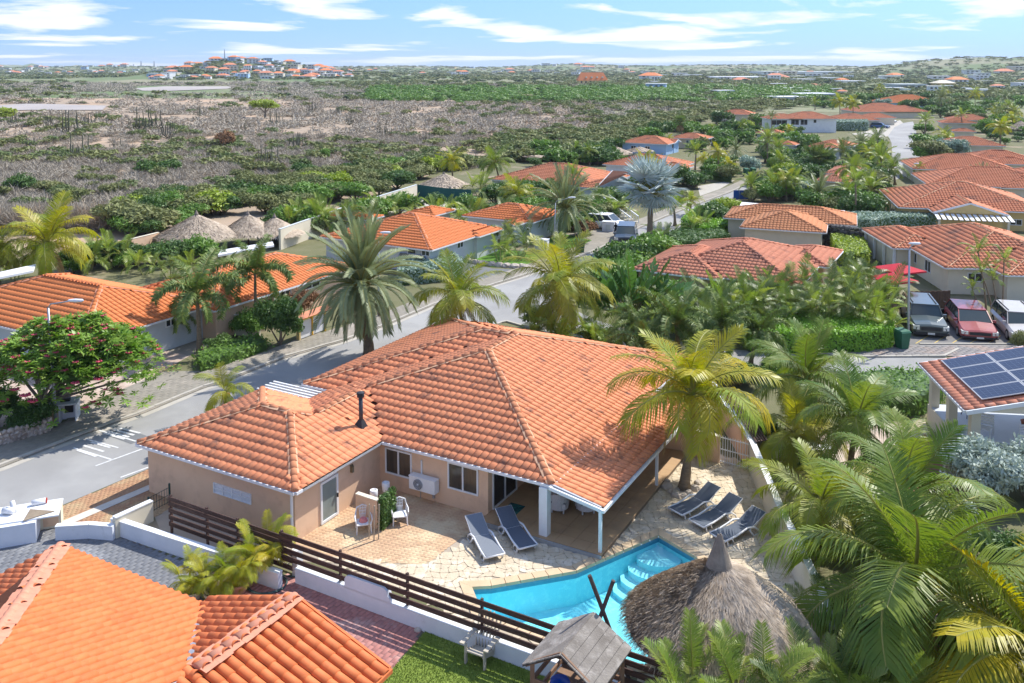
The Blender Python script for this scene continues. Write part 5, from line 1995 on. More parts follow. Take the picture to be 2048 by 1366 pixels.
for i, (x, y) in enumerate([(830, 1236), (840, 1240), (848, 1247), (838, 1250), (845, 1256), (836, 1262), (828, 1243), (851, 1241)]):
 boulder(P(x, y), .09 + .02 * (i % 3), i + 1, 'small white stone in the heap where brick yard meets lawn', 'white stones heaped at the lawn corner')
ad = thing('adirondack_chair', 'beige grey adirondack chair standing on the lawn', 'chair', P(965, 1318), R(-118), scale=(1.12, 1.12, 1.15))
M_ADI = mat('beige_plastic_wood', (.52, .47, .38), (.46, .41, .33), scale=3, rough=.7)
for s in (-1, 1):
 MB().bar((.36, s * .27, 0), (.36, s * .27, .52), .04, .09).build('leg', M_ADI, ad)
 MB().bar((-.48, s * .24, .03), (.38, s * .24, .36), .03, .11).build('leg', M_ADI, ad)
 MB().obox((-.28, s * .34 - .06, .53), (.74, 0, .02), (0, .12, 0), (0, 0, .03)).build('armrest', M_ADI, ad)
 MB().bar((-.24, s * .3, .2), (-.26, s * .3, .54), .04).build('arm_support', M_ADI, ad)
for i in range(5):
 x = .36 - i * .105
 MB().box(x - .045, x + .045, -.25, .25, .355 - i * .038, .38 - i * .038).build('seat_slat', M_ADI, ad)
for i in range(7):
 y = (i - 3) * .085
 top = 1.02 - .012 * (i - 3) ** 2
 MB().bar((-.12, y, .2), (-.42 - .0 * top, y * 1.25, top), .07, .022, up=(0, 1, 0)).build('back_slat', M_ADI if i not in () else M_ADI, ad)
MB().bar((-.33, -.28, .62), (-.33, .28, .62), .03, .06).build('back_rail', M_ADI, ad)
# playhouse tower at the bottom edge
M_GREYW2 = mat('weathered_plank', (.25, .225, .195), (.16, .14, .12), (.34, .31, .275), scale=1.6, s3=2.5, t3=(.5, .66), rough=.95, detail=8, bump=.4, bscale=20, stretch=(1, 1, 1))
M_BRWOOD = mat('brown_timber', (.20, .115, .07), (.27, .17, .11), scale=3, rough=.9)
zr = 2.5
Fp, Bp = P(1119, 1312, zr), P(1189, 1226, zr)
ax = (Bp - Fp); LnR = ax.length; ax.normalize()
sd_ = Vector((ax.y, -ax.x, 0))
pl_ = thing('playhouse', 'weathered wooden playhouse tower with grey plank roof beside the slat fence', 'playhouse', (Fp.x, Fp.y, 0), 0)
O_ = Vector((Fp.x, Fp.y, 0))
ref = P(1256, 1308, zr - .62) - Bp
wd_ = abs(ref.dot(sd_))
for s in (1, -1):
 slope = Vector((sd_.x * s * wd_, sd_.y * s * wd_, -.62))
 nP = 5
 for i in range(nP):
  p = Vector((0, 0, zr)) + slope * (i / nP)
  q = slope * (1 / nP - .007)
  nrm_ = ax.cross(slope).normalized()
  if nrm_.z < 0:
   nrm_ = -nrm_
  MB().obox(p + ax * random.uniform(-.03, .02), ax * LnR, q, nrm_ * .03).build('roof_plank', M_GREYW2, pl_)
MB().obox(Vector((0, 0, zr - .03)), ax * LnR, (sd_.x * wd_, sd_.y * wd_, -.62), (0, 0, .015)).obox(Vector((0, 0, zr - .03)), ax * LnR, (-sd_.x * wd_, -sd_.y * wd_, -.62), (0, 0, .015)).build('plank_gap_shade', M_BLACK, pl_)  # black sheet added under the planks, painting shade into their gaps
fx = [Vector((0, 0, 0)) + ax * .15 + sd_ * s * wd_ * .8 for s in (1, -1)] + [ax * (LnR - .1) + sd_ * s * wd_ * .8 for s in (1, -1)]
for f in fx:
 MB().bar(f, f + Vector((0, 0, zr - .52)), .11).build('post', M_BRWOOD, pl_)
for i, j in ((0, 1), (2, 3), (0, 2), (1, 3)):
 for z in (1.05, 1.5):
  MB().bar(fx[i] + Vector((0, 0, z)), fx[j] + Vector((0, 0, z)), .05, .12).build('rail', M_BRWOOD, pl_)
MB().obox(fx[1] + Vector((0, 0, .85)), fx[0] - fx[1], fx[3] - fx[1], (0, 0, .05)).build('deck', M_BRWOOD, pl_)
for s in (1, -1):
 MB().bar(Vector((0, 0, zr)) + ax * .08, Vector((sd_.x * s * wd_ * .95, sd_.y * s * wd_ * .95, zr - .62)) + ax * .08, .05, .1).build('rafter', M_BRWOOD, pl_)
for (x0_, y0_), (x1_, y1_) in (((1179, 1151), (1222, 1264)), ((1227, 1161), (1190, 1262))):
 c1_, c2_ = Pd(x0_, y0_, Bp.y + .25), Pd(x1_, y1_, Bp.y + .25)
 MB().tube([c1_ - O_, c2_ - O_, (c2_ - O_) + (c2_ - c1_) * .9], .055, 8).build('crossed_pole', mat('dark_pole_wood', (.07, .05, .045), (.11, .08, .07), scale=4, rough=.9), pl_)
bb = P(1120, 1368, 1.15)
o = MB(); o.lathe([(0, .0), (.22, .02), (.27, .2), (.24, .3), (0, .34)], 14)
oo = o.build('blue_tub', mat('blue_plastic', (.01, .09, .55), (.01, .07, .45), rough=.35), None, True, (bb.x, bb.y, .95))
tag(oo, 'bright blue plastic tub on the deck of the playhouse', 'tub')
# foreground roofs
FH = Frame(P(402, 1212, 2.0).xy, TH)
pa = FH.px(132, 1088, 2.0)
fg = thing('neighbour_house', 'bright orange tiled house roof filling the bottom left corner', 'house', (FH.o.x, FH.o.y, 0), TH)
clf = Vector((0, 0, CH)) - FH.o
clf = Vector((clf.dot(FH.u), clf.dot(FH.v), CH))
wF2 = FH.px(590, 1193, 3.0)
F_R = [Rect(pa[0], 4.0, -13, 0.0, 2.0, t=.31), Rect(0.02, 2 * wF2[0] if wF2[0] > 0 else 6, -13, .12, 2.0, t=(.31), gable=('b1',))]
if True:
 aR, zR = None, None
 for zz in np.arange(2.2, 4, .02):
  q = FH.px(590, 1193, zz)
  if zz >= 2.0 + .31 * q[0] and q[0] > 0.3:
   aR, zR = q[0], zz
   bR = q[1]
   break
 F_R = [Rect(pa[0], aR, -24, 0.0, 2.0, t=.31, gable=('a1',)), Rect(0.02, 2 * aR, -13, bR, 2.0, t=.31, gable=('b1',))]
make_roof(fg, F_R, M_TILE_NEW, .29, .42, 300, False, M_MORTAR_PINK, M_TILE_NEW, 1, clf, M_WHITE, M_MORTAR_PINK, .32, 1.7)
MB().box(pa[0] + .4, 2 * aR - .4, -12.6, -.4, 0, 1.95).build('wall', M_WHITE2, fg)
MB().obox((0, -.1, 2.0), (2.6, -2.6, .86), (.09, .09, 0), (0, 0, .06)).build('valley_gutter', M_STEEL, fg)
M_TERRA = mat('terracotta_pot', (.50, .28, .19), (.43, .23, .15), scale=4, rough=.9)
M_POTC = mat('cream_pot', (.60, .50, .38), (.52, .43, .33), scale=4, rough=.9)
for i, (x, y, rp, hp, m, lab) in enumerate([(525, 1150, 62, 88, M_TERRA, 'potted palm in the large terracotta bowl next to the white railing'),
          (478, 1185, 55, 70, M_TERRA, 'potted palm in the terracotta pot in the middle of the group'),
          (430, 1205, 55, 66, M_POTC, 'potted palm in the cream bowl nearest the orange roof'),
          (385, 1200, 50, 60, M_POTC, 'potted palm at the left end with thin brownish fronds')]):
 c = clump('cocoy', lab, (x, y), rp, hp, 0, 30, 5, 'potted_palm', 'potted palms by the red brick yard', sq=.9)
 for ch_ in c.children:
  ch_.location.z += .28
 pt = MB(); pt.lathe([(0, 0), (.20, 0), (.30, .26), (.33, .30), (.33, .36), (.29, .36), (.27, .3), (0, .3)], 18)
 pt.build('pot', m, c, smooth=False)
hs = MB()
h0 = P(535, 1172)
pts = []
for i in range(90):
 t = i / 89 * 2 * math.pi * 3.2
 rad = .55 + .05 * math.sin(t * .7)
 pts.append((rad * math.cos(t) * 1.1 + .05 * math.sin(t * .31), rad * math.sin(t) * .9, .035 + .02 * math.sin(t * 1.3) ** 2))
pts += [(.9, .4, .04), (.95, .9, .04), (.6, 1.4, .05), (.3, 1.6, .1)]
o = hs.tube(pts, .018, 6).build('garden_hose', mat('hose_rubber', (.04, .07, .07), (.06, .1, .1), rough=.5), None, True, (h0.x, h0.y, 0.02))
tag(o, 'dark green garden hose coiled on the red bricks', 'hose')
gt = thing('white_railing', 'small white ornamental railing panel at the step between the yards', 'railing', P(596, 1150), R(150), scale=(1, 1, .9))
q = MB()
q.box(0, 1.25, -.04, .04, .72, .80); q.box(0, .07, -.035, .035, 0, .72); q.box(1.18, 1.25, -.035, .035, 0, .72); q.box(.07, 1.18, -.03, .03, .08, .14)
q.build('frame', M_WHITE, gt)
for i in range(6):
 a_ = math.pi * i / 5
 MB().bar((.62, 0, .14), (.62 + math.cos(a_) * .53, 0, .14 + math.sin(a_) * .56), .045, .03).build('spoke', M_WHITE, gt)
MB().box(-.1, .12, -.14, .14, 0, 1.0).build('pier', M_WHITE, gt)
wallseg('back_wall', 'peach garden wall behind the leaning palm', [(1325, 900), (1372, 908), (1438, 926)], 1.15, .2, M_PEACH, M_CREAM, at=0)
wg = thing('white_gate', 'white barred metal gate in the peach garden wall', 'gate', P(1440, 926), 0)
e1 = P(1500, 942) - P(1440, 926)
q = MB()
for z in (.1, .62, 1.12):
 q.bar((0, 0, z), e1 + Vector((0, 0, z)), .035)
q.build('rail', M_WHITE, wg)
for i in range(13):
 MB().bar(e1 * (i / 12), e1 * (i / 12) + Vector((0, 0, 1.2)), .022).build('bar', M_WHITE, wg)
wallseg('side_wall', 'tall pale garden wall running along the right of the pool terrace', [(1502, 940), (1530, 1010), (1560, 1085), (1600, 1170), (1640, 1262), (1665, 1340)], 1.25, .2, M_CREAM, M_WHITE, at=0)
wallseg('upper_wall', 'peach wall rising behind the white gate', [(1500, 940), (1440, 842), (1425, 815)], 1.25, .2, M_PEACH, M_WHITE, at=0)
for i in range(5):
 a, b = P(1448 + i * 6, 845 + i * 2), P(1512 + i * 5, 948 - i)
 o = MB().bar(Vector((0, 0, 1.35)), (b - a) + Vector((0, 0, 1.35)), .07, .04).build('pergola_slat', M_BOARD, None, loc=a)
 tag(o, ['brown timber rail over the side passage, leftmost', 'second brown timber rail from the left over the side passage', 'middle brown timber rail over the side passage', 'second brown timber rail from the right over the side passage',
   'brown timber rail over the side passage, rightmost'][i], 'timber rail', 'timber rails over the side passage')
# neighbourhood houses
A1 = R(-29.2)
A2 = R(-14.7)
A3 = R(-5)
H = {}
H['w1'] = house('tiled_house', 'orange tiled house behind the pink flowering tree at the left edge', (160, 690), A1, [(392, 596), (-140, 612)], M_GREYW, M_TILE_ORANGE, n_ind=150, mortar=M_MORTAR_PINK,
    wins=[dict(s='a1', px=(255, 668, 285, 690)), dict(s='a1', px=(330, 636, 352, 656))])
H['w2'] = house('tiled_house', 'orange tiled house with grey shutters behind the two foxtail palms', (430, 622), A1, [(676, 527), (330, 566)], M_PEACH, M_TILE_ORANGE, n_ind=60, mortar=M_MORTAR_PINK,
    wins=[dict(s='a1', px=(558, 584, 582, 604), n=2), dict(s='a1', px=(606, 560, 640, 582), n=2)])
H['w3'] = house('tiled_house', 'grey white house with bright orange hip roof and air conditioner', (881, 489), A1, [(1000, 457), (640, 474)], M_GREYW, M_TILE_ORANGE, mortar=M_MORTAR_PINK,
    extra=[dict(px=[(957, 474), (1003, 458), (930, 466)])],
    wins=[dict(s='a1', px=(914, 482, 926, 498)), dict(s='a1', px=(962, 475, 974, 489)), dict(s='b0', px=(843, 492, 860, 511)), dict(s='b0', px=(815, 494, 833, 509), n=1)])
H['w4'] = house('tiled_house', 'small orange tiled house with white gabled porch behind the grey white house', (1082, 440), A1, [(1112, 424), (925, 432)], M_GREYW, M_TILE_ORANGE, mortar=M_MORTAR_PINK,
    extra=[dict(px=[(1070, 437), (1030, 452), (1085, 425)], gable=('b0',))], wins=[dict(s='b0', r=1, px=(1052, 447, 1060, 462), n=1)])
H['w5'] = house('tiled_house', 'wide salmon tiled house with white gabled porch behind the street lamp', (1186, 374), A1, [(1250, 352), (985, 357)], M_WHITE2, M_TILE_FAR,
    extra=[dict(px=[(1190, 377), (1235, 356), (1150, 374)], gable=('a1',))], wins=[dict(s='b0', px=(1100, 376, 1118, 388)), dict(s='b0', px=(1150, 378, 1160, 390), n=1)])
H['w6'] = house('tiled_house', 'salmon tiled house behind the silver fan palm', (1353, 336), A1, [(1425, 314), (1206, 329)], M_WHITE2, M_TILE_FAR,
    extra=[dict(px=[(1370, 338), (1400, 320), (1330, 328)])], wins=[dict(s='b0', px=(1280, 342, 1296, 352)), dict(s='b0', px=(1320, 344, 1336, 354))])
H['w7'] = house('tiled_house', 'pale blue house with salmon roof beside two thatched huts', (1336, 289), A1, [(1370, 277), (1240, 285)], M_BLUEW, M_TILE_FAR,
    extra=[dict(px=[(1350, 286), (1368, 279), (1325, 282)], gable=('a1',))], wins=[dict(s='a1', px=(1344, 286, 1350, 297), n=1), dict(s='b0', px=(1290, 292, 1300, 299)), dict(s='b0', px=(1262, 291, 1272, 298))])
H['w8'] = house('tiled_house', 'small beige house with salmon hip roof right of the pale blue house', (1413, 278), A1, [(1433, 270), (1340, 276)], M_BEIGE, M_TILE_FAR,
    wins=[dict(s='b0', px=(1392, 281, 1400, 287)), dict(s='b0', px=(1372, 280, 1384, 290)), dict(s='a1', px=(1416, 279, 1423, 288))])
H['small'] = house('garden_house', 'small white garden house with narrow orange tiled canopy left of the grey white house', (735, 440), A1, [(745, 430), (662, 424)], M_WHITE, M_TILE_ORANGE, ze=1.6, t=.2,
     wins=[dict(s='b0', px=(672, 438, 695, 448)), dict(s='b0', px=(702, 442, 722, 450))])
H['annex'] = house('tiled_annex', 'low orange tiled annex roof right behind the grey white house', (868, 432), A1, [(895, 420), (818, 425)], M_GREYW, M_TILE_ORANGE, ze=1.9)
H['r19'] = house('tiled_house', 'red brown tiled house with stained roof behind the tall areca palms', (1498, 562), A1, [(1660, 508), (1325, 528)], M_PEACH, M_TILE_RED, n_ind=60,
     extra=[dict(px=[(1560, 520), (1660, 500), (1655, 535)], ze=2.0), dict(px=[(1318, 510), (1400, 500), (1440, 560)], ze=2.0)])
H['r20'] = house('tiled_house', 'orange tiled house with white flat roof strip behind clipped hedges', (1492, 456), R(-21), [(1652, 461), (1500, 428)], M_CREAM, mat('terracotta_light', (.62, .27, .12), (.54, .22, .10), scale=1.5, rough=.85, vor=2.6),
     extra=[dict(px=[(1448, 436), (1712, 440), (1540, 420)], ze=2.0)])
o = MB().add([tuple(P(x, y, 2.15)) for x, y in [(1476, 417), (1484, 404), (1545, 405), (1543, 408)]], [(0, 1, 2, 3)])
o = MB(); q = [P(x, y, 2.2) for x, y in [(1478, 413), (1484, 404), (1690, 421), (1690, 430)]]
o.prism([(p.x, p.y) for p in q], 1.95, 2.2)
tag(o.build('flat_roof', M_WHITE), 'white flat roof strip rising behind the orange tiled ridge', 'flat roof')
H['r18'] = house('tiled_house', 'cream house with salmon roof and white veranda behind the parked cars', (1891, 536), A3, [(2210, 541), (1775, 462)], M_CREAM, M_TILE_FAR, n_ind=100, mortar=M_MORTAR,
     extra=[dict(px=[(1787, 497), (1732, 459), (1850, 470)], ze=2.0), dict(px=[(2010, 551), (2300, 551), (2010, 500)], ze=2.0)],
     wins=[dict(s='a0', px=(1825, 502, 1834, 523)), dict(s='a0', px=(1851, 517, 1862, 541)), dict(s='b0', px=(1935, 545, 1965, 563))])
H['r17'] = house('tiled_house', 'yellow house with salmon roof and wide white pergola awning', (1798, 415), A2, [(2100, 424), (1760, 380)], M_YELLOW, M_TILE_FAR, n_ind=60, mortar=M_MORTAR,
     extra=[dict(px=[(1866, 424), (2016, 430), (1900, 395)], gable=('b0',))],
     wins=[dict(s='b0', px=(1833, 427, 1852, 443)), dict(s='b0', px=(2020, 438, 2044, 450)), dict(s='a0', px=(1782, 404, 1790, 425))], gable_m=M_YELLOW)
H['r16'] = house('tiled_house', 'long salmon tiled house directly behind the yellow house', (1857, 370), A2, [(2130, 376), (1831, 348)], M_CREAM, M_TILE_FAR, n_ind=0,
     extra=[dict(px=[(2004, 376), (2200, 380), (2010, 350)])], wins=[dict(s='b0', r=0, px=(2034, 380, 2046, 390))])
H['r15'] = house('tiled_house', 'long salmon tiled house left of the green topped bushes', (1826, 338), A2, [(2036, 341), (1830, 322)], M_CREAM, M_TILE_FAR, extra=[dict(px=[(1895, 337), (2034, 340), (1920, 308)])])
H['r14'] = house('tiled_house', 'salmon tiled house with low hip roof at the right edge', (1935, 318), A2, [(2080, 323), (1930, 298)], M_CREAM, M_TILE_FAR, extra=[dict(px=[(1975, 326), (2060, 330), (1990, 300)])])
H['r13'] = house('tiled_house', 'plain salmon roof behind the round clipped trees by the far road', (1884, 290), A2, [(2006, 291), (1890, 276)], M_CREAM, M_TILE_FAR)
H['r11'] = house('tiled_house', 'salmon roofed house above the palms right of the far road', (1884, 246), A2, [(1955, 247), (1890, 232)], M_CREAM, M_TILE_FAR, extra=[dict(px=[(1900, 240), (1964, 236), (1905, 226)])])
H['r12'] = house('tiled_house', 'little salmon roof below the salmon roofed house right of the far road', (1906, 263), A2, [(1952, 264), (1910, 252)], M_CREAM, M_TILE_FAR)
H['r10'] = house('tiled_house', 'small red tiled roof half hidden by palms above the cream flat lot', (1668, 364), A1, [(1712, 356), (1640, 356)], M_CREAM, M_TILE_RED)
H['r9'] = house('tiled_house', 'red tiled roof among palms left of the far road', (1700, 350), A1, [(1728, 338), (1650, 346)], M_GREYW, M_TILE_RED)
H['r8'] = house('tiled_house', 'salmon hip roofs below the grey hedge near the far road', (1690, 292), A1, [(1738, 276), (1634, 288)], M_GREYW, M_TILE_FAR, extra=[dict(px=[(1650, 296), (1705, 286), (1640, 283)])])
H['r7'] = house('tiled_house', 'small salmon roof left of the salmon hip roofs by the hedge', (1590, 291), A1, [(1604, 283), (1550, 284)], M_GREYW, M_TILE_FAR)
H['r6'] = house('tiled_house', 'salmon roof in the garden below the white balcony house', (1565, 268), A1, [(1582, 262), (1514, 265)], M_GREYW, M_TILE_FAR)
H['r2'] = house('balcony_house', 'two storey white house with salmon roofs and dark balcony', (1578, 238), R(0), [(1650, 238), (1580, 222)], M_WHITE, M_TILE_FAR, z_base=1.4, z0=-1.5,
    extra=[dict(px=[(1536, 238), (1577, 238), (1540, 226)])],
    wins=[dict(s='b0', px=(1601, 239, 1615, 250)), dict(s='b0', px=(1627, 239, 1633, 246), n=1), dict(s='b0', px=(1582, 239, 1598, 250)), dict(s='b0', r=1, px=(1542, 240, 1574, 250), n=3)])
H['r3'] = house('tiled_house', 'salmon roofed house on the rise behind the long grey hedge', (1668, 241), R(0), [(1738, 241), (1675, 228)], M_CREAM, M_TILE_FAR, extra=[dict(px=[(1728, 236), (1756, 236), (1735, 228)])])
H['r4'] = house('tiled_house', 'salmon roofed bungalow above the blue parked car', (1716, 224), R(0), [(1774, 224), (1720, 210)], M_CREAM, M_TILE_FAR, extra=[dict(px=[(1770, 224), (1802, 222), (1772, 214)])])
H['r5'] = house('tiled_house', 'orange roofed house with pale blue wall at the far road end', (1764, 205), R(0), [(1812, 206), (1768, 195)], M_BLUEW, M_TILE_ORANGE)
H['r1'] = house('tiled_house', 'lone salmon roofed house at the edge of the scrub', (1508, 230), R(-20), [(1518, 225), (1446, 224)], M_CREAM, M_TILE_FAR)
def far_house(name, label, px, py, wpx, col, roof, kind=0, group=None, z=None, storeys=1, ang=None, Y=None):
 p = P(px, py) if Y is None else Vector((hx(px, Y), Y, 0))
 zz = terr(p.x, p.y) if z is None else z
 k = p.y / CF
 w_ = wpx * k
 d_ = w_ * .8
 h = (3.2 if Y and Y > 1300 else 2.4) * storeys
 h = min(h, w_ * .45)
 o = MB()
 x, y = w_ / 2, d_ / 2
 o.box(-x, x, -y, y, -1.5, h)
 if kind == 0:
  e = w_ * .05
  o.add([(-x - e, -y - e, h), (x + e, -y - e, h), (x + e, y + e, h), (-x - e, y + e, h), (-x * .4, 0, h + w_ * .16), (x * .4, 0, h + w_ * .16)], [(0, 1, 5, 4), (1, 2, 5), (2, 3, 4, 5), (3, 0, 4)], 1)
 else:
  o.box(-x * 1.06, x * 1.06, -y * 1.1, y * 1.1, h, h + w_ * .03, 1)
 for s in range(storeys):
  z0_ = h / storeys * s + h / storeys * .25
  for c in (-.62, -.1, .42):
   o.box(x * c, x * (c + .28), -y - .02 * w_, -y, z0_, z0_ + h / storeys * .45, 2)
 ob = o.build(name, [col, roof, M_GLASS], None, loc=(p.x, p.y, zz))
 ob.rotation_euler = (0, 0, ang if ang is not None else random.uniform(-.5, .5))
 return tag(ob, label, 'house', group)
rh = random.Random(21)
cols = [(M_WHITE, 'white'), (M_CREAM, 'cream'), (M_WHITE2, 'greyish white'), (M_BLUEW, 'pale blue'), (M_YELLOW, 'ochre'), (M_GREYW, 'grey')]
roofs = [(M_TILE_FAR, 'salmon roof', 0), (M_TILE_ORANGE, 'orange roof', 0), (M_WHITE, 'white flat roof', 1), (M_GREYW, 'grey flat roof', 1), (M_TILE_RED, 'red roof', 0)]
placed = []
def scatter_town(n, x0, x1, yf, group, where, wr, Yr, hill=True):
 k = t = 0
 while k < n and t < n * 60:
  t += 1
  px = rh.uniform(x0, x1)
  Y = rh.uniform(*Yr)
  X = hx(px, Y)
  z = terr(X, Y)
  D = Y * _c - (z - CH) * _s
  py = CY0 + CF * (-Y * _s - (z - CH) * _c) / D
  if not yf(px, py, z):
   continue
  if any(abs(px - a) < wr[0] * .75 and abs(py - b) < 2.4 for a, b in placed):
   continue
  placed.append((px, py))
  c, cn = rh.choices(cols, [7, 3, 5, .7, .8, 1.5])[0]
  r_, rn, kd = rh.choices(roofs, [2.6, 1.2, 5, 2.4, .8])[0]
  w_ = rh.uniform(*wr)
  st = 2 if rh.random() < .4 else 1
  sz = 'small' if w_ < (wr[0] + wr[1]) / 2 else 'broad'
  far_house('hillside_house' if hill else 'town_house', '%s %s%s house with %s %s' % (sz, 'two storey ' if st == 2 else '', cn, rn, where(px, py)), px, py, w_, c, r_, kd, group, z, st, Y=Y)
  k += 1
scatter_town(150, 300, 700, lambda x, y, z: z > 1.6 and y < 166, 'houses on the distant hill', lambda x, y: 'on the distant hill, ' + ('crest' if y < 122 else 'middle' if y < 142 else 'foot') + (' left' if x < 430 else ' centre' if x < 560 else ' right'), (12, 26), (900, 1320))
scatter_town(45, -10, 330, lambda x, y, z: 132 < y < 150, 'houses of the far town left of the hill', lambda x, y: 'in the town ' + ('far left' if x < 110 else 'left of hill' if x < 220 else 'before the hill'), (6, 14), (1500, 2600), False)
scatter_town(40, 690, 1300, lambda x, y, z: 128 < y < 156, 'houses of the far town beyond the woods', lambda x, y: 'beyond the woods, ' + ('left' if x < 880 else 'under the ridge' if x < 1100 else 'right'), (7, 18), (1300, 2600), False)
scatter_town(58, 1290, 2060, lambda x, y, z: 134 < y < 196, 'houses of the suburb at the upper right', lambda x, y: 'in the suburb ' + ('left' if x < 1500 else 'centre' if x < 1800 else 'right') + (' front' if y > 170 else ' middle' if y > 152 else ' back'), (16, 40), (480, 1500), False)
for px, py, w_, c, r_, kd, lab in [(1470, 160, 90, M_WHITE2, M_WHITE, 1, 'long white warehouse below the horizon at the right'), (1600, 150, 150, M_WHITE, M_GREYW, 1, 'very long pale warehouse hall on the horizon'),
         (1725, 136, 90, M_GREYW, M_WHITE, 1, 'large grey hall on the skyline'), (1625, 198, 70, M_WHITE, M_WHITE2, 1, 'low white flat roofed building behind the bare trees'),
         (1810, 176, 60, M_GREYW, M_GREYW, 1, 'grey open shed with flat roof in the suburb'), (1700, 168, 44, M_WHITE, M_WHITE, 1, 'white cube building in the suburb'),
         (1885, 172, 36, M_YELLOW, M_CREAM, 0, 'ochre house with pale roof in the suburb'), (1570, 205, 60, M_WHITE, M_WHITE, 1, 'white sheds beside the bare trees')]:
 far_house('warehouse' if w_ > 60 else 'building', lab, px, py, w_, c, r_, kd, None, z=0.0, storeys=1, ang=.1)
cc_ = P(1183, 168)
lh = thing('landhouse', 'old plantation house with tall orange roof and yellow walls in the middle distance', 'house', cc_, .15)
k = cc_.y / CF
MB().box(-28 * k, 30 * k, -9 * k, 9 * k, 0, 8 * k).build('wall', M_YELLOW, lh)
MB().add([(-30 * k, -10 * k, 7 * k), (32 * k, -10 * k, 7 * k), (32 * k, 10 * k, 7 * k), (-30 * k, 10 * k, 7 * k), (-22 * k, 0, 23 * k), (24 * k, 0, 23 * k)],
   [(0, 1, 5, 4), (1, 2, 5), (2, 3, 4, 5), (3, 0, 4)]).build('roof', M_TILE_ORANGE, lh)
for i in range(4):
 MB().box((-14 + i * 11) * k, (-11 + i * 11) * k, -9 * k, -3 * k, 12 * k, 15 * k).build('dormer', M_CREAM, lh)
for i in range(6):
 MB().box((-24 + i * 9) * k, (-21 + i * 9) * k, -9.3 * k, -9 * k, 2 * k, 6 * k).build('window', M_GLASS, lh)
for i, (x, yt, Y) in enumerate([(452, 99, 1230), (270, 128, 2500), (285, 122, 2500), (311, 122, 2500), (245, 130, 2500)]):
 X = hx(x, Y)
 z0_ = terr(X, Y)
 t_ = hat(X, Y, yt)
 o = MB().tube([(0, 0, 0), (0, 0, t_ - z0_)], [Y * .0009, Y * .0004], 4).build('radio_mast', M_STEEL, None, loc=(X, Y, z0_))
 tag(o, ['thin radio mast on top of the house covered hill', 'slim mast on the horizon, second from the left', 'slim mast on the horizon, third from the left', 'slim mast on the horizon nearest the hill', 'slim mast on the horizon, leftmost'][i], 'mast', 'masts on the skyline')
# walls, fences and other built things of the middle distance
wallseg('perimeter_wall', 'long pale grey perimeter wall between scrub and gardens', [(560, 500), (700, 446), (833, 400)], 1.9, .2, M_CREAM, M_GREYW, at=0)
o = wallseg('screen_fence', 'dark teal windscreen fence at the end of the perimeter wall', [(835, 394), (880, 401), (942, 406)], 1.6, .06, mat('teal_screen', (.012, .085, .085), (.01, .07, .07), scale=1, rough=.8), None, at=0, cat='fence')
sheet('concrete_yard', [(700, 430), (834, 398), (945, 412), (900, 424), (780, 440)], .02, M_KERB)
wallseg('garden_wall', 'peach garden wall left of the three thatched huts', [(262, 515), (318, 500)], 1.6, .2, M_PEACH, M_CREAM, at=0)
wallseg('garden_wall', 'cream garden wall with white top behind the foxtail palms', [(452, 668), (482, 670), (520, 672)], 1.25, .2, M_CREAM, M_WHITE, at=0)
fl = MB(); q = [P(x, y, 2.0) for x, y in [(436, 510), (442, 500), (545, 483), (548, 490)]]
fl.prism([(p.x, p.y) for p in q], 1.85, 2.0)
tag(fl.build('flat_roof', M_WHITE), 'white flat roof between the thatched huts and the orange roof', 'flat roof')
fl = MB(); q = [P(x, y, 2.0) for x, y in [(-10, 556), (-10, 546), (72, 528), (66, 541)]]
fl.prism([(p.x, p.y) for p in q], 1.85, 2.0)
tag(fl.build('flat_roof', M_WHITE), 'white flat roof under the coconut palm at the left edge', 'flat roof')
ob = thing('yellow_gate', 'white double gate in a yellow frame with small red tiled canopy', 'gate', P(596, 682), R(60.8))
MB().box(0, .12, -.12, .12, 0, 1.35).build('gate_post', M_YELLOW, ob)
for i in (0, 1):
 MB().box(.14 + i * 1.15, 1.17 + i * 1.15, -.03, .03, .08, 1.1).build('gate_leaf', M_WHITE, ob)
 MB().box(1.19 + i * 1.15, 1.27 + i * 1.15, -.1, .1, 0, 1.25).build('gate_post', mat('yellow_paint', (.80, .46, .05), (.74, .42, .05), rough=.7), ob)
MB().box(-.1, 2.6, -.2, .2, 1.25, 1.4).build('lintel', MATS['yellow_paint'], ob)
MB().add([(-.2, -.4, 1.4), (2.7, -.4, 1.4), (2.7, .4, 1.4), (-.2, .4, 1.4), (-.2, 0, 1.65), (2.7, 0, 1.65)], [(0, 1, 5, 4), (2, 3, 4, 5), (3, 0, 4), (1, 2, 5)]).build('canopy', M_TILE_RED, ob)
for x, y, yt, r_, lab in [(395, 500, 424, 78, 'tall grey thatched hut left of the other two huts'), (497, 490, 424, 56, 'middle thatched hut with small pointed top'), (550, 488, 430, 52, 'thatched hut half hidden behind palms, rightmost of three'),
       (888, 386, 343, 50, 'thatched hut behind the teal windscreen'), (1068, 325, 309, 22, 'small thatched hut left of the palms above the salmon roof'), (1112, 322, 300, 26, 'second small thatched hut above the salmon roof'),
       (1232, 316, 290, 30, 'thatched hut left of the pale blue house'), (1278, 312, 290, 26, 'thatched hut in front of the pale blue house'), (2040, 268, 238, 24, 'thatched hut at the right edge')]:
 p = P(x, y)
 k_ = mpp(x, y)
 zr_ = hat(p.x, p.y, y - (y - yt) * .30)
 zr_ = max(1.0, zr_)
 zt2 = hat(p.x, p.y, yt + 3)
 thatch('thatched_hut', lab, p, r_ * k_, max(1.0, zt2 * .42), zt2, 0.35 if y > 400 else .2, 3500 if y > 400 else 900, group=None, sl=.4, sw=.03 if y > 400 else .06, hat_r=.18, cat='thatched hut', ex=.95)
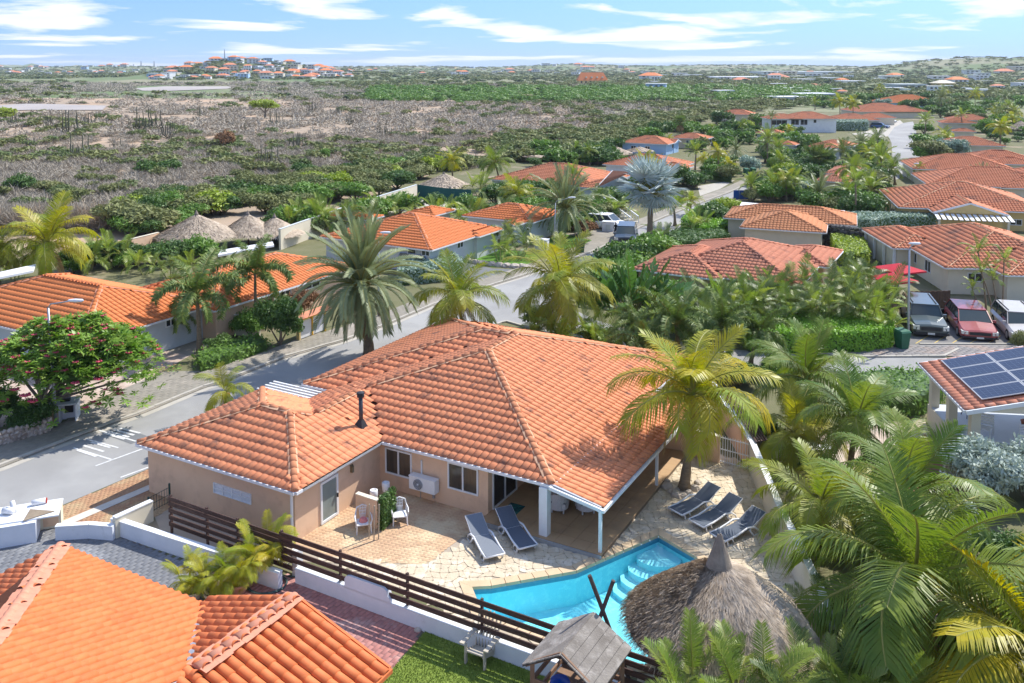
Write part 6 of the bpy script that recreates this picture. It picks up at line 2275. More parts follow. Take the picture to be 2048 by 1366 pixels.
def lamp(label, base, top, arm, group='street lamps with curved arms'):
 p = P(*base)
 h = hat(p.x, p.y, top[1] + 4)
 q = Pd(top[0], top[1], p.y)
 e = Pd(arm[0], arm[1], p.y)
 root = thing('street_lamp', label, 'street lamp', p, 0, group)
 x1 = q.x - p.x
 x2 = e.x - p.x
 zt = e.z
 s = h / 5.0
 MB().tube([(0, 0, 0), (x1 * .5, 0, h * .5), (x1, 0, h)], [.075 * s, .06 * s, .045 * s], 8).build('pole', M_STEEL, root, smooth=True)
 sg = 1 if x2 > x1 else -1
 MB().tube([(x1, 0, h), (x1 + sg * .12, 0, h + .18), (x1 + (x2 - x1) * .5, 0, (h + .2 + zt) / 2), (x2 - sg * .4, 0, zt - .02)], .028 * s, 6).build('arm', M_STEEL, root, smooth=True)
 hd = MB()
 hd.lathe([(0, -.38), (.07, -.3), (.11, 0), (.09, .3), (0, .38)], 8)
 ho = hd.build('lamp_head', M_WHITE2, root, smooth=True)
 ho.rotation_euler = (0, R(90), 0); ho.location = (x2 - sg * .2, 0, zt); ho.scale = (.8, 1, 1)
 return root
lamp('grey street lamp rising through the pink flowering tree', (113, 855), (96, 612), (160, 601))
lamp('grey street lamp beside the green wheelie bin and hedge', (1816, 692), (1819, 494), (1836, 487))
lamp('grey street lamp on the strip of lawn with the date palm', (1108, 497), (1111, 402), (1148, 395))
lamp('grey street lamp behind the big date palm', (757, 634), (757, 478), (777, 465))
lamp('slim street lamp beyond the long salmon roof', (1824, 378), (1824, 330), (1836, 327))
def bin_(label, base, s=1.0, ang=0.3, m=None):
 m = m or mat('green_bin', (.03, .14, .075), (.025, .11, .06), rough=.5)
 root = thing('wheelie_bin', label, 'wheelie bin', P(*base), ang, 'wheelie bins', s)
 MB().add([(-.22, -.26, .05), (.22, -.26, .05), (.22, .22, .05), (-.22, .22, .05), (-.29, -.33, .92), (.29, -.33, .92), (.29, .33, .92), (-.29, .33, .92)],
    [(3, 2, 1, 0), (4, 5, 6, 7), (0, 1, 5, 4), (1, 2, 6, 5), (2, 3, 7, 6), (3, 0, 4, 7)]).build('body', m, root)
 MB().add([(-.31, -.36, .92), (.31, -.36, .92), (.31, .36, .95), (-.31, .36, .95), (-.27, -.3, 1.0), (.27, -.3, 1.0), (.27, .33, 1.04), (-.27, .33, 1.04)],
    [(3, 2, 1, 0), (4, 5, 6, 7), (0, 1, 5, 4), (1, 2, 6, 5), (2, 3, 7, 6), (3, 0, 4, 7)]).build('lid', m, root)
 for x in (-.24, .24):
  w_ = MB().tube([(x - .03, .25, .1), (x + .03, .25, .1)], .1, 10).build('wheel', M_BLACK, root)
 return root
bin_('green wheelie bin between the clipped hedge and the street lamp', (1803, 697), 1.12)
bin_('green wheelie bin at the kerb near the parked dark van', (1160, 505), 1.15)
bin_('left green wheelie bin under the grey green tree by the side street', (1492, 352), 1.15)
bin_('right green wheelie bin under the grey green tree by the side street', (1506, 351), 1.15)
for x, y, w_, d_, h_, lab in [(1084, 500, 1.1, .8, .95, 'white meter box in front of the dark areca by the street lamp'), (1218, 462, 1.25, .8, .95, 'white masonry box behind the dark van')]:
 b = thing('meter_box', lab, 'meter box', P(x, y), R(-20))
 MB().box(-w_ / 2, w_ / 2, -d_ / 2, d_ / 2, 0, h_).build('box', M_WHITE2, b)
 MB().box(-w_ / 2 - .04, w_ / 2 + .04, -d_ / 2 - .04, d_ / 2 + .04, h_, h_ + .06).build('lid', M_WHITE, b)
 MB().box(-w_ * .2, w_ * .2, -d_ / 2 - .02, -d_ / 2, h_ * .2, h_ * .75).build('door', M_GREYW, b)
kk = thing('utility_kiosk', 'salmon and grey utility kiosk with open meter niche under the flowering tree', 'kiosk', P(112, 845), R(15))
MB().box(-.75, .15, -.2, .7, 0, .85).build('box', M_PEACH, kk)
kb2 = MB(); kb2.box(.16, .22, -.2, .7, 0, .85); kb2.box(.86, .92, -.2, .7, 0, .85); kb2.box(.22, .86, .3, .36, 0, .85); kb2.build('niche', M_WHITE2, kk)
MB().box(-.8, .97, -.25, .75, .85, .92).build('slab', M_GREYW, kk)
MB().box(.35, .7, .2, .3, .35, .7).build('meter', M_BLACK, kk)
MB().box(.2, .6, .1, .4, .92, 1.08).build('tray', M_BLACK, kk)
def stone_wall(label, pts, h, th, r_=.13, seed=1, m=None, n_max=230):
 ps_ = [P(x, y) for x, y in pts]
 root = thing('stone_wall', label, 'wall', ps_[0])
 rr_ = random.Random(seed)
 mm = m or mat('field_stone', (.50, .42, .35), (.36, .29, .24), (.60, .54, .47), scale=2.4, s3=3, t3=(.5, .65), rough=.95)
 boulder(ps_[0], .01, 0, 'x', 'x') if ('rock', 0) not in CLD else None
 n_ = 0
 core = MB()
 for p, q in zip(ps_, ps_[1:]):
  d = q - p
  L_ = d.length
  dn = d / L_
  s = Vector((-dn.y, dn.x, 0))
  core.obox(p - ps_[0] - s * th * .4, d, s * th * .8, (0, 0, h * .92))
  for row in range(int(h / (r_ * 1.25)) + 1):
   for side in (-1, 1, 0):
    if side == 0 and row < int(h / (r_ * 1.25)):
     continue
    x = rr_.uniform(0, r_)
    while x < L_:
     c = p - ps_[0] + dn * x + s * side * th * .45 + Vector((0, 0, r_ * .5 + row * r_ * 1.2))
     if n_ < n_max and side <= 0:
      o_ = link('stone', CLD.get(('rock', n_ % 5)) or CLD[('rock', 0)], root, c, (rr_.random(), rr_.random(), rr_.random() * 6), r_ * rr_.uniform(.7, 1.05))
      o_.material_slots[0].link = 'OBJECT'; o_.material_slots[0].material = mm
      n_ += 1
     x += r_ * rr_.uniform(1.3, 1.9)
 core.build('wall_core', mm, root)
 return root
stone_wall('low dry stone wall at the left edge below the flowering tree', [(-40, 900), (20, 885), (100, 862)], .62, .3, .14, 3)
stone_wall('tall dark stone retaining wall below the silver hedge', [(1650, 492), (1738, 505)], 1.9, .3, .30, 5, mat('dark_stone', (.085, .08, .075), (.14, .13, .12), (.20, .19, .17), scale=1.5, s3=2, t3=(.52, .7), rough=.95), 160)
for i in range(26):
 t = i / 25
 x = 925 + (1056 - 925) * t; y = 522 + (536 - 522) * t + 3 * math.sin(t * 3)
 if i > 20:
  x, y = 1052 - (i - 25) * -3, 536 - (25 - i) * .5
 boulder(P(x, y), .3 + .08 * (i % 3), i, 'white stone in the border between the small lawn and the grey driveway', 'white stones edging the small lawn')
sheet('small_lawn', [(915, 520), (1000, 498), (1092, 508), (1060, 528), (1048, 536), (985, 534)], .03, mat('lawn', (.09, .20, .02), (.07, .15, .02), (.12, .24, .03), scale=.8, s3=2, rough=1))
sheet('small_lawn', [(1060, 488), (1130, 468), (1190, 482), (1150, 494), (1110, 500)], .03, MATS['lawn'])
sheet('driveway', [(925, 524), (985, 537), (1050, 540), (1010, 552), (960, 560), (880, 545), (860, 530)], .02, M_ASPHD)
sheet('driveway', [(1120, 470), (1215, 455), (1262, 450), (1230, 476), (1190, 486)], .022, M_PAVE)
sheet('gravel_bed', [(1395, 372), (1470, 360), (1440, 378), (1400, 392)], .02, M_KERB)
sheet('gravel_yard', [(-100, 880), (140, 820), (300, 756), (400, 700), (395, 660), (240, 690), (-100, 760)], .014, mat('pink_gravel', (.52, .40, .32), (.42, .32, .26), (.58, .48, .40), scale=6, s3=.5, t3=(.5, .65), rough=1, detail=9, bump=.5, bscale=40))
sheet('driveway', [(245, 778), (330, 742), (405, 742), (316, 765), (240, 788)], .02, M_PAVE)
sheet('driveway', [(330, 700), (420, 668), (450, 672), (380, 712)], .02, M_PAVE)
sheet('parking_ground', [(1600, 706), (1625, 700), (1795, 690), (2400, 692), (2400, 712), (1900, 712), (1730, 711), (1650, 712)], .05, M_PAVEG)
sheet('parking_bays', [(1810, 690), (1822, 640), (2400, 640), (2400, 692)], .03, mat('bay_paving', (.21, .20, .19), (.16, .155, .15), scale=1.5, rough=.95, vor=4))
for i in range(14):
 x = 1830 + i * 36
 q = [P(x, 688), P(x + 26, 672), P(x + 29, 672), P(x + 3, 688)]
 MB().add([(p.x, p.y, .036) for p in q], [(0, 1, 2, 3)]).build('painted_marking', mat('yellow_line', (.62, .45, .12), (.5, .37, .12), scale=4))['kind'] = 'structure'
MB().obox((P(1840, 690).x, P(1840, 690).y, .05), (22, 0, 0), (0, .16, 0), (0, 0, .03)).build('bay_edge', M_KERB)['kind'] = 'structure'
tp = [P(x, y) for x, y in [(1600, 704), (1790, 694), (2048, 694), (2048, 712), (1900, 711), (1730, 711), (1650, 711)]]
quad_pavers(tag(empty('parking_paving'), kind='structure'), tp, Oz(0), Vector((1, 0, 0)), Vector((0, 1, 0)), .24, .48, .052, M_PAVEG, 0, name='paving_stone')
# palms near the camera
palm('cocoy', 'leaning coconut palm with yellow green fronds over the pool loungers', (1368, 980), (1386, 792), 162, 0, 26, tr=.17, bow=.1, seed=4, sq=.9)
palm('cocog', 'big coconut palm filling the lower right, right of the thatched parasol', (1838, 1330), (1828, 1172), 310, 0, 24, tr=.24, seed=9, sq=.85)
palm('cocog', 'coconut palm rising behind the big lower right palm', (1850, 1190), (1815, 1000), 180, 0, 22, tr=.17, seed=12, sq=.95)
palm('cocoy', 'yellowish coconut palm cut off by the lower right corner', (2090, 1460), (2085, 1330), 290, 0, 24, tr=.22, seed=2, sq=.75)
palm('cocog', 'dark windblown coconut palm between the gate and the hedge', (1695, 990), (1712, 850), 125, 0, 24, tr=.14, seed=3, sq=1.0)
palm('coco', 'slim coconut palm standing in the gravel right of the pool wall', (1587, 930), (1590, 868), 120, 0, 20, tr=.13, seed=5, sq=.9)
palm('cocog', 'tall feathery coconut palm right of the leaning one', (1628, 880), (1615, 762), 118, 0, 24, tr=.13, seed=6, sq=1.0)
palm('coco', 'small coconut palm with low arching fronds beside the side wall', (1650, 1090), (1640, 1010), 150, 0, 18, tr=.13, seed=31, sq=.8)
palm('coco', 'coconut palm just behind the villa roof, left one', (930, 700), (915, 600), 102, 0, 22, tr=.13, seed=7)
palm('coco', 'coconut palm behind the villa roof where the streets meet', (1130, 690), (1122, 580), 122, 0, 26, tr=.14, seed=8)
palm('date', 'large grey green date palm beside the street above the villa roof', (738, 716), (722, 572), 130, 0, 105, tr=.26, bark=M_BARKD, seed=1, sq=1.05)
palm('date', 'date palm on the lawn strip by the middle street lamp', (1122, 476), (1131, 416), 82, 1, 60, tr=.3, bark=M_BARKD, seed=2)
palm('fox', 'foxtail palm with plump drooping fronds in the left front garden', (400, 704), (394, 590), 88, 0, 15, tr=.15, seed=3, shaft=.7)
palm('fox', 'second foxtail palm with open spreading fronds behind the garden wall', (512, 664), (510, 548), 84, 0, 13, tr=.12, seed=9, shaft=.7)
palm('fox', 'short foxtail palm in gravel left of the taller foxtail', (355, 690), (352, 640), 46, 0, 12, tr=.15, seed=11)
palm('cocoy', 'yellow coconut palm behind the orange roof at the left edge', (100, 566), (95, 492), 100, 0, 24, tr=.2, seed=13)
palm('coco', 'partly cropped coconut palm at the left edge', (-5, 570), (0, 505), 62, 0, 20, tr=.2, seed=17)
palm('silver', 'silver fan palm standing between the streets', (1299, 505), (1302, 385), 84, 0, 34, tr=.30, seed=3, z0=0, sq=1.0)
palm('fox', 'plumy foxtail palm at the roof corner behind the leaning palm', (1300, 760), (1290, 690), 70, 0, 15, tr=.12, seed=21)
for i, (b, c, r_) in enumerate([((1360, 745), (1352, 650), 88), ((1445, 745), (1440, 652), 82), ((1500, 740), (1520, 665), 70), ((1260, 720), (1268, 655), 60)]):
 palm('fox', ['bushy foxtail palm right behind the villa roof corner', 'bushy foxtail palm left of the clipped hedge', 'foxtail palm overlapping the left end of the clipped hedge', 'foxtail palm at the far right of the villa roof'][i], b, c, r_, 0, 16, tr=.13, seed=30 + i,
   group='foxtail palms behind the villa')
palm('coco', 'small palm with a few yellow fronds behind the villa wing roof', (450, 830), (452, 785), 62, 0, 9, tr=.08, seed=5, sq=1.2)
tp_ = thing('travellers_palm', 'travellers palm with huge dark paddle leaves behind the villa', 'palm tree', P(1262, 665))
pm_ = [paddle('paddle_leaf', .9, 2.6, .62, s) for s in range(3)]
MB().tube([(0, 0, 0), (0, 0, 1.3)], [.3, .22], 8).build('trunk', M_BARKP, tp_)
for i in range(17):
 a = R(-78 + 156 * i / 16)
 o = link('paddle_leaf', pm_[i % 3], tp_, (math.sin(a) * .2, 0, 1.2), (R(35) * (-1) ** i * .5, -(R(90) - abs(a)), 0 if a > 0 else math.pi), .9 + .12 * (i % 3))
for i in range(12):
 a = i * .55
 link('paddle_leaf', pm_[i % 3], tp_, (math.cos(a) * .3 - 1.2, .3, 1.3), (random.uniform(-.6, .6), -random.uniform(.35, 1.0), a), .85)
AR = [((1420, 1510), 130, 205, 'areca', 'areca clump in front of the thatched parasol, left one'), ((1530, 1520), 135, 215, 'areca', 'areca clump in front of the thatched parasol, middle one'),
  ((1640, 1500), 130, 200, 'arecad', 'dark areca clump right of the thatched parasol'), ((1735, 1490), 120, 190, 'areca', 'areca clump at the bottom edge below the big coconut palm'),
  ((1765, 1375), 80, 80, 'areca', 'small areca clump beside the pale stones at the bottom edge'), ((1665, 1290), 80, 90, 'arecad', 'areca clump against the side wall'),
  ((1080, 705), 62, 66, 'areca', 'areca clump behind the roof ridge, leftmost'), ((1140, 712), 66, 70, 'areca', 'areca clump behind the roof ridge, second from the left'), ((1195, 715), 62, 70, 'areca', 'areca clump behind the roof ridge, rightmost'),
  ((1010, 500), 40, 46, 'arecad', 'dark areca right of the grey white house'), ((1045, 512), 44, 48, 'arecad', 'dark areca beside the white meter box'), ((1000, 524), 34, 44, 'areca', 'small palm in a white stone ring on the little lawn'),
  ((640, 450), 40, 42, 'areca', 'green areca behind the small garden house'), ((770, 440), 42, 40, 'areca', 'areca between the garden house and the perimeter wall'), ((820, 430), 30, 40, 'areca', 'slim palm against the perimeter wall'), ((716, 428), 22, 22, 'areca', 'little palm at the foot of the perimeter wall'),
  ((935, 455), 48, 46, 'areca', 'areca clump left of the small orange house'), ((985, 448), 46, 42, 'arecad', 'dark areca clump before the small orange house'), ((880, 445), 44, 40, 'areca', 'areca clump above the grey white house roof'),
  ((960, 392), 34, 36, 'cocoy', 'yellowish young palm at the end of the teal fence'), ((1395, 470), 40, 50, 'areca', 'areca right of the silver fan palm'), ((1318, 488), 34, 44, 'arecad', 'areca at the foot of the silver fan palm'),
  ((1180, 425), 44, 44, 'arecad', 'areca below the white stairs'), ((1230, 440), 36, 40, 'areca', 'areca beside the parked white car'), ((30, 560), 50, 50, 'areca', 'areca behind the roof at the left edge'),
  ((230, 535), 50, 56, 'areca', 'areca hedge palm left of the garden wall'), ((290, 548), 36, 36, 'areca', 'areca hedge palm in front of the garden wall'), ((340, 556), 36, 38, 'arecad', 'areca hedge palm below the tallest hut'), ((395, 560), 40, 50, 'areca', 'tall areca between the two orange roofs'),
  ((440, 560), 40, 50, 'arecad', 'dark areca left of the spreading foxtail'), ((600, 470), 52, 50, 'areca', 'areca hedge behind the second orange roof, left'), ((660, 468), 50, 48, 'areca', 'areca hedge behind the second orange roof, right'), ((720, 470), 50, 50, 'arecad', 'areca hedge beside the big date palm'),
  ((790, 500), 50, 52, 'areca', 'areca in front of the grey white house, left'), ((180, 540), 46, 46, 'areca', 'areca behind the right hip of the left orange roof'), ((560, 620), 34, 60, 'arecad', 'dark areca in front of the grey shutters'), ((470, 655), 44, 60, 'areca', 'areca between the two foxtail palms'), ((540, 650), 36, 56, 'arecad', 'dark areca right of the second foxtail palm'), ((345, 668), 36, 50, 'areca', 'areca against the wall left of the short foxtail'), ((300, 690), 40, 50, 'arecad', 'dark areca behind the right side of the flowering tree')]
for b, r_, h_, kd, lab in AR:
 kd_ = kd if kd.startswith('areca') else 'areca'
 near = b[1] > 900
 clump(kd_, lab, b, r_, h_, 0 if near else 1, 34 if near else 22, 5 if near else 3)
k = 0
side = ['far left', 'left', 'left of centre', 'centre left', 'centre', 'centre right', 'right of centre', 'right', 'far right', 'outermost right']
for i in range(10):
 for j in range(2):
  x = 1345 + i * 44 + j * 20
  y = (668 if i > 2 else 700) - j * 36
  clump('arecad' if (i + j) % 3 else 'areca', 'tall areca clump in the %s row of the palm screen, %s' % (['front', 'back'][j], side[i]), (x, y), 58 + 6 * (i % 2), 96 + 10 * ((i * 3 + j) % 3) - 10 * j, 1, 26, 5, group='areca screen beside the clipped hedge', seed=i * 5 + j)
for b, r_, h_, lab in [((1770, 682), 40, 66, 'areca clump right of the palm screen above the bin'), ((1745, 640), 46, 80, 'areca clump behind the red parasols'), ((1700, 600), 44, 80, 'pale areca clump left of the red parasols')]:
 clump('areca', lab, b, r_, h_, 1, 26, 5)
for i, (b, c, r_) in enumerate([((1972, 632), (1956, 505), 38), ((1985, 640), (1962, 545), 34), ((2004, 640), (2008, 525), 32), ((1995, 645), (1985, 560), 32), ((1960, 640), (1945, 580), 26)]):
 palm('areca', ['tallest slim palm before the cream house', 'second slim palm before the cream house, arching left', 'slim palm before the cream house, rightmost', 'slim palm in the middle of the cluster before the cream house', 'lowest slim palm of the cluster before the cream house'][i], b, c, r_, 1, 10, tr=.06, seed=i + 50,
   name='slim_palm', group='slim palms before the cream house', cat='palm tree')
# hedges and shrubs
hp = [P(x, y) for x, y in [(1490, 692), (1500, 705), (1640, 708), (1720, 706), (1782, 697), (1786, 676), (1740, 664), (1600, 655), (1500, 654)]]
hedge('clipped_hedge', 'bright green clipped block hedge beside the grey paved sidewalk', hp, 1.25, G_HEDGE, .085, 260)
def hedge_px(lab, pts, h, m, leaf=.12, dens=70, **kw):
 return hedge('hedge', lab, [P(x, y) for x, y in pts], h, m, leaf, dens, **kw)
hedge_px('yellow green clipped hedge between two tiled houses', [(1668, 520), (1698, 545), (1738, 535), (1725, 505), (1690, 492), (1662, 498)], 1.4, G_BUSHY)
hedge_px('clipped green hedge left of the orange tiled roof, by the street', [(1362, 462), (1410, 482), (1470, 470), (1490, 440), (1440, 430), (1390, 438)], 1.3, G_HEDGE)
hedge_px('low dark hedge along the side street below the silver fan palm', [(1280, 512), (1400, 505), (1460, 490), (1440, 478), (1350, 482), (1280, 492)], 1.1, G_BUSHD)
hedge_px('long grey green hedge beside the blue car in the driveway', [(795, 572), (905, 562), (925, 545), (905, 532), (800, 540)], 1.2, G_GREYG)
hedge_px('silvery hedge on top of the dark stone wall', [(1650, 462), (1740, 470), (1800, 462), (1960, 464), (1960, 452), (1760, 452), (1650, 450)], 1.5, G_GREYG)
hedge_px('light green hedge behind the red brown roof', [(1500, 486), (1600, 498), (1640, 492), (1560, 476), (1500, 474)], 1.1, G_HEDGE)
hedge_px('long grey hedge on the yellow wall by the far road', [(1652, 262), (1736, 262), (1734, 256), (1654, 256)], 2.3, G_GREYG, leaf=.2, dens=30)
hedge_px('dark green hedge along the curved driveway', [(1403, 356), (1462, 366), (1458, 358), (1404, 346)], .8, G_BUSHD)
hedge_px('green shrub border in front of the solar roofed pavilion', [(1700, 838), (1850, 832), (1890, 800), (1880, 778), (1760, 775), (1660, 790)], 1.05, G_BUSH, .10, 70, rough=.22)
hedge_px('flowering shrub border along the left sidewalk', [(400, 745), (478, 722), (535, 700), (520, 688), (455, 698), (395, 722)], .6, G_BUSH, .09, 110, rough=.16)
pl = thing('flowering_tree', 'spreading plumeria tree with leaf rosettes and pink flowers at the left', 'tree', P(85, 850))
rr = random.Random(5)
kk_ = mpp(85, 850)
ros = MB()
for i in range(13):
 a = i * 2.4
 l = .34 * rr.uniform(.8, 1.1)
 e = rr.uniform(-.1, .55)
 d = Vector((math.cos(a) * math.cos(e), math.sin(a) * math.cos(e), math.sin(e)))
 s = Vector((-math.sin(a), math.cos(a), 0)) * .05
 m_ = d * l * .6
 ros.add([(0, 0, 0), m_ + s, d * l - Vector((0, 0, .05)), m_ - s], [(0, 1, 2, 3)])
rb = arr(ros.mesh('rosette', G_PLUM))
M_, Fm = [], []
brn = MB()
brn.tube([(0, 0, -.1), (.1, .1, .9), (0, .2, 1.6)], [.17, .13, .1], 8)
ends = []
for i in range(16):
 a = i * 2.4
 e = Vector((1.3 + math.cos(a) * rr.uniform(1.4, 3.6), .6 + math.sin(a) * rr.uniform(1.0, 2.6), rr.uniform(2.0, 3.2)))
 m_ = e * .45 + Vector((0, 0, .6))
 brn.tube([(0, .1, 1.0), m_, e], [.08, .06, .035], 6)
brn.build('trunk', mat('plumeria_bark', (.20, .17, .15), (.14, .12, .10), scale=5, rough=.9), pl)
for i in range(1250):
 a = rr.uniform(0, 2 * math.pi)
 q = math.sqrt(rr.random())
 up = rr.random()
 x = math.cos(a) * 3.9 * q + 1.3; y = math.sin(a) * 2.9 * q + .6
 top = 2.2 + 2.5 * math.sqrt(max(0, 1 - q * q)) + .4 * math.sin(x * 2.2) * math.cos(y * 2.6)
 z = top - (.1 * up if rr.random() < .62 else rr.uniform(.2, 1.5))
 M_.append(trs((x, y, z), rr.uniform(0, 6), rr.uniform(.75, 1.15), rr.uniform(-.5, .5), rr.uniform(-.5, .5)))
 if rr.random() < .15:
  Fm.append(trs((x, y, z + .05), 0, rr.uniform(.5, .95)))
for i in range(8):
 a = rr.uniform(3.3, 6.1)
 Fm.append(trs((math.cos(a) * 3.4 + 1.3, math.sin(a) * 2.8 + .6, rr.uniform(1.3, 3.0)), 0, rr.uniform(.8, 1.2)))
cr_ = link('crown', instance_mesh('crown', rb, M_, G_PLUM), pl)
fm = MB()
for i in range(14):
 a = i * 2.4; d = .03 + .012 * i
 fm.box(math.cos(a) * d - .035, math.cos(a) * d + .035, math.sin(a) * d - .035, math.sin(a) * d + .035, -.02 + .004 * i, .04 + .004 * i)
link('flowers', instance_mesh('flowers', arr(fm.mesh('f', G_FLOWER)), Fm, G_FLOWER), pl)
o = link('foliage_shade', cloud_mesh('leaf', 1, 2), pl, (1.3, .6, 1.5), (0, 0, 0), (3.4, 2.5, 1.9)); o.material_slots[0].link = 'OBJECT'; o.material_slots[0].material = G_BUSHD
SH = [((60, 862), 60, 60, G_BUSHD, 'dark glossy shrub under the flowering tree'), ((-10, 850), 60, 70, G_BUSHD, 'dark shrub at the left edge under the flowering tree'),
  ((560, 690), 62, 100, G_BUSHD, 'tall oleander bush left of the yellow framed gate'), ((500, 672), 46, 60, G_BUSH, 'leafy bush before the cream garden wall'), ((600, 640), 40, 66, G_RUST, 'reddish flowering bush above the yellow gate'),
  ((440, 705), 36, 34, G_BUSHD, 'low dark bush right of the foxtail trunk'), ((330, 915), 26, 40, G_BUSHD, 'small dark bush at the left corner of the villa wing'), ((1960, 1010), 110, 130, G_SILVERB, 'silvery buttonwood bush before the solar roofed pavilion'),
  ((2050, 1000), 90, 130, G_SILVERB, 'silvery buttonwood bush at the right edge'), ((1880, 1090), 90, 90, G_SILVERB, 'silvery buttonwood bush behind the big coconut palm'), ((2020, 1150), 90, 90, G_BUSHD, 'dark bush between the big palm and the right edge'),
  ((1960, 1210), 80, 70, G_BUSHD, 'dark low bush under the fronds of the big palm'), ((1905, 1340), 90, 70, G_BUSH, 'leafy bush at the lower right under the palms'), ((1560, 760), 60, 60, G_BUSH, 'leafy bush below the clipped hedge by the street'), ((1480, 770), 60, 50, G_BUSHD, 'dark bush right behind the leaning palm crown'),
  ((1200, 700), 50, 50, G_BUSHD, 'dark bush beneath the travellers palm'), ((1290, 715), 50, 46, G_BUSHD, 'dark bush right of the travellers palm'), ((1075, 655), 40, 46, G_BUSHD, 'dark bush on the street corner behind the villa'),
  ((1730, 1120), 90, 70, G_BUSHD, 'dark undergrowth bush beside the pool wall'), ((1640, 960), 60, 50, G_BUSHD, 'undergrowth bush between two coconut palms'), ((1760, 960), 70, 56, G_BUSH, 'green bush on the bare earth before the pavilion'),
  ((1530, 880), 36, 40, G_BUSHD, 'bush behind the white gate'), ((1790, 1230), 70, 50, G_BUSH, 'green bush at the foot of the big coconut palm'), ((1170, 470), 34, 34, G_RUST, 'rusty red bush beside the small lawn'), ((1060, 470), 28, 24, G_RUST, 'dark red bush before the small gabled porch'),
  ((1500, 345), 34, 34, G_GREYG, 'grey green domed tree over the two wheelie bins'), ((1862, 318), 48, 40, G_OLIVE, 'round clipped olive tree beside the far road'), ((1905, 314), 44, 38, G_GREYG, 'round grey green tree right of the clipped olive tree'),
  ((1980, 345), 60, 24, G_HEDGE, 'lime green bushes between two salmon roofs'), ((2030, 350), 50, 22, G_BUSH, 'green bushes at the right edge between two roofs'), ((2040, 700), 30, 40, G_OLIVE, 'olive green tuft in front of the silver car')]
for i, (b, r_, h_, m_, lab) in enumerate(SH):
 leafy_px('shrub', lab, b, r_, h_, m_, 0 if b[1] > 560 else 1, i)
cb = MB()
for i in range(130):
 x, y = random.uniform(-1.1, 1.1), random.gauss(0, .3)
 a = random.uniform(0, 6.28); l = random.uniform(.15, .4)
 z = random.uniform(.02, .25)
 cb.add([(x, y, z), (x + math.cos(a) * l * .5 - .04, y + math.sin(a) * l * .5, z + .05), (x + math.cos(a) * l, y + math.sin(a) * l, z), (x + math.cos(a) * l * .5 + .04, y + math.sin(a) * l * .5, z + .03)], [(0, 1, 2, 3)], i % 3 == 0)
p = P(322, 745)
o = cb.build('cut_branches', [G_PLUM, G_DEADF], None, False, (p.x, p.y, .03)); o.rotation_euler = (0, 0, R(30))
tag(o, 'heap of cut leafy branches lying beside the left sidewalk', 'branches', kind='stuff')
# neighbourhood greenery
LM = [('the grey white house', P(880, 520)), ('the small orange house', P(1060, 450)), ('the wide salmon house', P(1150, 390)), ('the pale blue house', P(1310, 300)), ('the small beige house', P(1400, 290)), ('the red brown roof', P(1500, 560)),
  ('the light orange roof', P(1570, 460)), ('the yellow house', P(1900, 430)), ('the long salmon roof', P(1950, 370)), ('the far road', P(1800, 290)), ('the balcony house', P(1610, 255)), ('the side street', P(1440, 400)), ('the teal fence', P(890, 400)),
  ('the thatched huts', P(450, 500)), ('the cream house', P(1850, 540)), ('the red roofs', P(1690, 350)), ('the salmon hip roofs', P(1680, 285)), ('the road end houses', P(1740, 225))]
USED = {}
def auto(adj, noun, p):
 nm, q = min(LM, key=lambda l: (l[1] - p).length)
 d = p - q
 if abs(hx_of(p) - hx_of(q)) > abs(d.y) * 3:
  w_ = 'left of' if hx_of(p) < hx_of(q) else 'right of'
 else:
  w_ = 'behind' if d.y > 0 else 'in front of'
 s = '%s %s %s %s' % (adj, noun, w_, nm)
 USED[s] = USED.get(s, 0) + 1
 if USED[s] > 1:
  o_ = ['', '', 'second', 'third', 'fourth', 'fifth', 'sixth', 'seventh', 'eighth', 'ninth', 'tenth', 'eleventh', 'twelfth']
  s = '%s %s' % (o_[min(USED[s], 12)], s)
 return s
def hx_of(p):
 return p.x / p.y * CF
rt = random.Random(77)
occ = []
for nm, (rt_, fr_h, rcs) in H.items():
 occ.append((rt_, fr_h, rcs))
def blocked(p, pad=.6):
 for rt_, f, rcs in occ:
  a, b = f.loc(p.x, p.y)
  for q in rcs:
   if q.inn(a, b, pad):
    return True
 return inside(roadxy, p.x, p.y) or inside(walkxy, p.x, p.y) or inside(farrxy, p.x, p.y)
roadxy = [(P(a, b).x, P(a, b).y) for a, b in far_kerb + list(reversed(road2_far)) + list(reversed(junction)) + list(reversed(near_kerb))]
walkxy = [(P(a, b).x, P(a, b).y) for a, b in walk_up + list(reversed(far_kerb))]
farrxy = [(P(a, b).x, P(a, b).y) for a, b in [(1742, 326), (1775, 318), (1785, 316), (1783, 285), (1776, 272), (1789, 254), (1806, 246), (1826, 243), (1832, 258), (1834, 285), (1841, 316), (1830, 350), (1785, 345)]]
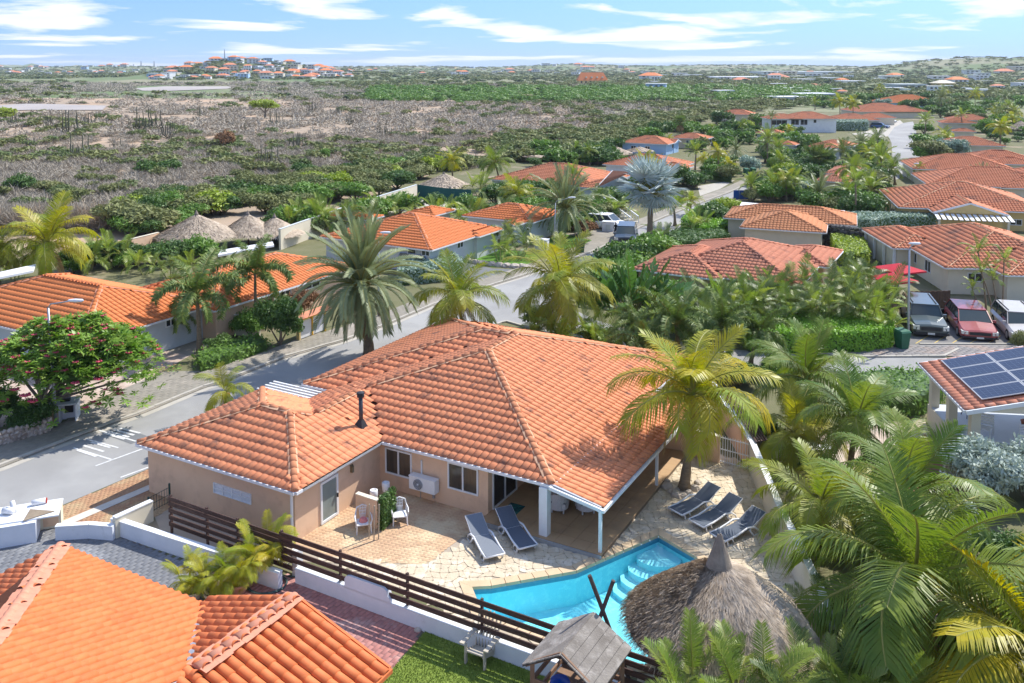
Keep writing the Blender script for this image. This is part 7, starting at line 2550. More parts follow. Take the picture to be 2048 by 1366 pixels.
GP = [  # garden palms: base, crown heart, radius, kind
 ((906, 372), (903, 326), 36, 'coco'), ((1000, 378), (990, 326), 40, 'cocog'), ((1160, 318), (1152, 300), 22, 'cocog'), ((1180, 330), (1178, 304), 24, 'cocog'), ((1364, 275), (1360, 246), 20, 'wash'), ((1390, 345), (1392, 306), 26, 'areca'), ((1410, 340), (1405, 318), 18, 'cocoy'),
 ((1437, 350), (1436, 306), 24, 'coco'), ((1460, 360), (1458, 330), 20, 'coco'), ((1148, 405), (1146, 356), 32, 'areca'), ((1530, 325), (1534, 288), 30, 'date'), ((1560, 330), (1556, 300), 28, 'areca'), ((1640, 352), (1636, 318), 40, 'wash'), ((1640, 420), (1638, 388), 48, 'date'),
 ((1500, 400), (1502, 375), 32, 'areca'), ((1550, 400), (1548, 374), 36, 'areca'), ((1680, 242), (1679, 205), 20, 'coco'), ((1706, 242), (1706, 208), 20, 'coco'), ((1740, 330), (1742, 300), 34, 'cocog'), ((1765, 360), (1762, 322), 40, 'areca'), ((1720, 320), (1722, 290), 30, 'date'),
 ((1975, 385), (1966, 362), 36, 'date'), ((2000, 292), (2002, 256), 28, 'cocoy'), ((1925, 262), (1922, 232), 18, 'areca'), ((1880, 230), (1884, 196), 22, 'date'), ((1950, 215), (1950, 190), 18, 'coco'), ((1850, 270), (1852, 244), 22, 'areca'), ((1575, 290), (1578, 262), 16, 'coco'), ((1470, 330), (1472, 300), 26, 'date'),
 ((1335, 300), (1337, 280), 14, 'coco'), ((1790, 370), (1786, 338), 34, 'cocog'), ((1700, 425), (1700, 392), 38, 'areca'), ((1840, 365), (1838, 340), 16, 'areca'), ((2030, 250), (2030, 225), 20, 'coco'), ((1890, 200), (1888, 182), 14, 'coco'), ((1760, 196), (1760, 178), 12, 'coco'), ((1630, 220), (1630, 206), 12, 'areca'),
 ((1350, 452), (1348, 418), 34, 'areca'), ((1380, 430), (1382, 404), 26, 'coco'), ((1590, 400), (1590, 370), 36, 'areca'), ((1740, 420), (1742, 382), 40, 'areca'), ((2010, 220), (2010, 196), 18, 'date')]
nmk = dict(coco='coconut palm', cocog='dark coconut palm', cocoy='yellowish coconut palm', date='date palm', wash='shaggy fan palm', areca='feathery palm')
for b, c, r_, kd in GP:
 p = P(*b)
 palm(kd, auto('tall' if (b[1] - c[1]) > 34 else 'low', nmk[kd], p), b, c, r_, 1 if r_ > 26 else 2, {'date': 44, 'wash': 26}.get(kd, 18), group='garden palms among the tiled houses', tr=.16, skirt=(kd == 'wash'), sq=1.0)
zones = [([(700, 448), (840, 412), (960, 418), (1010, 400), (1060, 400), (1210, 425), (1240, 440), (1190, 455), (1110, 468), (1070, 470), (1005, 490), (1000, 440), (900, 415)], 26), ([(1260, 395), (1350, 345), (1400, 345), (1430, 330), (1480, 345), (1500, 350), (1440, 370), (1390, 365), (1400, 400), (1340, 418), (1290, 420)], 28),
   ([(1500, 392), (1540, 345), (1520, 300), (1480, 290), (1440, 300), (1420, 330), (1500, 262), (1640, 262), (1650, 300), (1740, 300), (1775, 330), (1780, 365), (1750, 420), (1740, 450), (1680, 440), (1560, 405), (1500, 420)], 120),
   ([(1440, 420), (1500, 415), (1480, 440), (1400, 470), (1390, 450)], 8), ([(1840, 270), (1880, 225), (2050, 215), (2060, 280), (2010, 290), (1900, 262)], 40), ([(1840, 330), (1836, 290), (1900, 290), (1890, 315)], 8), ([(1540, 490), (1660, 500), (1690, 475), (1650, 468), (1540, 472)], 10),
   ([(1300, 530), (1325, 515), (1330, 560), (1420, 600), (1480, 640), (1340, 660), (1180, 610), (1210, 560)], 22), ([(1080, 330), (1230, 330), (1210, 318), (1080, 312)], 16), ([(1380, 305), (1440, 300), (1500, 262), (1440, 262), (1430, 285)], 22), ([(1060, 330), (1240, 330), (1245, 292), (1340, 262), (1440, 245), (1480, 240), (1440, 262), (1240, 300), (1060, 340)], 40), ([(1150, 395), (1250, 380), (1240, 420), (1180, 420)], 10), ([(1000, 385), (1060, 395), (1180, 400), (1040, 410)], 14), ([(1640, 258), (1500, 255), (1520, 240), (1660, 250)], 10),
   ([(120, 548), (240, 552), (420, 534), (400, 522), (250, 526), (160, 526)], 9), ([(560, 480), (740, 460), (760, 430), (640, 445), (540, 470)], 14), ([(1860, 232), (1770, 228), (1750, 200), (2050, 196), (2050, 220)], 44), ([(1640, 205), (1760, 205), (1700, 225), (1640, 222)], 16), ([(1850, 445), (1950, 452), (1800, 452), (1770, 420), (1745, 430)], 5)]
gm_ = [(G_BUSH, 'green'), (G_BUSHD, 'dark green'), (G_BUSH, 'leafy green'), (G_BUSHD, 'deep green'), (G_OLIVE, 'olive green'), (G_BUSHY, 'lime green'), (G_GREYG, 'grey green')]
nbush = 0
for poly, n_ in zones:
 xs = [q[0] for q in poly]; ys_ = [q[1] for q in poly]
 k = t = 0
 while k < n_ and t < n_ * 30:
  t += 1
  x, y = rt.uniform(min(xs), max(xs)), rt.uniform(min(ys_), max(ys_))
  if not inside(poly, x, y):
   continue
  p = P(x, y)
  if blocked(p):
   continue
  m_, ad_ = rt.choices(gm_, [5, 5, 4, 4, 1.6, .8, .8])[0]
  r_ = rt.uniform(1.3, 3.2) * (1 + (p.y - 100) / 500)
  tree_ = r_ > 2.4
  leafy('garden_tree' if tree_ else 'shrub', auto(ad_, 'tree' if tree_ else 'shrub', p), p, r_, r_ * rt.uniform(.75, 1.1), m_, 1 if y > 330 else 2, rt.randrange(5), 'tree' if tree_ else 'shrub', 'trees and shrubs of the gardens')
  k += 1
  nbush += 1
for k in range(46):   # more foliage palms among the shrubs
 poly, _ = zones[rt.choice([0, 1, 2, 2, 2, 4, 5, 2])]
 xs = [q[0] for q in poly]; ys_ = [q[1] for q in poly]
 x, y = rt.uniform(min(xs), max(xs)), rt.uniform(min(ys_), max(ys_))
 p = P(x, y)
 if not inside(poly, x, y) or blocked(p):
  continue
 kd = rt.choice(['areca', 'coco', 'cocog', 'arecad'])
 s = 1 / mpp(x, y)
 h_ = rt.uniform(2.2, 4.4)
 palm(kd, auto('slender', 'garden palm', p), (x, y), (x, y - h_ * s), rt.uniform(1.6, 2.5) * s, 1 if y > 330 else 2, 16, group='garden palms among the tiled houses', tr=.12)
# dry scrub and woods
rs = random.Random(5)
ns = np.random.default_rng(8)
TW = [npmesh('dry_bush', *(lambda v: (v[0], [v[1]]))(twigs(420, i, .011, .5)), G_TWIG) for i in range(4)]
TWm = [twigs(120, 20 + i, .026, .55) for i in range(2)]
TWf = [twigs(34, 30 + i, .07, .65) for i in range(2)]
edge = [(-20, 470), (300, 455), (360, 430), (520, 405), (700, 385), (840, 350), (1000, 332), (1080, 318), (1240, 288), (1340, 262), (1500, 226), (1640, 212)]   # lower border of the scrub
def edge_y(x):
 for (a, b), (c, d) in zip(edge, edge[1:]):
  if a <= x <= c:
   return b + (d - b) * (x - a) / (c - a)
 return edge[-1][1] if x > edge[-1][0] else edge[0][1]
def green_mask(x, y, p):
 """share of green trees: a belt near the houses and long belts between the grey parts"""
 e = edge_y(x)
 g = 0.015
 if e - y < (34 if x < 840 else 48) and x > 250:
  g = .85 - (e - y) / 90
 n_ = noise.noise(Vector((p.x * .012, p.y * .008, 2.0)))
 g += max(0, n_ - .12) * .35
 if 180 < y < 205 and 740 < x < 1400:
  g += .75
 if y < 178 and x > 620:
  g += .22
 if x > 1080 and y < 250:
  g += .15
 if x > 900 and 205 < y < 235:
  g += .12
 return g
near_l, mid_l, far_l = [], [], []
gnear, gfar = [], []
tries = 0
Yc = lambda y: P(1024, y).y
cand = []
for i in range(25000):
 Y = 88 * (1 + 8.5 * rs.random() ** 2.1)
 x = rs.uniform(-60, 1660)
 X = hx(x, Y)
 z = terr(X, Y)
 D = Y * _c - (z - CH) * _s
 y = CY0 + CF * (-Y * _s - (z - CH) * _c) / D
 if y > edge_y(x):
  continue
 if (y < 188 and y > 172 and 275 < x < 465) or (208 < y < 225 and x < 222):
  continue
 if blocked(Vector((X, Y, 0)), 3):
  continue
 if inside([(150, 184), (540, 184), (600, 208), (420, 214), (230, 206), (20, 206), (20, 190)], x, y) and rs.random() < .75:
  continue
 if noise.noise(Vector((X * .05, Y * .03, 9.1))) > .26 and rs.random() < .8:
  continue
 cand.append((Y, x, y, X, z))
cand.sort()
for Y, x, y, X, z in cand:
 p = Vector((X, Y, z))
 if rs.random() < green_mask(x, y, p):
  (gnear if len(gnear) < 230 and rs.random() < .8 else gfar).append(p)
 else:
  (near_l if len(near_l) < 290 else mid_l if Y < 210 else far_l).append(p)
XN = ['at the left edge', 'far left', 'left', 'inner left', 'left of centre', 'just left of centre', 'centre', 'just right of centre', 'inner right', 'right', 'far right']
XW = lambda x: XN[int(max(0, min(10, x // 95)))]
RW = ['nearest', 'second', 'third', 'fourth', 'fifth', 'sixth', 'seventh', 'eighth', 'ninth', 'back']
tw = ['grey', 'pale grey', 'brownish grey', 'ash grey']
for i, p in enumerate(near_l):
 s = rs.uniform(1.2, 3.1)
 o = link('dry_bush', TW[i % 4], None, (p.x, p.y, p.z - .05), (0, 0, rs.uniform(0, 6.28)), (s, s, s * rs.uniform(.8, 1.2)))
 if i % 4 == 2:
  o.material_slots[0].link = 'OBJECT'; o.material_slots[0].material = G_TWIGB
 px = hx_of(p)
 tag(o, '%s leafless bush in the dry scrub, %s, %s' % (tw[i % 4], XW(px), RW[min(9, i * 10 // len(near_l))] + ' row'),
  'bush', 'leafless bushes of the dry scrub')
def merge_tw(lst, base, m, name, lab, sr, zs=.8):
 Ms = [[], []]
 for i, p in enumerate(lst):
  s = rs.uniform(*sr) * min(2.0, 1 + max(0, p.y - 200) / 500)
  Ms[i % 2].append(trs((p.x, p.y, p.z - .05), rs.uniform(0, 6.28), (s, s, s * zs * rs.uniform(.7, 1))))
 vs, fs, off = [], [], 0
 for b, M in zip(base, Ms):
  M = np.array(M)
  W = np.einsum('nij,vj->nvi', M[:, :3, :3], b[0]) + M[:, None, :3, 3]
  o_ = (np.arange(len(M)) * len(b[0]))[:, None, None] + off
  fs.append((b[1][None] + o_).reshape(-1, b[1].shape[1]))
  vs.append(W.reshape(-1, 3)); off += len(M) * len(b[0])
 o = link(name, npmesh(name, np.concatenate(vs), [np.concatenate(fs)], m))
 return tag(o, lab, 'scrub', kind='stuff')
hm_ = len(mid_l) // 2
merge_tw(mid_l, TWm, G_TWIG, 'dry_scrub', 'grey leafless scrub covering the middle of the plain', (1.3, 2.5))
merge_tw(far_l, TWf, G_TWIG, 'far_dry_scrub', 'grey leafless scrub covering the far plain', (1.5, 2.8), .6)
gt_ = [(G_OLIVE, 'olive green'), (G_DULL, 'green'), (G_BUSHD, 'deep green'), (G_OLIVE, 'dusty green'), (G_BUSHY, 'yellow green')]
for i, p in enumerate(gnear):
 m_, ad_ = rs.choices(gt_, [5, 3, 2, 3, 1])[0]
 s = rs.uniform(1.3, 2.9) * (1 + max(0, p.y - 150) / 400)
 px = hx_of(p)
 leafy('scrub_tree', '%s %s tree in the scrub, %s, %s' % ('wide' if s > 3 else 'small', ad_, XW(px), RW[min(9, i * 10 // len(gnear))] + ' belt'), p, s, s * rs.uniform(.75, 1.05), m_, 2 if p.y > 130 else 1, i % 5, 'tree', 'green trees of the scrub')
belt_ = [p for p in gfar if p.x > 0 - .16 * p.y and 390 < p.y < 640]
gfar = [p for p in gfar if p not in belt_ and not (p.y > 230 and p.x > -.1 * p.y and rs.random() < .45)]
merge_tw(belt_, [cloud('c', 150, .17, rand_lobes(71), 1)] * 2, G_BUSH, 'green_belt', 'bright green belt of trees across the far plain', (1.8, 3.6), .8)
for k, (m_, lab) in enumerate([(G_OLIVE, 'olive green thicket spread over the plain'), (G_DULL, 'green thicket spread over the plain'), (MATS['olive_shrub_leaf'], 'dull olive thicket spread over the plain')]):
 b = cloud('c', 150, .17, rand_lobes(k + 40), k)
 lst = [p for i, p in enumerate(gfar) if i % 3 == k]
 if lst:
  merge_tw(lst, [b, b], m_, 'thicket', lab, (1.5, 2.8), .85)
wl_ = [[], [], []]
for i in range(12500):
 Y = 420 * (1 + 6.5 * rs.random() ** 1.5)
 x = rs.uniform(-40, 2090)
 X = hx(x, Y); z = terr(X, Y)
 if Y < 900 and x < 700 and rs.random() < .8:
  continue
 if x < 700 and Y < 1000 and noise.noise(Vector((X * .006, Y * .006, 5))) > 0:
  continue
 if Y < 900 and x < 1350 and rs.random() < .72:
  continue
 wl_[rs.choice([0, 0, 1, 2])].append(Vector((X, Y, z)))
for i in range(900):
 Y = rs.uniform(950, 1330); x = rs.uniform(320, 690)
 X = hx(x, Y); z = terr(X, Y)
 if z > 2:
  wl_[rs.choice([0, 1, 2])].append(Vector((X, Y, z - 1.2)))
for k, (m_, lab) in enumerate([(G_OLIVE, 'olive treetops of the far woods'), (G_DULL, 'dark treetops of the far woods'), (mat('far_wood_leaf', (.045, .085, .022), (.09, .125, .04), scale=.05, rough=.9), 'green treetops of the far woods')]):
 b = cloud('c', 46, .30, rand_lobes(k + 60), k)
 merge_tw(wl_[k], [b, b], m_, 'far_woods', lab, (1.9, 3.6), .55)
CAC = [(28, 250, 34), (100, 262, 30), (137, 270, 52), (176, 252, 30), (213, 254, 20), (280, 262, 52), (305, 262, 44), (338, 278, 40), (427, 305, 34), (152, 318, 56), (540, 335, 48), (595, 300, 40), (620, 228, 22), (627, 222, 26), (552, 250, 34), (676, 228, 18), (400, 232, 26), (770, 272, 34), (850, 286, 26),
  (96, 250, 24), (1240, 202, 20), (1315, 206, 26), (1283, 214, 16), (1166, 228, 12), (1340, 222, 20), (1462, 210, 18), (1378, 204, 20), (835, 222, 12), (490, 262, 24), (230, 300, 26), (60, 300, 30), (700, 250, 22), (930, 230, 14), (1030, 232, 14)]
wh = lambda x: 'far left' if x < 120 else 'left' if x < 260 else 'left of centre' if x < 450 else 'centre' if x < 700 else 'right of centre' if x < 1000 else 'right'
for i, (x, y, h_) in enumerate(CAC):
 p = P(x, y)
 p.z = terr(p.x, p.y) if p.y > 230 else 0
 cactus(p, h_ * mpp(x, y), i, '%s many armed cactus in the dry scrub, %s, %s' % ('tall' if h_ > 40 else 'middling' if h_ > 24 else 'small', wh(x), 'nearer' if y > 270 else 'farther'))
o = leafy_px('scrub_tree', 'rust brown dry shrub among the grey scrub', (452, 296), 28, 40, G_RUST, 1, 3, cat='shrub')
leafy_px('scrub_tree', 'bright lime green tree alone in the grey scrub', (530, 235), 36, 38, G_BUSHY, 1, 1, cat='tree', trunk=.3)
leafy_px('scrub_tree', 'round dark green shrub in the grey scrub', (650, 322), 18, 26, G_BUSH, 1, 2, cat='shrub')
leafy_px('scrub_tree', 'yellow flowering shrub at the scrub edge', (755, 375), 30, 28, G_BUSHY, 1, 2, cat='shrub')
leafy_px('scrub_tree', 'yellow green tree at the left edge of the scrub', (10, 240), 36, 26, G_BUSHY, 1, 2, cat='tree')
for i in range(44):
 t = i / 43
 x = 240 + 600 * t + rs.uniform(-10, 10); y = 488 - 108 * t - rs.uniform(0, 44)
 p = P(x, y)
 s = rs.uniform(2.2, 3.8)
 m_, ad_ = rs.choices([(G_OLIVE, 'olive green'), (G_BUSH, 'green'), (G_BUSHD, 'deep green'), (G_DULL, 'dusty green'), (G_BUSHY, 'yellow green')], [4, 4, 3, 2, .6])[0]
 leafy('belt_tree', '%s thorn tree behind the perimeter wall, %s, %s' % (ad_, wh(x), 'against the wall' if y > 478 - 108 * t else 'a little back'), p, s, s * rs.uniform(.65, .85), m_, 1, i % 5, 'tree', 'trees along the scrub side of the wall')
# vehicles, people and small things
M_TYRE = mat('tyre', (.02, .02, .02), (.03, .03, .03), rough=.9)
M_RIM = mat('alloy_rim', (.45, .46, .48), (.38, .39, .4), rough=.35, metal=.7)
M_CARGLASS = glass_mat('car_glass', (.03, .045, .05))
M_LIGHT = mat('headlight_lens', (.70, .70, .62), (.6, .6, .55), rough=.15, spec=.8)
M_PLATE = mat('number_plate', (.7, .7, .68), (.6, .6, .58), rough=.5)
def car(name, label, front, ang, w, l, h, col, cabin=(.28, .42, .93, 1.0), belt=.56, group=None, rail=False, cat='car', sc=1.0, z=0.0, hood=.5):
 """front faces -Y, wheels on the ground; cabin: windscreen foot / top, rear top / foot as shares of the length"""
 p = P(*front)
 root = thing(name, label, cat, (p.x, p.y, z), ang, group)
 hb, hh = h * belt, h * hood
 gz = h * .13
 st = [(0, .80, gz + .08, hh * .80), (.02, .93, gz, hh * .90), (.08, .99, gz, hh * .97), (cabin[0], 1.0, gz, hb), (.6, 1.0, gz, hb), (.93, .99, gz, hb), (.985, .95, gz, hb * .98), (1.0, .88, gz + .08, hb * .9)]
 b = MB()
 vs, fs = [], []
 for t, ww, z0_, z1_ in st:
  y = t * l
  x = w / 2 * ww
  vs += [(-x * .94, y, z0_), (-x, y, z0_ + (z1_ - z0_) * .3), (-x, y, z0_ + (z1_ - z0_) * .75), (-x * .88, y, z1_), (0, y, z1_ + .035 * h), (x * .88, y, z1_), (x, y, z0_ + (z1_ - z0_) * .75), (x, y, z0_ + (z1_ - z0_) * .3), (x * .94, y, z0_)]
 for i in range(len(st) - 1):
  for k in range(9):
   a, c = i * 9 + k, i * 9 + (k + 1) % 9
   fs.append((a, c, c + 9, a + 9))
 fs += [tuple(range(8, -1, -1)), tuple(range((len(st) - 1) * 9, len(st) * 9))]
 b.add(vs, fs)
 b.build('body', col, root, smooth=False)
 y0, y1, y2, y3 = [c * l for c in cabin]
 xb, xt = w / 2 * .88, w / 2 * .74
 zt = h * .97
 C = [(-xb, y0, hb), (xb, y0, hb), (-xt, y1, zt), (xt, y1, zt), (-xt, y2, zt), (xt, y2, zt), (-xb, y3, hb), (xb, y3, hb)]
 g = lambda q: MB().add(q, [tuple(range(len(q)))])
 cm = MB(); cm.add(C, [(0, 1, 3, 2), (4, 5, 7, 6), (0, 2, 4, 6), (1, 7, 5, 3)])
 cm.build('cabin', M_BLACK, root)
 def inset(q, k=.06, out=(0, 0, 0)):
  c = sum((Vector(v) for v in q), Vector()) / len(q)
  return [tuple(Vector(v).lerp(c, k) + Vector(out)) for v in q]
 MB().add(inset([C[0], C[1], C[3], C[2]], .07, (0, -.012, .006)), [(0, 1, 2, 3)]).build('windscreen', M_CARGLASS, root)
 MB().add(inset([C[5], C[4], C[6], C[7]], .1, (0, .012, .006)), [(0, 1, 2, 3)]).build('rear_window', M_CARGLASS, root)
 for s, q in ((-1, [C[6], C[4], C[2], C[0]]), (1, [C[1], C[3], C[5], C[7]])):
  A_ = [Vector(v) for v in q]
  lo0, hi0, hi1, lo1 = A_
  for k in range(3 if l > 4.6 else 2):
   n_ = 3 if l > 4.6 else 2
   a_, b_ = k / n_ + .02, (k + 1) / n_ - .02
   pts = [lo0.lerp(lo1, a_), hi0.lerp(hi1, a_), hi0.lerp(hi1, b_), lo0.lerp(lo1, b_)]
   MB().add(inset([tuple(v) for v in pts], .06, (s * .012, 0, .004)), [(0, 1, 2, 3)]).build('side_window', M_CARGLASS, root)
 r = MB(); r.box(-xt * 1.01, xt * 1.01, y1 - .02, y2 + .03, zt - .01, h)
 for k in ((0, 2), (1, 3), (6, 4), (7, 5)):
  r.bar(C[k[0]], C[k[1]], .05)
 r.build('roof', col, root)
 if rail:
  for s in (-1, 1):
   MB().bar((s * xt * .85, y1 + .2, h + .03), (s * xt * .85, y2 - .1, h + .03), .04).build('roof_rail', M_BLACK, root)
 R_ = h * .225
 for x in (-1, 1):
  for t in (.18, .80):
   wh_ = MB().tube([(x * (w / 2 - .2), t * l, R_), (x * (w / 2 + .01), t * l, R_)], R_, 14).build('wheel', M_TYRE, root)
   MB().tube([(x * (w / 2 - .02), t * l, R_), (x * (w / 2 + .025), t * l, R_)], R_ * .62, 10).build('rim', M_RIM, wh_)
 for x in (-1, 1):
  MB().obox((x * w * .47, -.012 + .01 * l, hh * .58), (-x * w * .16, -.01 * l - .03, 0), (0, .02, hh * .26), (x * .02, .28, hh * .02)).build('headlight', M_LIGHT, root)
  MB().box(x * (w / 2 + .02) - .1, x * (w / 2 + .02) + .1, y0 + .15, y0 + .27, hb - .02, hb + .12).build('mirror', col, root)
  MB().box(x * w * .40 - .07, x * w * .40 + .07, l - .05, l + .02, hb * .6, hb * .9).build('tail_light', mat('red_lens', (.4, .01, .01), (.3, .01, .01), rough=.2), root)
 MB().box(-w * .27, w * .27, -.035, .03, hh * .55, hh * .78).build('grille', M_BLACK, root)
 MB().box(-w * .47, w * .47, -.05, .06, gz + .02, hh * .42).build('bumper', M_BLACK if cat != 'hatchback' else col, root)
 MB().box(-.2, .2, -.075, -.04, hh * .28, hh * .42).build('number_plate', M_PLATE, root)
 return root
def paint(n, a, b):
 return mat(n, a, b, scale=.8, rough=.3, spec=.6, coat=.5)
car('parked_car', 'dark green black off road car parked beside the street lamp', (1862, 677), A2, 2.15, 5.4, 1.58, paint('dark_green_paint', (.035, .06, .06), (.06, .08, .08)), rail=True, cabin=(.30, .40, .95, 1.0), hood=.56, belt=.60)
car('parked_car', 'dark red crossover car parked between the two other cars', (1960, 684), A2, 2.15, 5.1, 1.45, paint('red_paint', (.26, .018, .025), (.34, .06, .06)), cabin=(.24, .42, .88, 1.0), hood=.50, belt=.60)
car('parked_car', 'silver beige estate car cut off at the right edge of the photo', (2062, 692), A2, 2.15, 5.2, 1.5, paint('silver_paint', (.42, .39, .36), (.5, .47, .44)), rail=True, cabin=(.26, .40, .95, 1.0), hood=.54, belt=.60)
car('parked_van', 'dark blue grey van with dusty bonnet parked on the street edge', (1250, 490), R(-10), 2.1, 4.4, 1.5, paint('blue_grey_paint', (.025, .04, .06), (.045, .065, .085)), cabin=(.16, .36, .96, 1.0), hood=.52, belt=.58)
car('parked_car', 'white hatchback parked at the foot of the white stairs', (1252, 460), R(62), 2.0, 4.4, 1.5, M_WHITE, cabin=(.22, .38, .86, 1.0), cat='hatchback')
for i, (x, y, a, c, lab) in enumerate([(1764, 253, 60, paint('navy_paint', (.02, .035, .09), (.03, .05, .12)), 'dark blue car parked in the driveway by the far road'), (1779, 257, 55, paint('blue_paint', (.04, .10, .25), (.05, .12, .3)), 'blue car behind the dark blue one by the far road'),
          (1792, 246, 50, M_WHITE, 'white car by the bend of the far road'), (1755, 246, 60, paint('silver_paint', (.4, .4, .4), (.5, .5, .5)), 'silver car uphill of the dark blue car'), (1902, 312, 80, paint('black_paint', (.02, .02, .025), (.03, .03, .035)), 'black car under the round trees by the far road')]):
 car('parked_car', lab, (x, y), R(a), 2.0, 4.6, 1.45, c)
bl = MB(); p = P(903, 545)
bl.add([(-1.5, -1.1, 1.1), (1.5, -1.1, 1.1), (1.5, 1.1, 1.1), (-1.5, 1.1, 1.1), (-.9, -.7, 1.42), (.9, -.7, 1.42), (.9, .7, 1.42), (-.9, .7, 1.42)], [(4, 5, 6, 7), (0, 1, 5, 4), (1, 2, 6, 5), (2, 3, 7, 6), (3, 0, 4, 7)])
car('parked_car', 'light blue car almost hidden behind the grey green hedge', (900, 548), R(62), 2.0, 4.6, 1.5, paint('sky_blue_paint', (.16, .28, .52), (.2, .33, .58)))
mc = thing('motorcycle', 'dark motorcycle with grey seat parked before the brown wooden fence', 'motorcycle', P(1885, 636), R(-70))
for y in (0, 1.5):
 MB().tube([(-.06, y, .33), (.06, y, .33)], .33, 16).build('wheel', M_TYRE, mc)
MB().obox((-.14, .3, .45), (.28, 0, 0), (0, .95, .05), (0, 0, .35)).build('body', M_BLACK, mc)
MB().box(-.13, .13, .75, 1.45, .80, .90).build('seat', M_TYRE, mc)
MB().tube([(0, .02, .33), (0, .22, .75), (0, .3, 1.0)], .04, 6).build('fork', M_STEEL, mc)
MB().tube([(-.35, .38, 1.02), (0, .3, 1.0), (.35, .38, 1.02)], .025, 6).build('handlebar', M_BLACK, mc)
bf = thing('wooden_fence', 'brown wooden board fence with small cut outs behind the dark parked car', 'fence', P(1808, 622), 0)
e1 = P(1900, 620) - P(1808, 622)
for i in range(17):
 q = e1 * (i / 17)
 MB().obox(q, e1 / 17 * .9, (0, .05, 0), (0, 0, 1.35 - .02 * (i % 2))).build('board', mat('fence_brown', (.16, .10, .07), (.11, .07, .05), scale=3, rough=.9), bf)
for z in (.35, 1.1):
 MB().obox((0, .055, z), e1, (0, .05, 0), (0, 0, .1)).build('rail', MATS['fence_brown'], bf)
M_RED = mat('red_canvas', (.62, .035, .06), (.52, .03, .05), scale=2, rough=.8, trans=.2)
for base, top, r_, lab in (((1796, 600), (1792, 526), 1.25, 'red square parasol behind the areca screen, upper one'), ((1783, 618), (1780, 545), 1.15, 'red square parasol behind the areca screen, lower one')):
 p = P(*base)
 h_ = hat(p.x, p.y, top[1])
 um = thing('red_parasol', lab, 'parasol', p, R(20), 'red parasols')
 MB().add([(-r_, -r_, h_ - .42), (r_, -r_, h_ - .42), (r_, r_, h_ - .42), (-r_, r_, h_ - .42), (0, 0, h_), (-r_, -r_, h_ - .52), (r_, -r_, h_ - .52), (r_, r_, h_ - .52), (-r_, r_, h_ - .52)],
    [(0, 1, 4), (1, 2, 4), (2, 3, 4), (3, 0, 4), (5, 6, 1, 0), (6, 7, 2, 1), (7, 8, 3, 2), (8, 5, 0, 3)]).build('canopy', M_RED, um)
 MB().tube([(0, 0, 0), (0, 0, h_)], .035, 6).build('pole', M_STEEL, um)
rt_, fr_, rcs_ = H['r18']
vr = rcs_[1]
for i in range(4):
 b_ = vr.b0 + .4 + (vr.b1 - vr.b0 - .8) * i / 3
 MB().box(vr.a0 + .12, vr.a0 + .30, b_ - .1, b_ + .1, 0, 1.95).build('veranda_post', M_WHITE, rt_)
rt_, fr_, rcs_ = H['r17']
g_ = rcs_[1]
for i in range(14):
 a = g_.a0 + .1 + (g_.a1 - g_.a0 - .2) * i / 13
 MB().obox((a, g_.b0 - 1.7, 1.55), (.32, 0, 0), (0, 1.9, .32), (0, 0, .04)).build('awning_slat', M_WHITE, rt_)
for a in (g_.a0 + .3, (g_.a0 + g_.a1) / 2, g_.a1 - .3):
 MB().box(a - .1, a + .1, g_.b0 - 1.6, g_.b0 - 1.4, 0, 1.55).build('awning_post', M_CREAM, rt_)
sv = thing('garden_stairs', 'white garden stairs with slatted railings behind the parked white car', 'stairs', P(1202, 424), 0)
e_ = P(1262, 452) - P(1202, 424)
for o_ in (Vector((0, 0, 0)), Vector((.9, .9, 0))):
 q0, q1 = o_ + Vector((0, 0, 1.9)), o_ + e_ + Vector((0, 0, .85))
 MB().bar(q0, q1, .10).build('handrail', M_WHITE, sv)
 for i in range(15):
  m_ = q0.lerp(q1, i / 14)
  MB().bar(m_, m_ - Vector((0, 0, .75)), .06).build('baluster', M_WHITE, sv)
for i in range(8):
 m_ = e_ * (i / 8)
 MB().obox(m_ + Vector((0, 0, 0)), (.5, -.1, 0), (.9, .9, 0), (0, 0, 1.0 - i * .12)).build('step', M_CREAM, sv)
ze_ = 2.75
B_, A_ = P(1932, 822, ze_), P(1840, 727, ze_)
v_ = (A_ - B_); Lp = v_.length
angp = math.atan2(v_.y, v_.x) - math.pi / 2
pf_ = Frame(B_.xy, angp)
pv = thing('solar_pavilion', 'open garden pavilion with salmon tiled roof and solar panels', 'pavilion', (B_.x, B_.y, 0), angp)
clp = Vector((0, 0, CH)) - pf_.o
clp = Vector((clp.dot(pf_.u), clp.dot(pf_.v), CH))
pr_ = [Rect(0, 11, 0, Lp, ze_, t=.22, gable=('b0', 'b1'))]
make_roof(pv, pr_, mat('terracotta_pavilion', (.62, .25, .15), (.52, .20, .12), (.66, .34, .24), scale=2, s3=1.5, t3=(.56, .7), rough=.85, vor=3), .32, .42, 150, False, None, M_WHITE, 0, clp, M_CREAM)
M_CELL = mat('solar_cell', (.018, .028, .06), (.022, .034, .07), scale=3, rough=.3, spec=.35)
pb0, pb1, pa0_, pa1_ = .45, Lp - .45, .75, 4.6
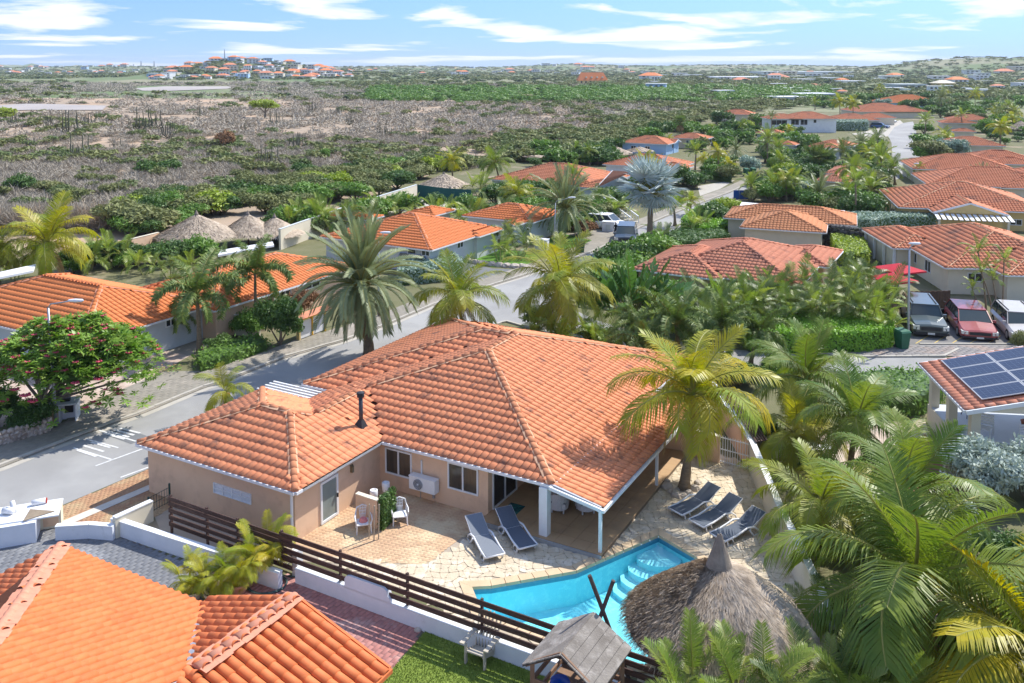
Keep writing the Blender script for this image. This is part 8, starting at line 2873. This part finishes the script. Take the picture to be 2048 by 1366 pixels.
for i in range(2):
 for j in range(4):
  a0_, a1_ = pa0_ + (pa1_ - pa0_) * i / 2, pa0_ + (pa1_ - pa0_) * (i + 1) / 2 - .03
  b0_, b1_ = pb0 + (pb1 - pb0) * j / 4, pb0 + (pb1 - pb0) * (j + 1) / 4 - .03
  zf = lambda a: ze_ + .22 * a + .16
  fo_ = MB().obox((a0_, b0_, zf(a0_)), (a1_ - a0_, 0, zf(a1_) - zf(a0_)), (0, b1_ - b0_, 0), (0, 0, .035)).build('solar_panel', mat('panel_frame', (.45, .46, .48), (.4, .41, .43), rough=.4), pv)
  ce = MB()
  nx_, ny_ = 8, 5
  for p_ in range(nx_):
   for q_ in range(ny_):
    s0, s1 = a0_ + .04 + (a1_ - a0_ - .08) * p_ / nx_, a0_ + .04 + (a1_ - a0_ - .08) * (p_ + .97) / nx_
    t0_, t1_ = b0_ + .04 + (b1_ - b0_ - .08) * q_ / ny_, b0_ + .04 + (b1_ - b0_ - .08) * (q_ + .97) / ny_
    ce.add([(s0, t0_, zf(s0) + .04), (s1, t0_, zf(s1) + .04), (s1, t1_, zf(s1) + .04), (s0, t1_, zf(s0) + .04)], [(0, 1, 2, 3)])
  ce.build('cells', M_CELL, fo_)['kind'] = 'stuff'
pl0 = .9
MB().box(.35, 10, .25, Lp - .2, 0, pl0).build('plinth', M_CREAM, pv)
MB().box(.40, 10, .3, Lp - .25, pl0, pl0 + .02).build('floor', mat('pale_floor', (.52, .56, .62), (.46, .50, .56), scale=1, rough=.5), pv)
for b_ in (.35, Lp * .5, Lp - .65):
 MB().box(.36, .72, b_, b_ + .36, pl0, ze_ + .06).build('pillar', M_CREAM, pv)
MB().box(5.2, 5.55, .35, .7, pl0, ze_ + 1).build('pillar', M_CREAM, pv)
for nm, lab, a_, b_, rz in (('garden_chair', 'white wooden armchair in the pavilion beside the middle pillar', 1.6, 2.2, -.6), ('garden_chair', 'white low lounge chair at the front of the pavilion', 3.0, 1.2, .3)):
 c_ = thing(nm, lab, 'chair', pf_.w(a_, b_, pl0 + .02), angp + rz, 'white chairs in the pavilion')
 for x in (-.27, .27):
  for y in (-.27, .27):
   MB().box(x - .03, x + .03, y - .03, y + .03, 0, .5).build('leg', M_WHITE, c_)
 for i in range(4):
  MB().box(-.28, .28, -.28 + i * .145, -.17 + i * .145, .30, .33).build('seat_slat', M_WHITE, c_)
  MB().box(-.28, .28, .27, .30, .38 + i * .12, .47 + i * .12).build('back_slat', M_WHITE, c_)
bq = thing('barbecue', 'black kettle barbecue on thin legs in the pavilion', 'barbecue', pf_.w(1.6, Lp - 1.6, pl0 + .02), 0)
MB().lathe([(0, .62), (.22, .66), (.3, .8), (.22, .98), (0, 1.04)], 14).build('kettle', M_BLACK, bq, smooth=True)
for i in range(3):
 a = i * 2.09
 MB().bar((math.cos(a) * .1, math.sin(a) * .1, .66), (math.cos(a) * .3, math.sin(a) * .3, 0), .025).build('leg', M_BLACK, bq)
pt = MB(); pt.lathe([(0, 0), (.16, 0), (.22, .36), (.25, .38), (.22, .4), (0, .36)], 14)
tag(pt.build('flower_pot', mat('red_pot', (.36, .12, .07), (.3, .1, .06), rough=.8), None, loc=pf_.w(3.6, 3.0, pl0 + .02)), 'red brown flower pot on the pavilion floor', 'flower pot')
sheet('sand_plot', [(1545, 905), (1700, 850), (1850, 838), (1860, 880), (1900, 960), (1780, 1000), (1600, 985)], .012, mat('coral_sand', (.56, .45, .36), (.48, .38, .30), (.62, .54, .46), scale=3, s3=1, t3=(.5, .65), rough=1, bump=.5, bscale=20))
sheet('bare_earth', [(1790, 905), (1850, 868), (1925, 950), (1990, 1080), (1850, 1100), (1770, 1000)], .018, mat('brown_earth', (.26, .13, .07), (.20, .10, .055), scale=2, rough=1))
for i, (x, y, s_, lab) in enumerate([(1640, 912, .5, 'white wooden bench among the palms on the sand'), (1902, 962, .42, 'white low side table beside the pavilion wall')]):
 t_ = thing('garden_bench' if i == 0 else 'side_table', lab, 'bench' if i == 0 else 'table', P(x, y), .3)
 MB().box(-s_, s_, -s_ * .5, s_ * .5, .34, .38).build('seat' if i == 0 else 'tabletop', M_WHITE, t_)
 for x_ in (-s_ * .9, s_ * .9 - .05):
  MB().box(x_, x_ + .05, -s_ * .45, s_ * .45, 0, .34).build('leg', M_WHITE, t_)
bfz = thing('blue_fence', 'blue screen fence at the side street corner', 'fence', P(1467, 398), 0)
e1 = P(1502, 398) - P(1467, 398)
for i in range(3):
 MB().obox(e1 * (i / 3), e1 / 3 * .97, (0, .05, 0), (0, 0, 1.1)).build('panel', mat('blue_panel', (.01, .09, .36), (.01, .07, .3), rough=.6), bfz)
def person(label, base, h, ang):
 me = bpy.data.meshes.new('person')
 J = dict(pel=(0, 0, .52), sp=(0, 0, .68), ch=(0, 0, .80), nk=(0, -.01, .86), hd=(0, -.02, .91), tp=(0, -.02, .97), ls=(.10, 0, .80), le=(.14, .01, .64), lh=(.13, -.08, .54), rs=(-.10, 0, .80), re=(-.14, .01, .64), rh=(-.12, -.09, .55),
    lhp=(.055, 0, .50), lk=(.06, -.01, .28), la=(.065, .01, .05), lt=(.07, -.07, .015), rhp=(-.055, 0, .50), rk=(-.06, .02, .28), ra=(-.065, .05, .05), rt=(-.07, -.03, .015))
 Rr = dict(pel=.075, sp=.07, ch=.08, nk=.03, hd=.052, tp=.035, ls=.036, le=.028, lh=.02, rs=.036, re=.028, rh=.02, lhp=.055, lk=.038, la=.026, lt=.02, rhp=.055, rk=.038, ra=.026, rt=.02)
 ks = list(J)
 E_ = [('pel', 'sp'), ('sp', 'ch'), ('ch', 'nk'), ('nk', 'hd'), ('hd', 'tp'), ('ch', 'ls'), ('ls', 'le'), ('le', 'lh'), ('ch', 'rs'), ('rs', 're'), ('re', 'rh'), ('pel', 'lhp'), ('lhp', 'lk'), ('lk', 'la'), ('la', 'lt'), ('pel', 'rhp'), ('rhp', 'rk'), ('rk', 'ra'), ('ra', 'rt')]
 me.from_pydata([tuple(c * h for c in J[k]) for k in ks], [(ks.index(a), ks.index(b)) for a, b in E_], [])
 o = bpy.data.objects.new('person', me)
 scene.collection.objects.link(o)
 sk = o.modifiers.new('skin', 'SKIN')
 for i, k in enumerate(ks):
  d = me.skin_vertices[0].data[i]
  d.radius = (Rr[k] * h, Rr[k] * h)
  d.use_root = k == 'pel'
 o.modifiers.new('sub', 'SUBSURF').levels = 1
 dg = bpy.context.evaluated_depsgraph_get()
 m2 = bpy.data.meshes.new_from_object(o.evaluated_get(dg))
 bpy.data.objects.remove(o)
 for m_ in (mat('skin_tone', (.30, .17, .11), (.26, .14, .09)), mat('black_shirt', (.03, .03, .035), (.05, .05, .05), rough=.9), mat('dark_jeans', (.05, .06, .10), (.07, .08, .12), rough=.9)):
  m2.materials.append(m_)
 for f in m2.polygons:
  c = f.center
  f.material_index = 0 if c.z > .87 * h or (abs(c.x) > .11 * h and c.z < .62 * h) else 1 if c.z > .53 * h else 2
 o = link('person', m2, None, P(*base), (0, 0, ang))
 hr = MB(); hr.lathe([(.058 * h, .93 * h), (.062 * h, .95 * h), (.05 * h, .99 * h), (0, 1.0 * h)], 10, 0, (0, -.02 * h, 0))
 hr.build('cap', mat('dark_cap', (.12, .03, .03), (.1, .03, .03), rough=.9), o)
 tag(o, label, 'person')
person('person in black shirt and dark trousers standing between white box and van', (1231, 474), 1.45, .4)
_by = {}
for o in scene.objects:
 if o.parent is None and 'label' in o and 'category' in o:
  _by.setdefault(o['label'], []).append(o)
_ord = ['leftmost', 'second from left', 'third from left', 'fourth from left', 'fifth from left', 'sixth from left', 'seventh from left', 'eighth from left', 'ninth from left']
for _l, _os in _by.items():
 if 2 <= len(_os) <= 9 and len(_l.split()) <= 13:
  _os.sort(key=lambda o: o.location.x / max(o.location.y, 1))
  for _i, o in enumerate(_os):
   o['label'] = _l.rstrip(',') + ', ' + (_ord[_i] if _i < len(_os) - 1 else 'rightmost')
# the air: light sea haze over the plain
hz_ = MB().box(-6600, 6600, -60, 8300, -8, 62)
hm = bpy.data.materials.new('sea_haze')
hm.use_nodes = True
t = hm.node_tree
for n_ in list(t.nodes):
 t.nodes.remove(n_)
out = N(t, 'ShaderNodeOutputMaterial')
pv_ = N(t, 'ShaderNodeVolumePrincipled')
pv_.inputs['Color'].default_value = (.80, .88, 1, 1)
pv_.inputs['Density'].default_value = .0001
pv_.inputs['Anisotropy'].default_value = .2
L(t, pv_.outputs[0], out.inputs['Volume'])
hz_.build('haze', hm)['kind'] = 'stuff'
scene.cycles.volume_bounces = 0
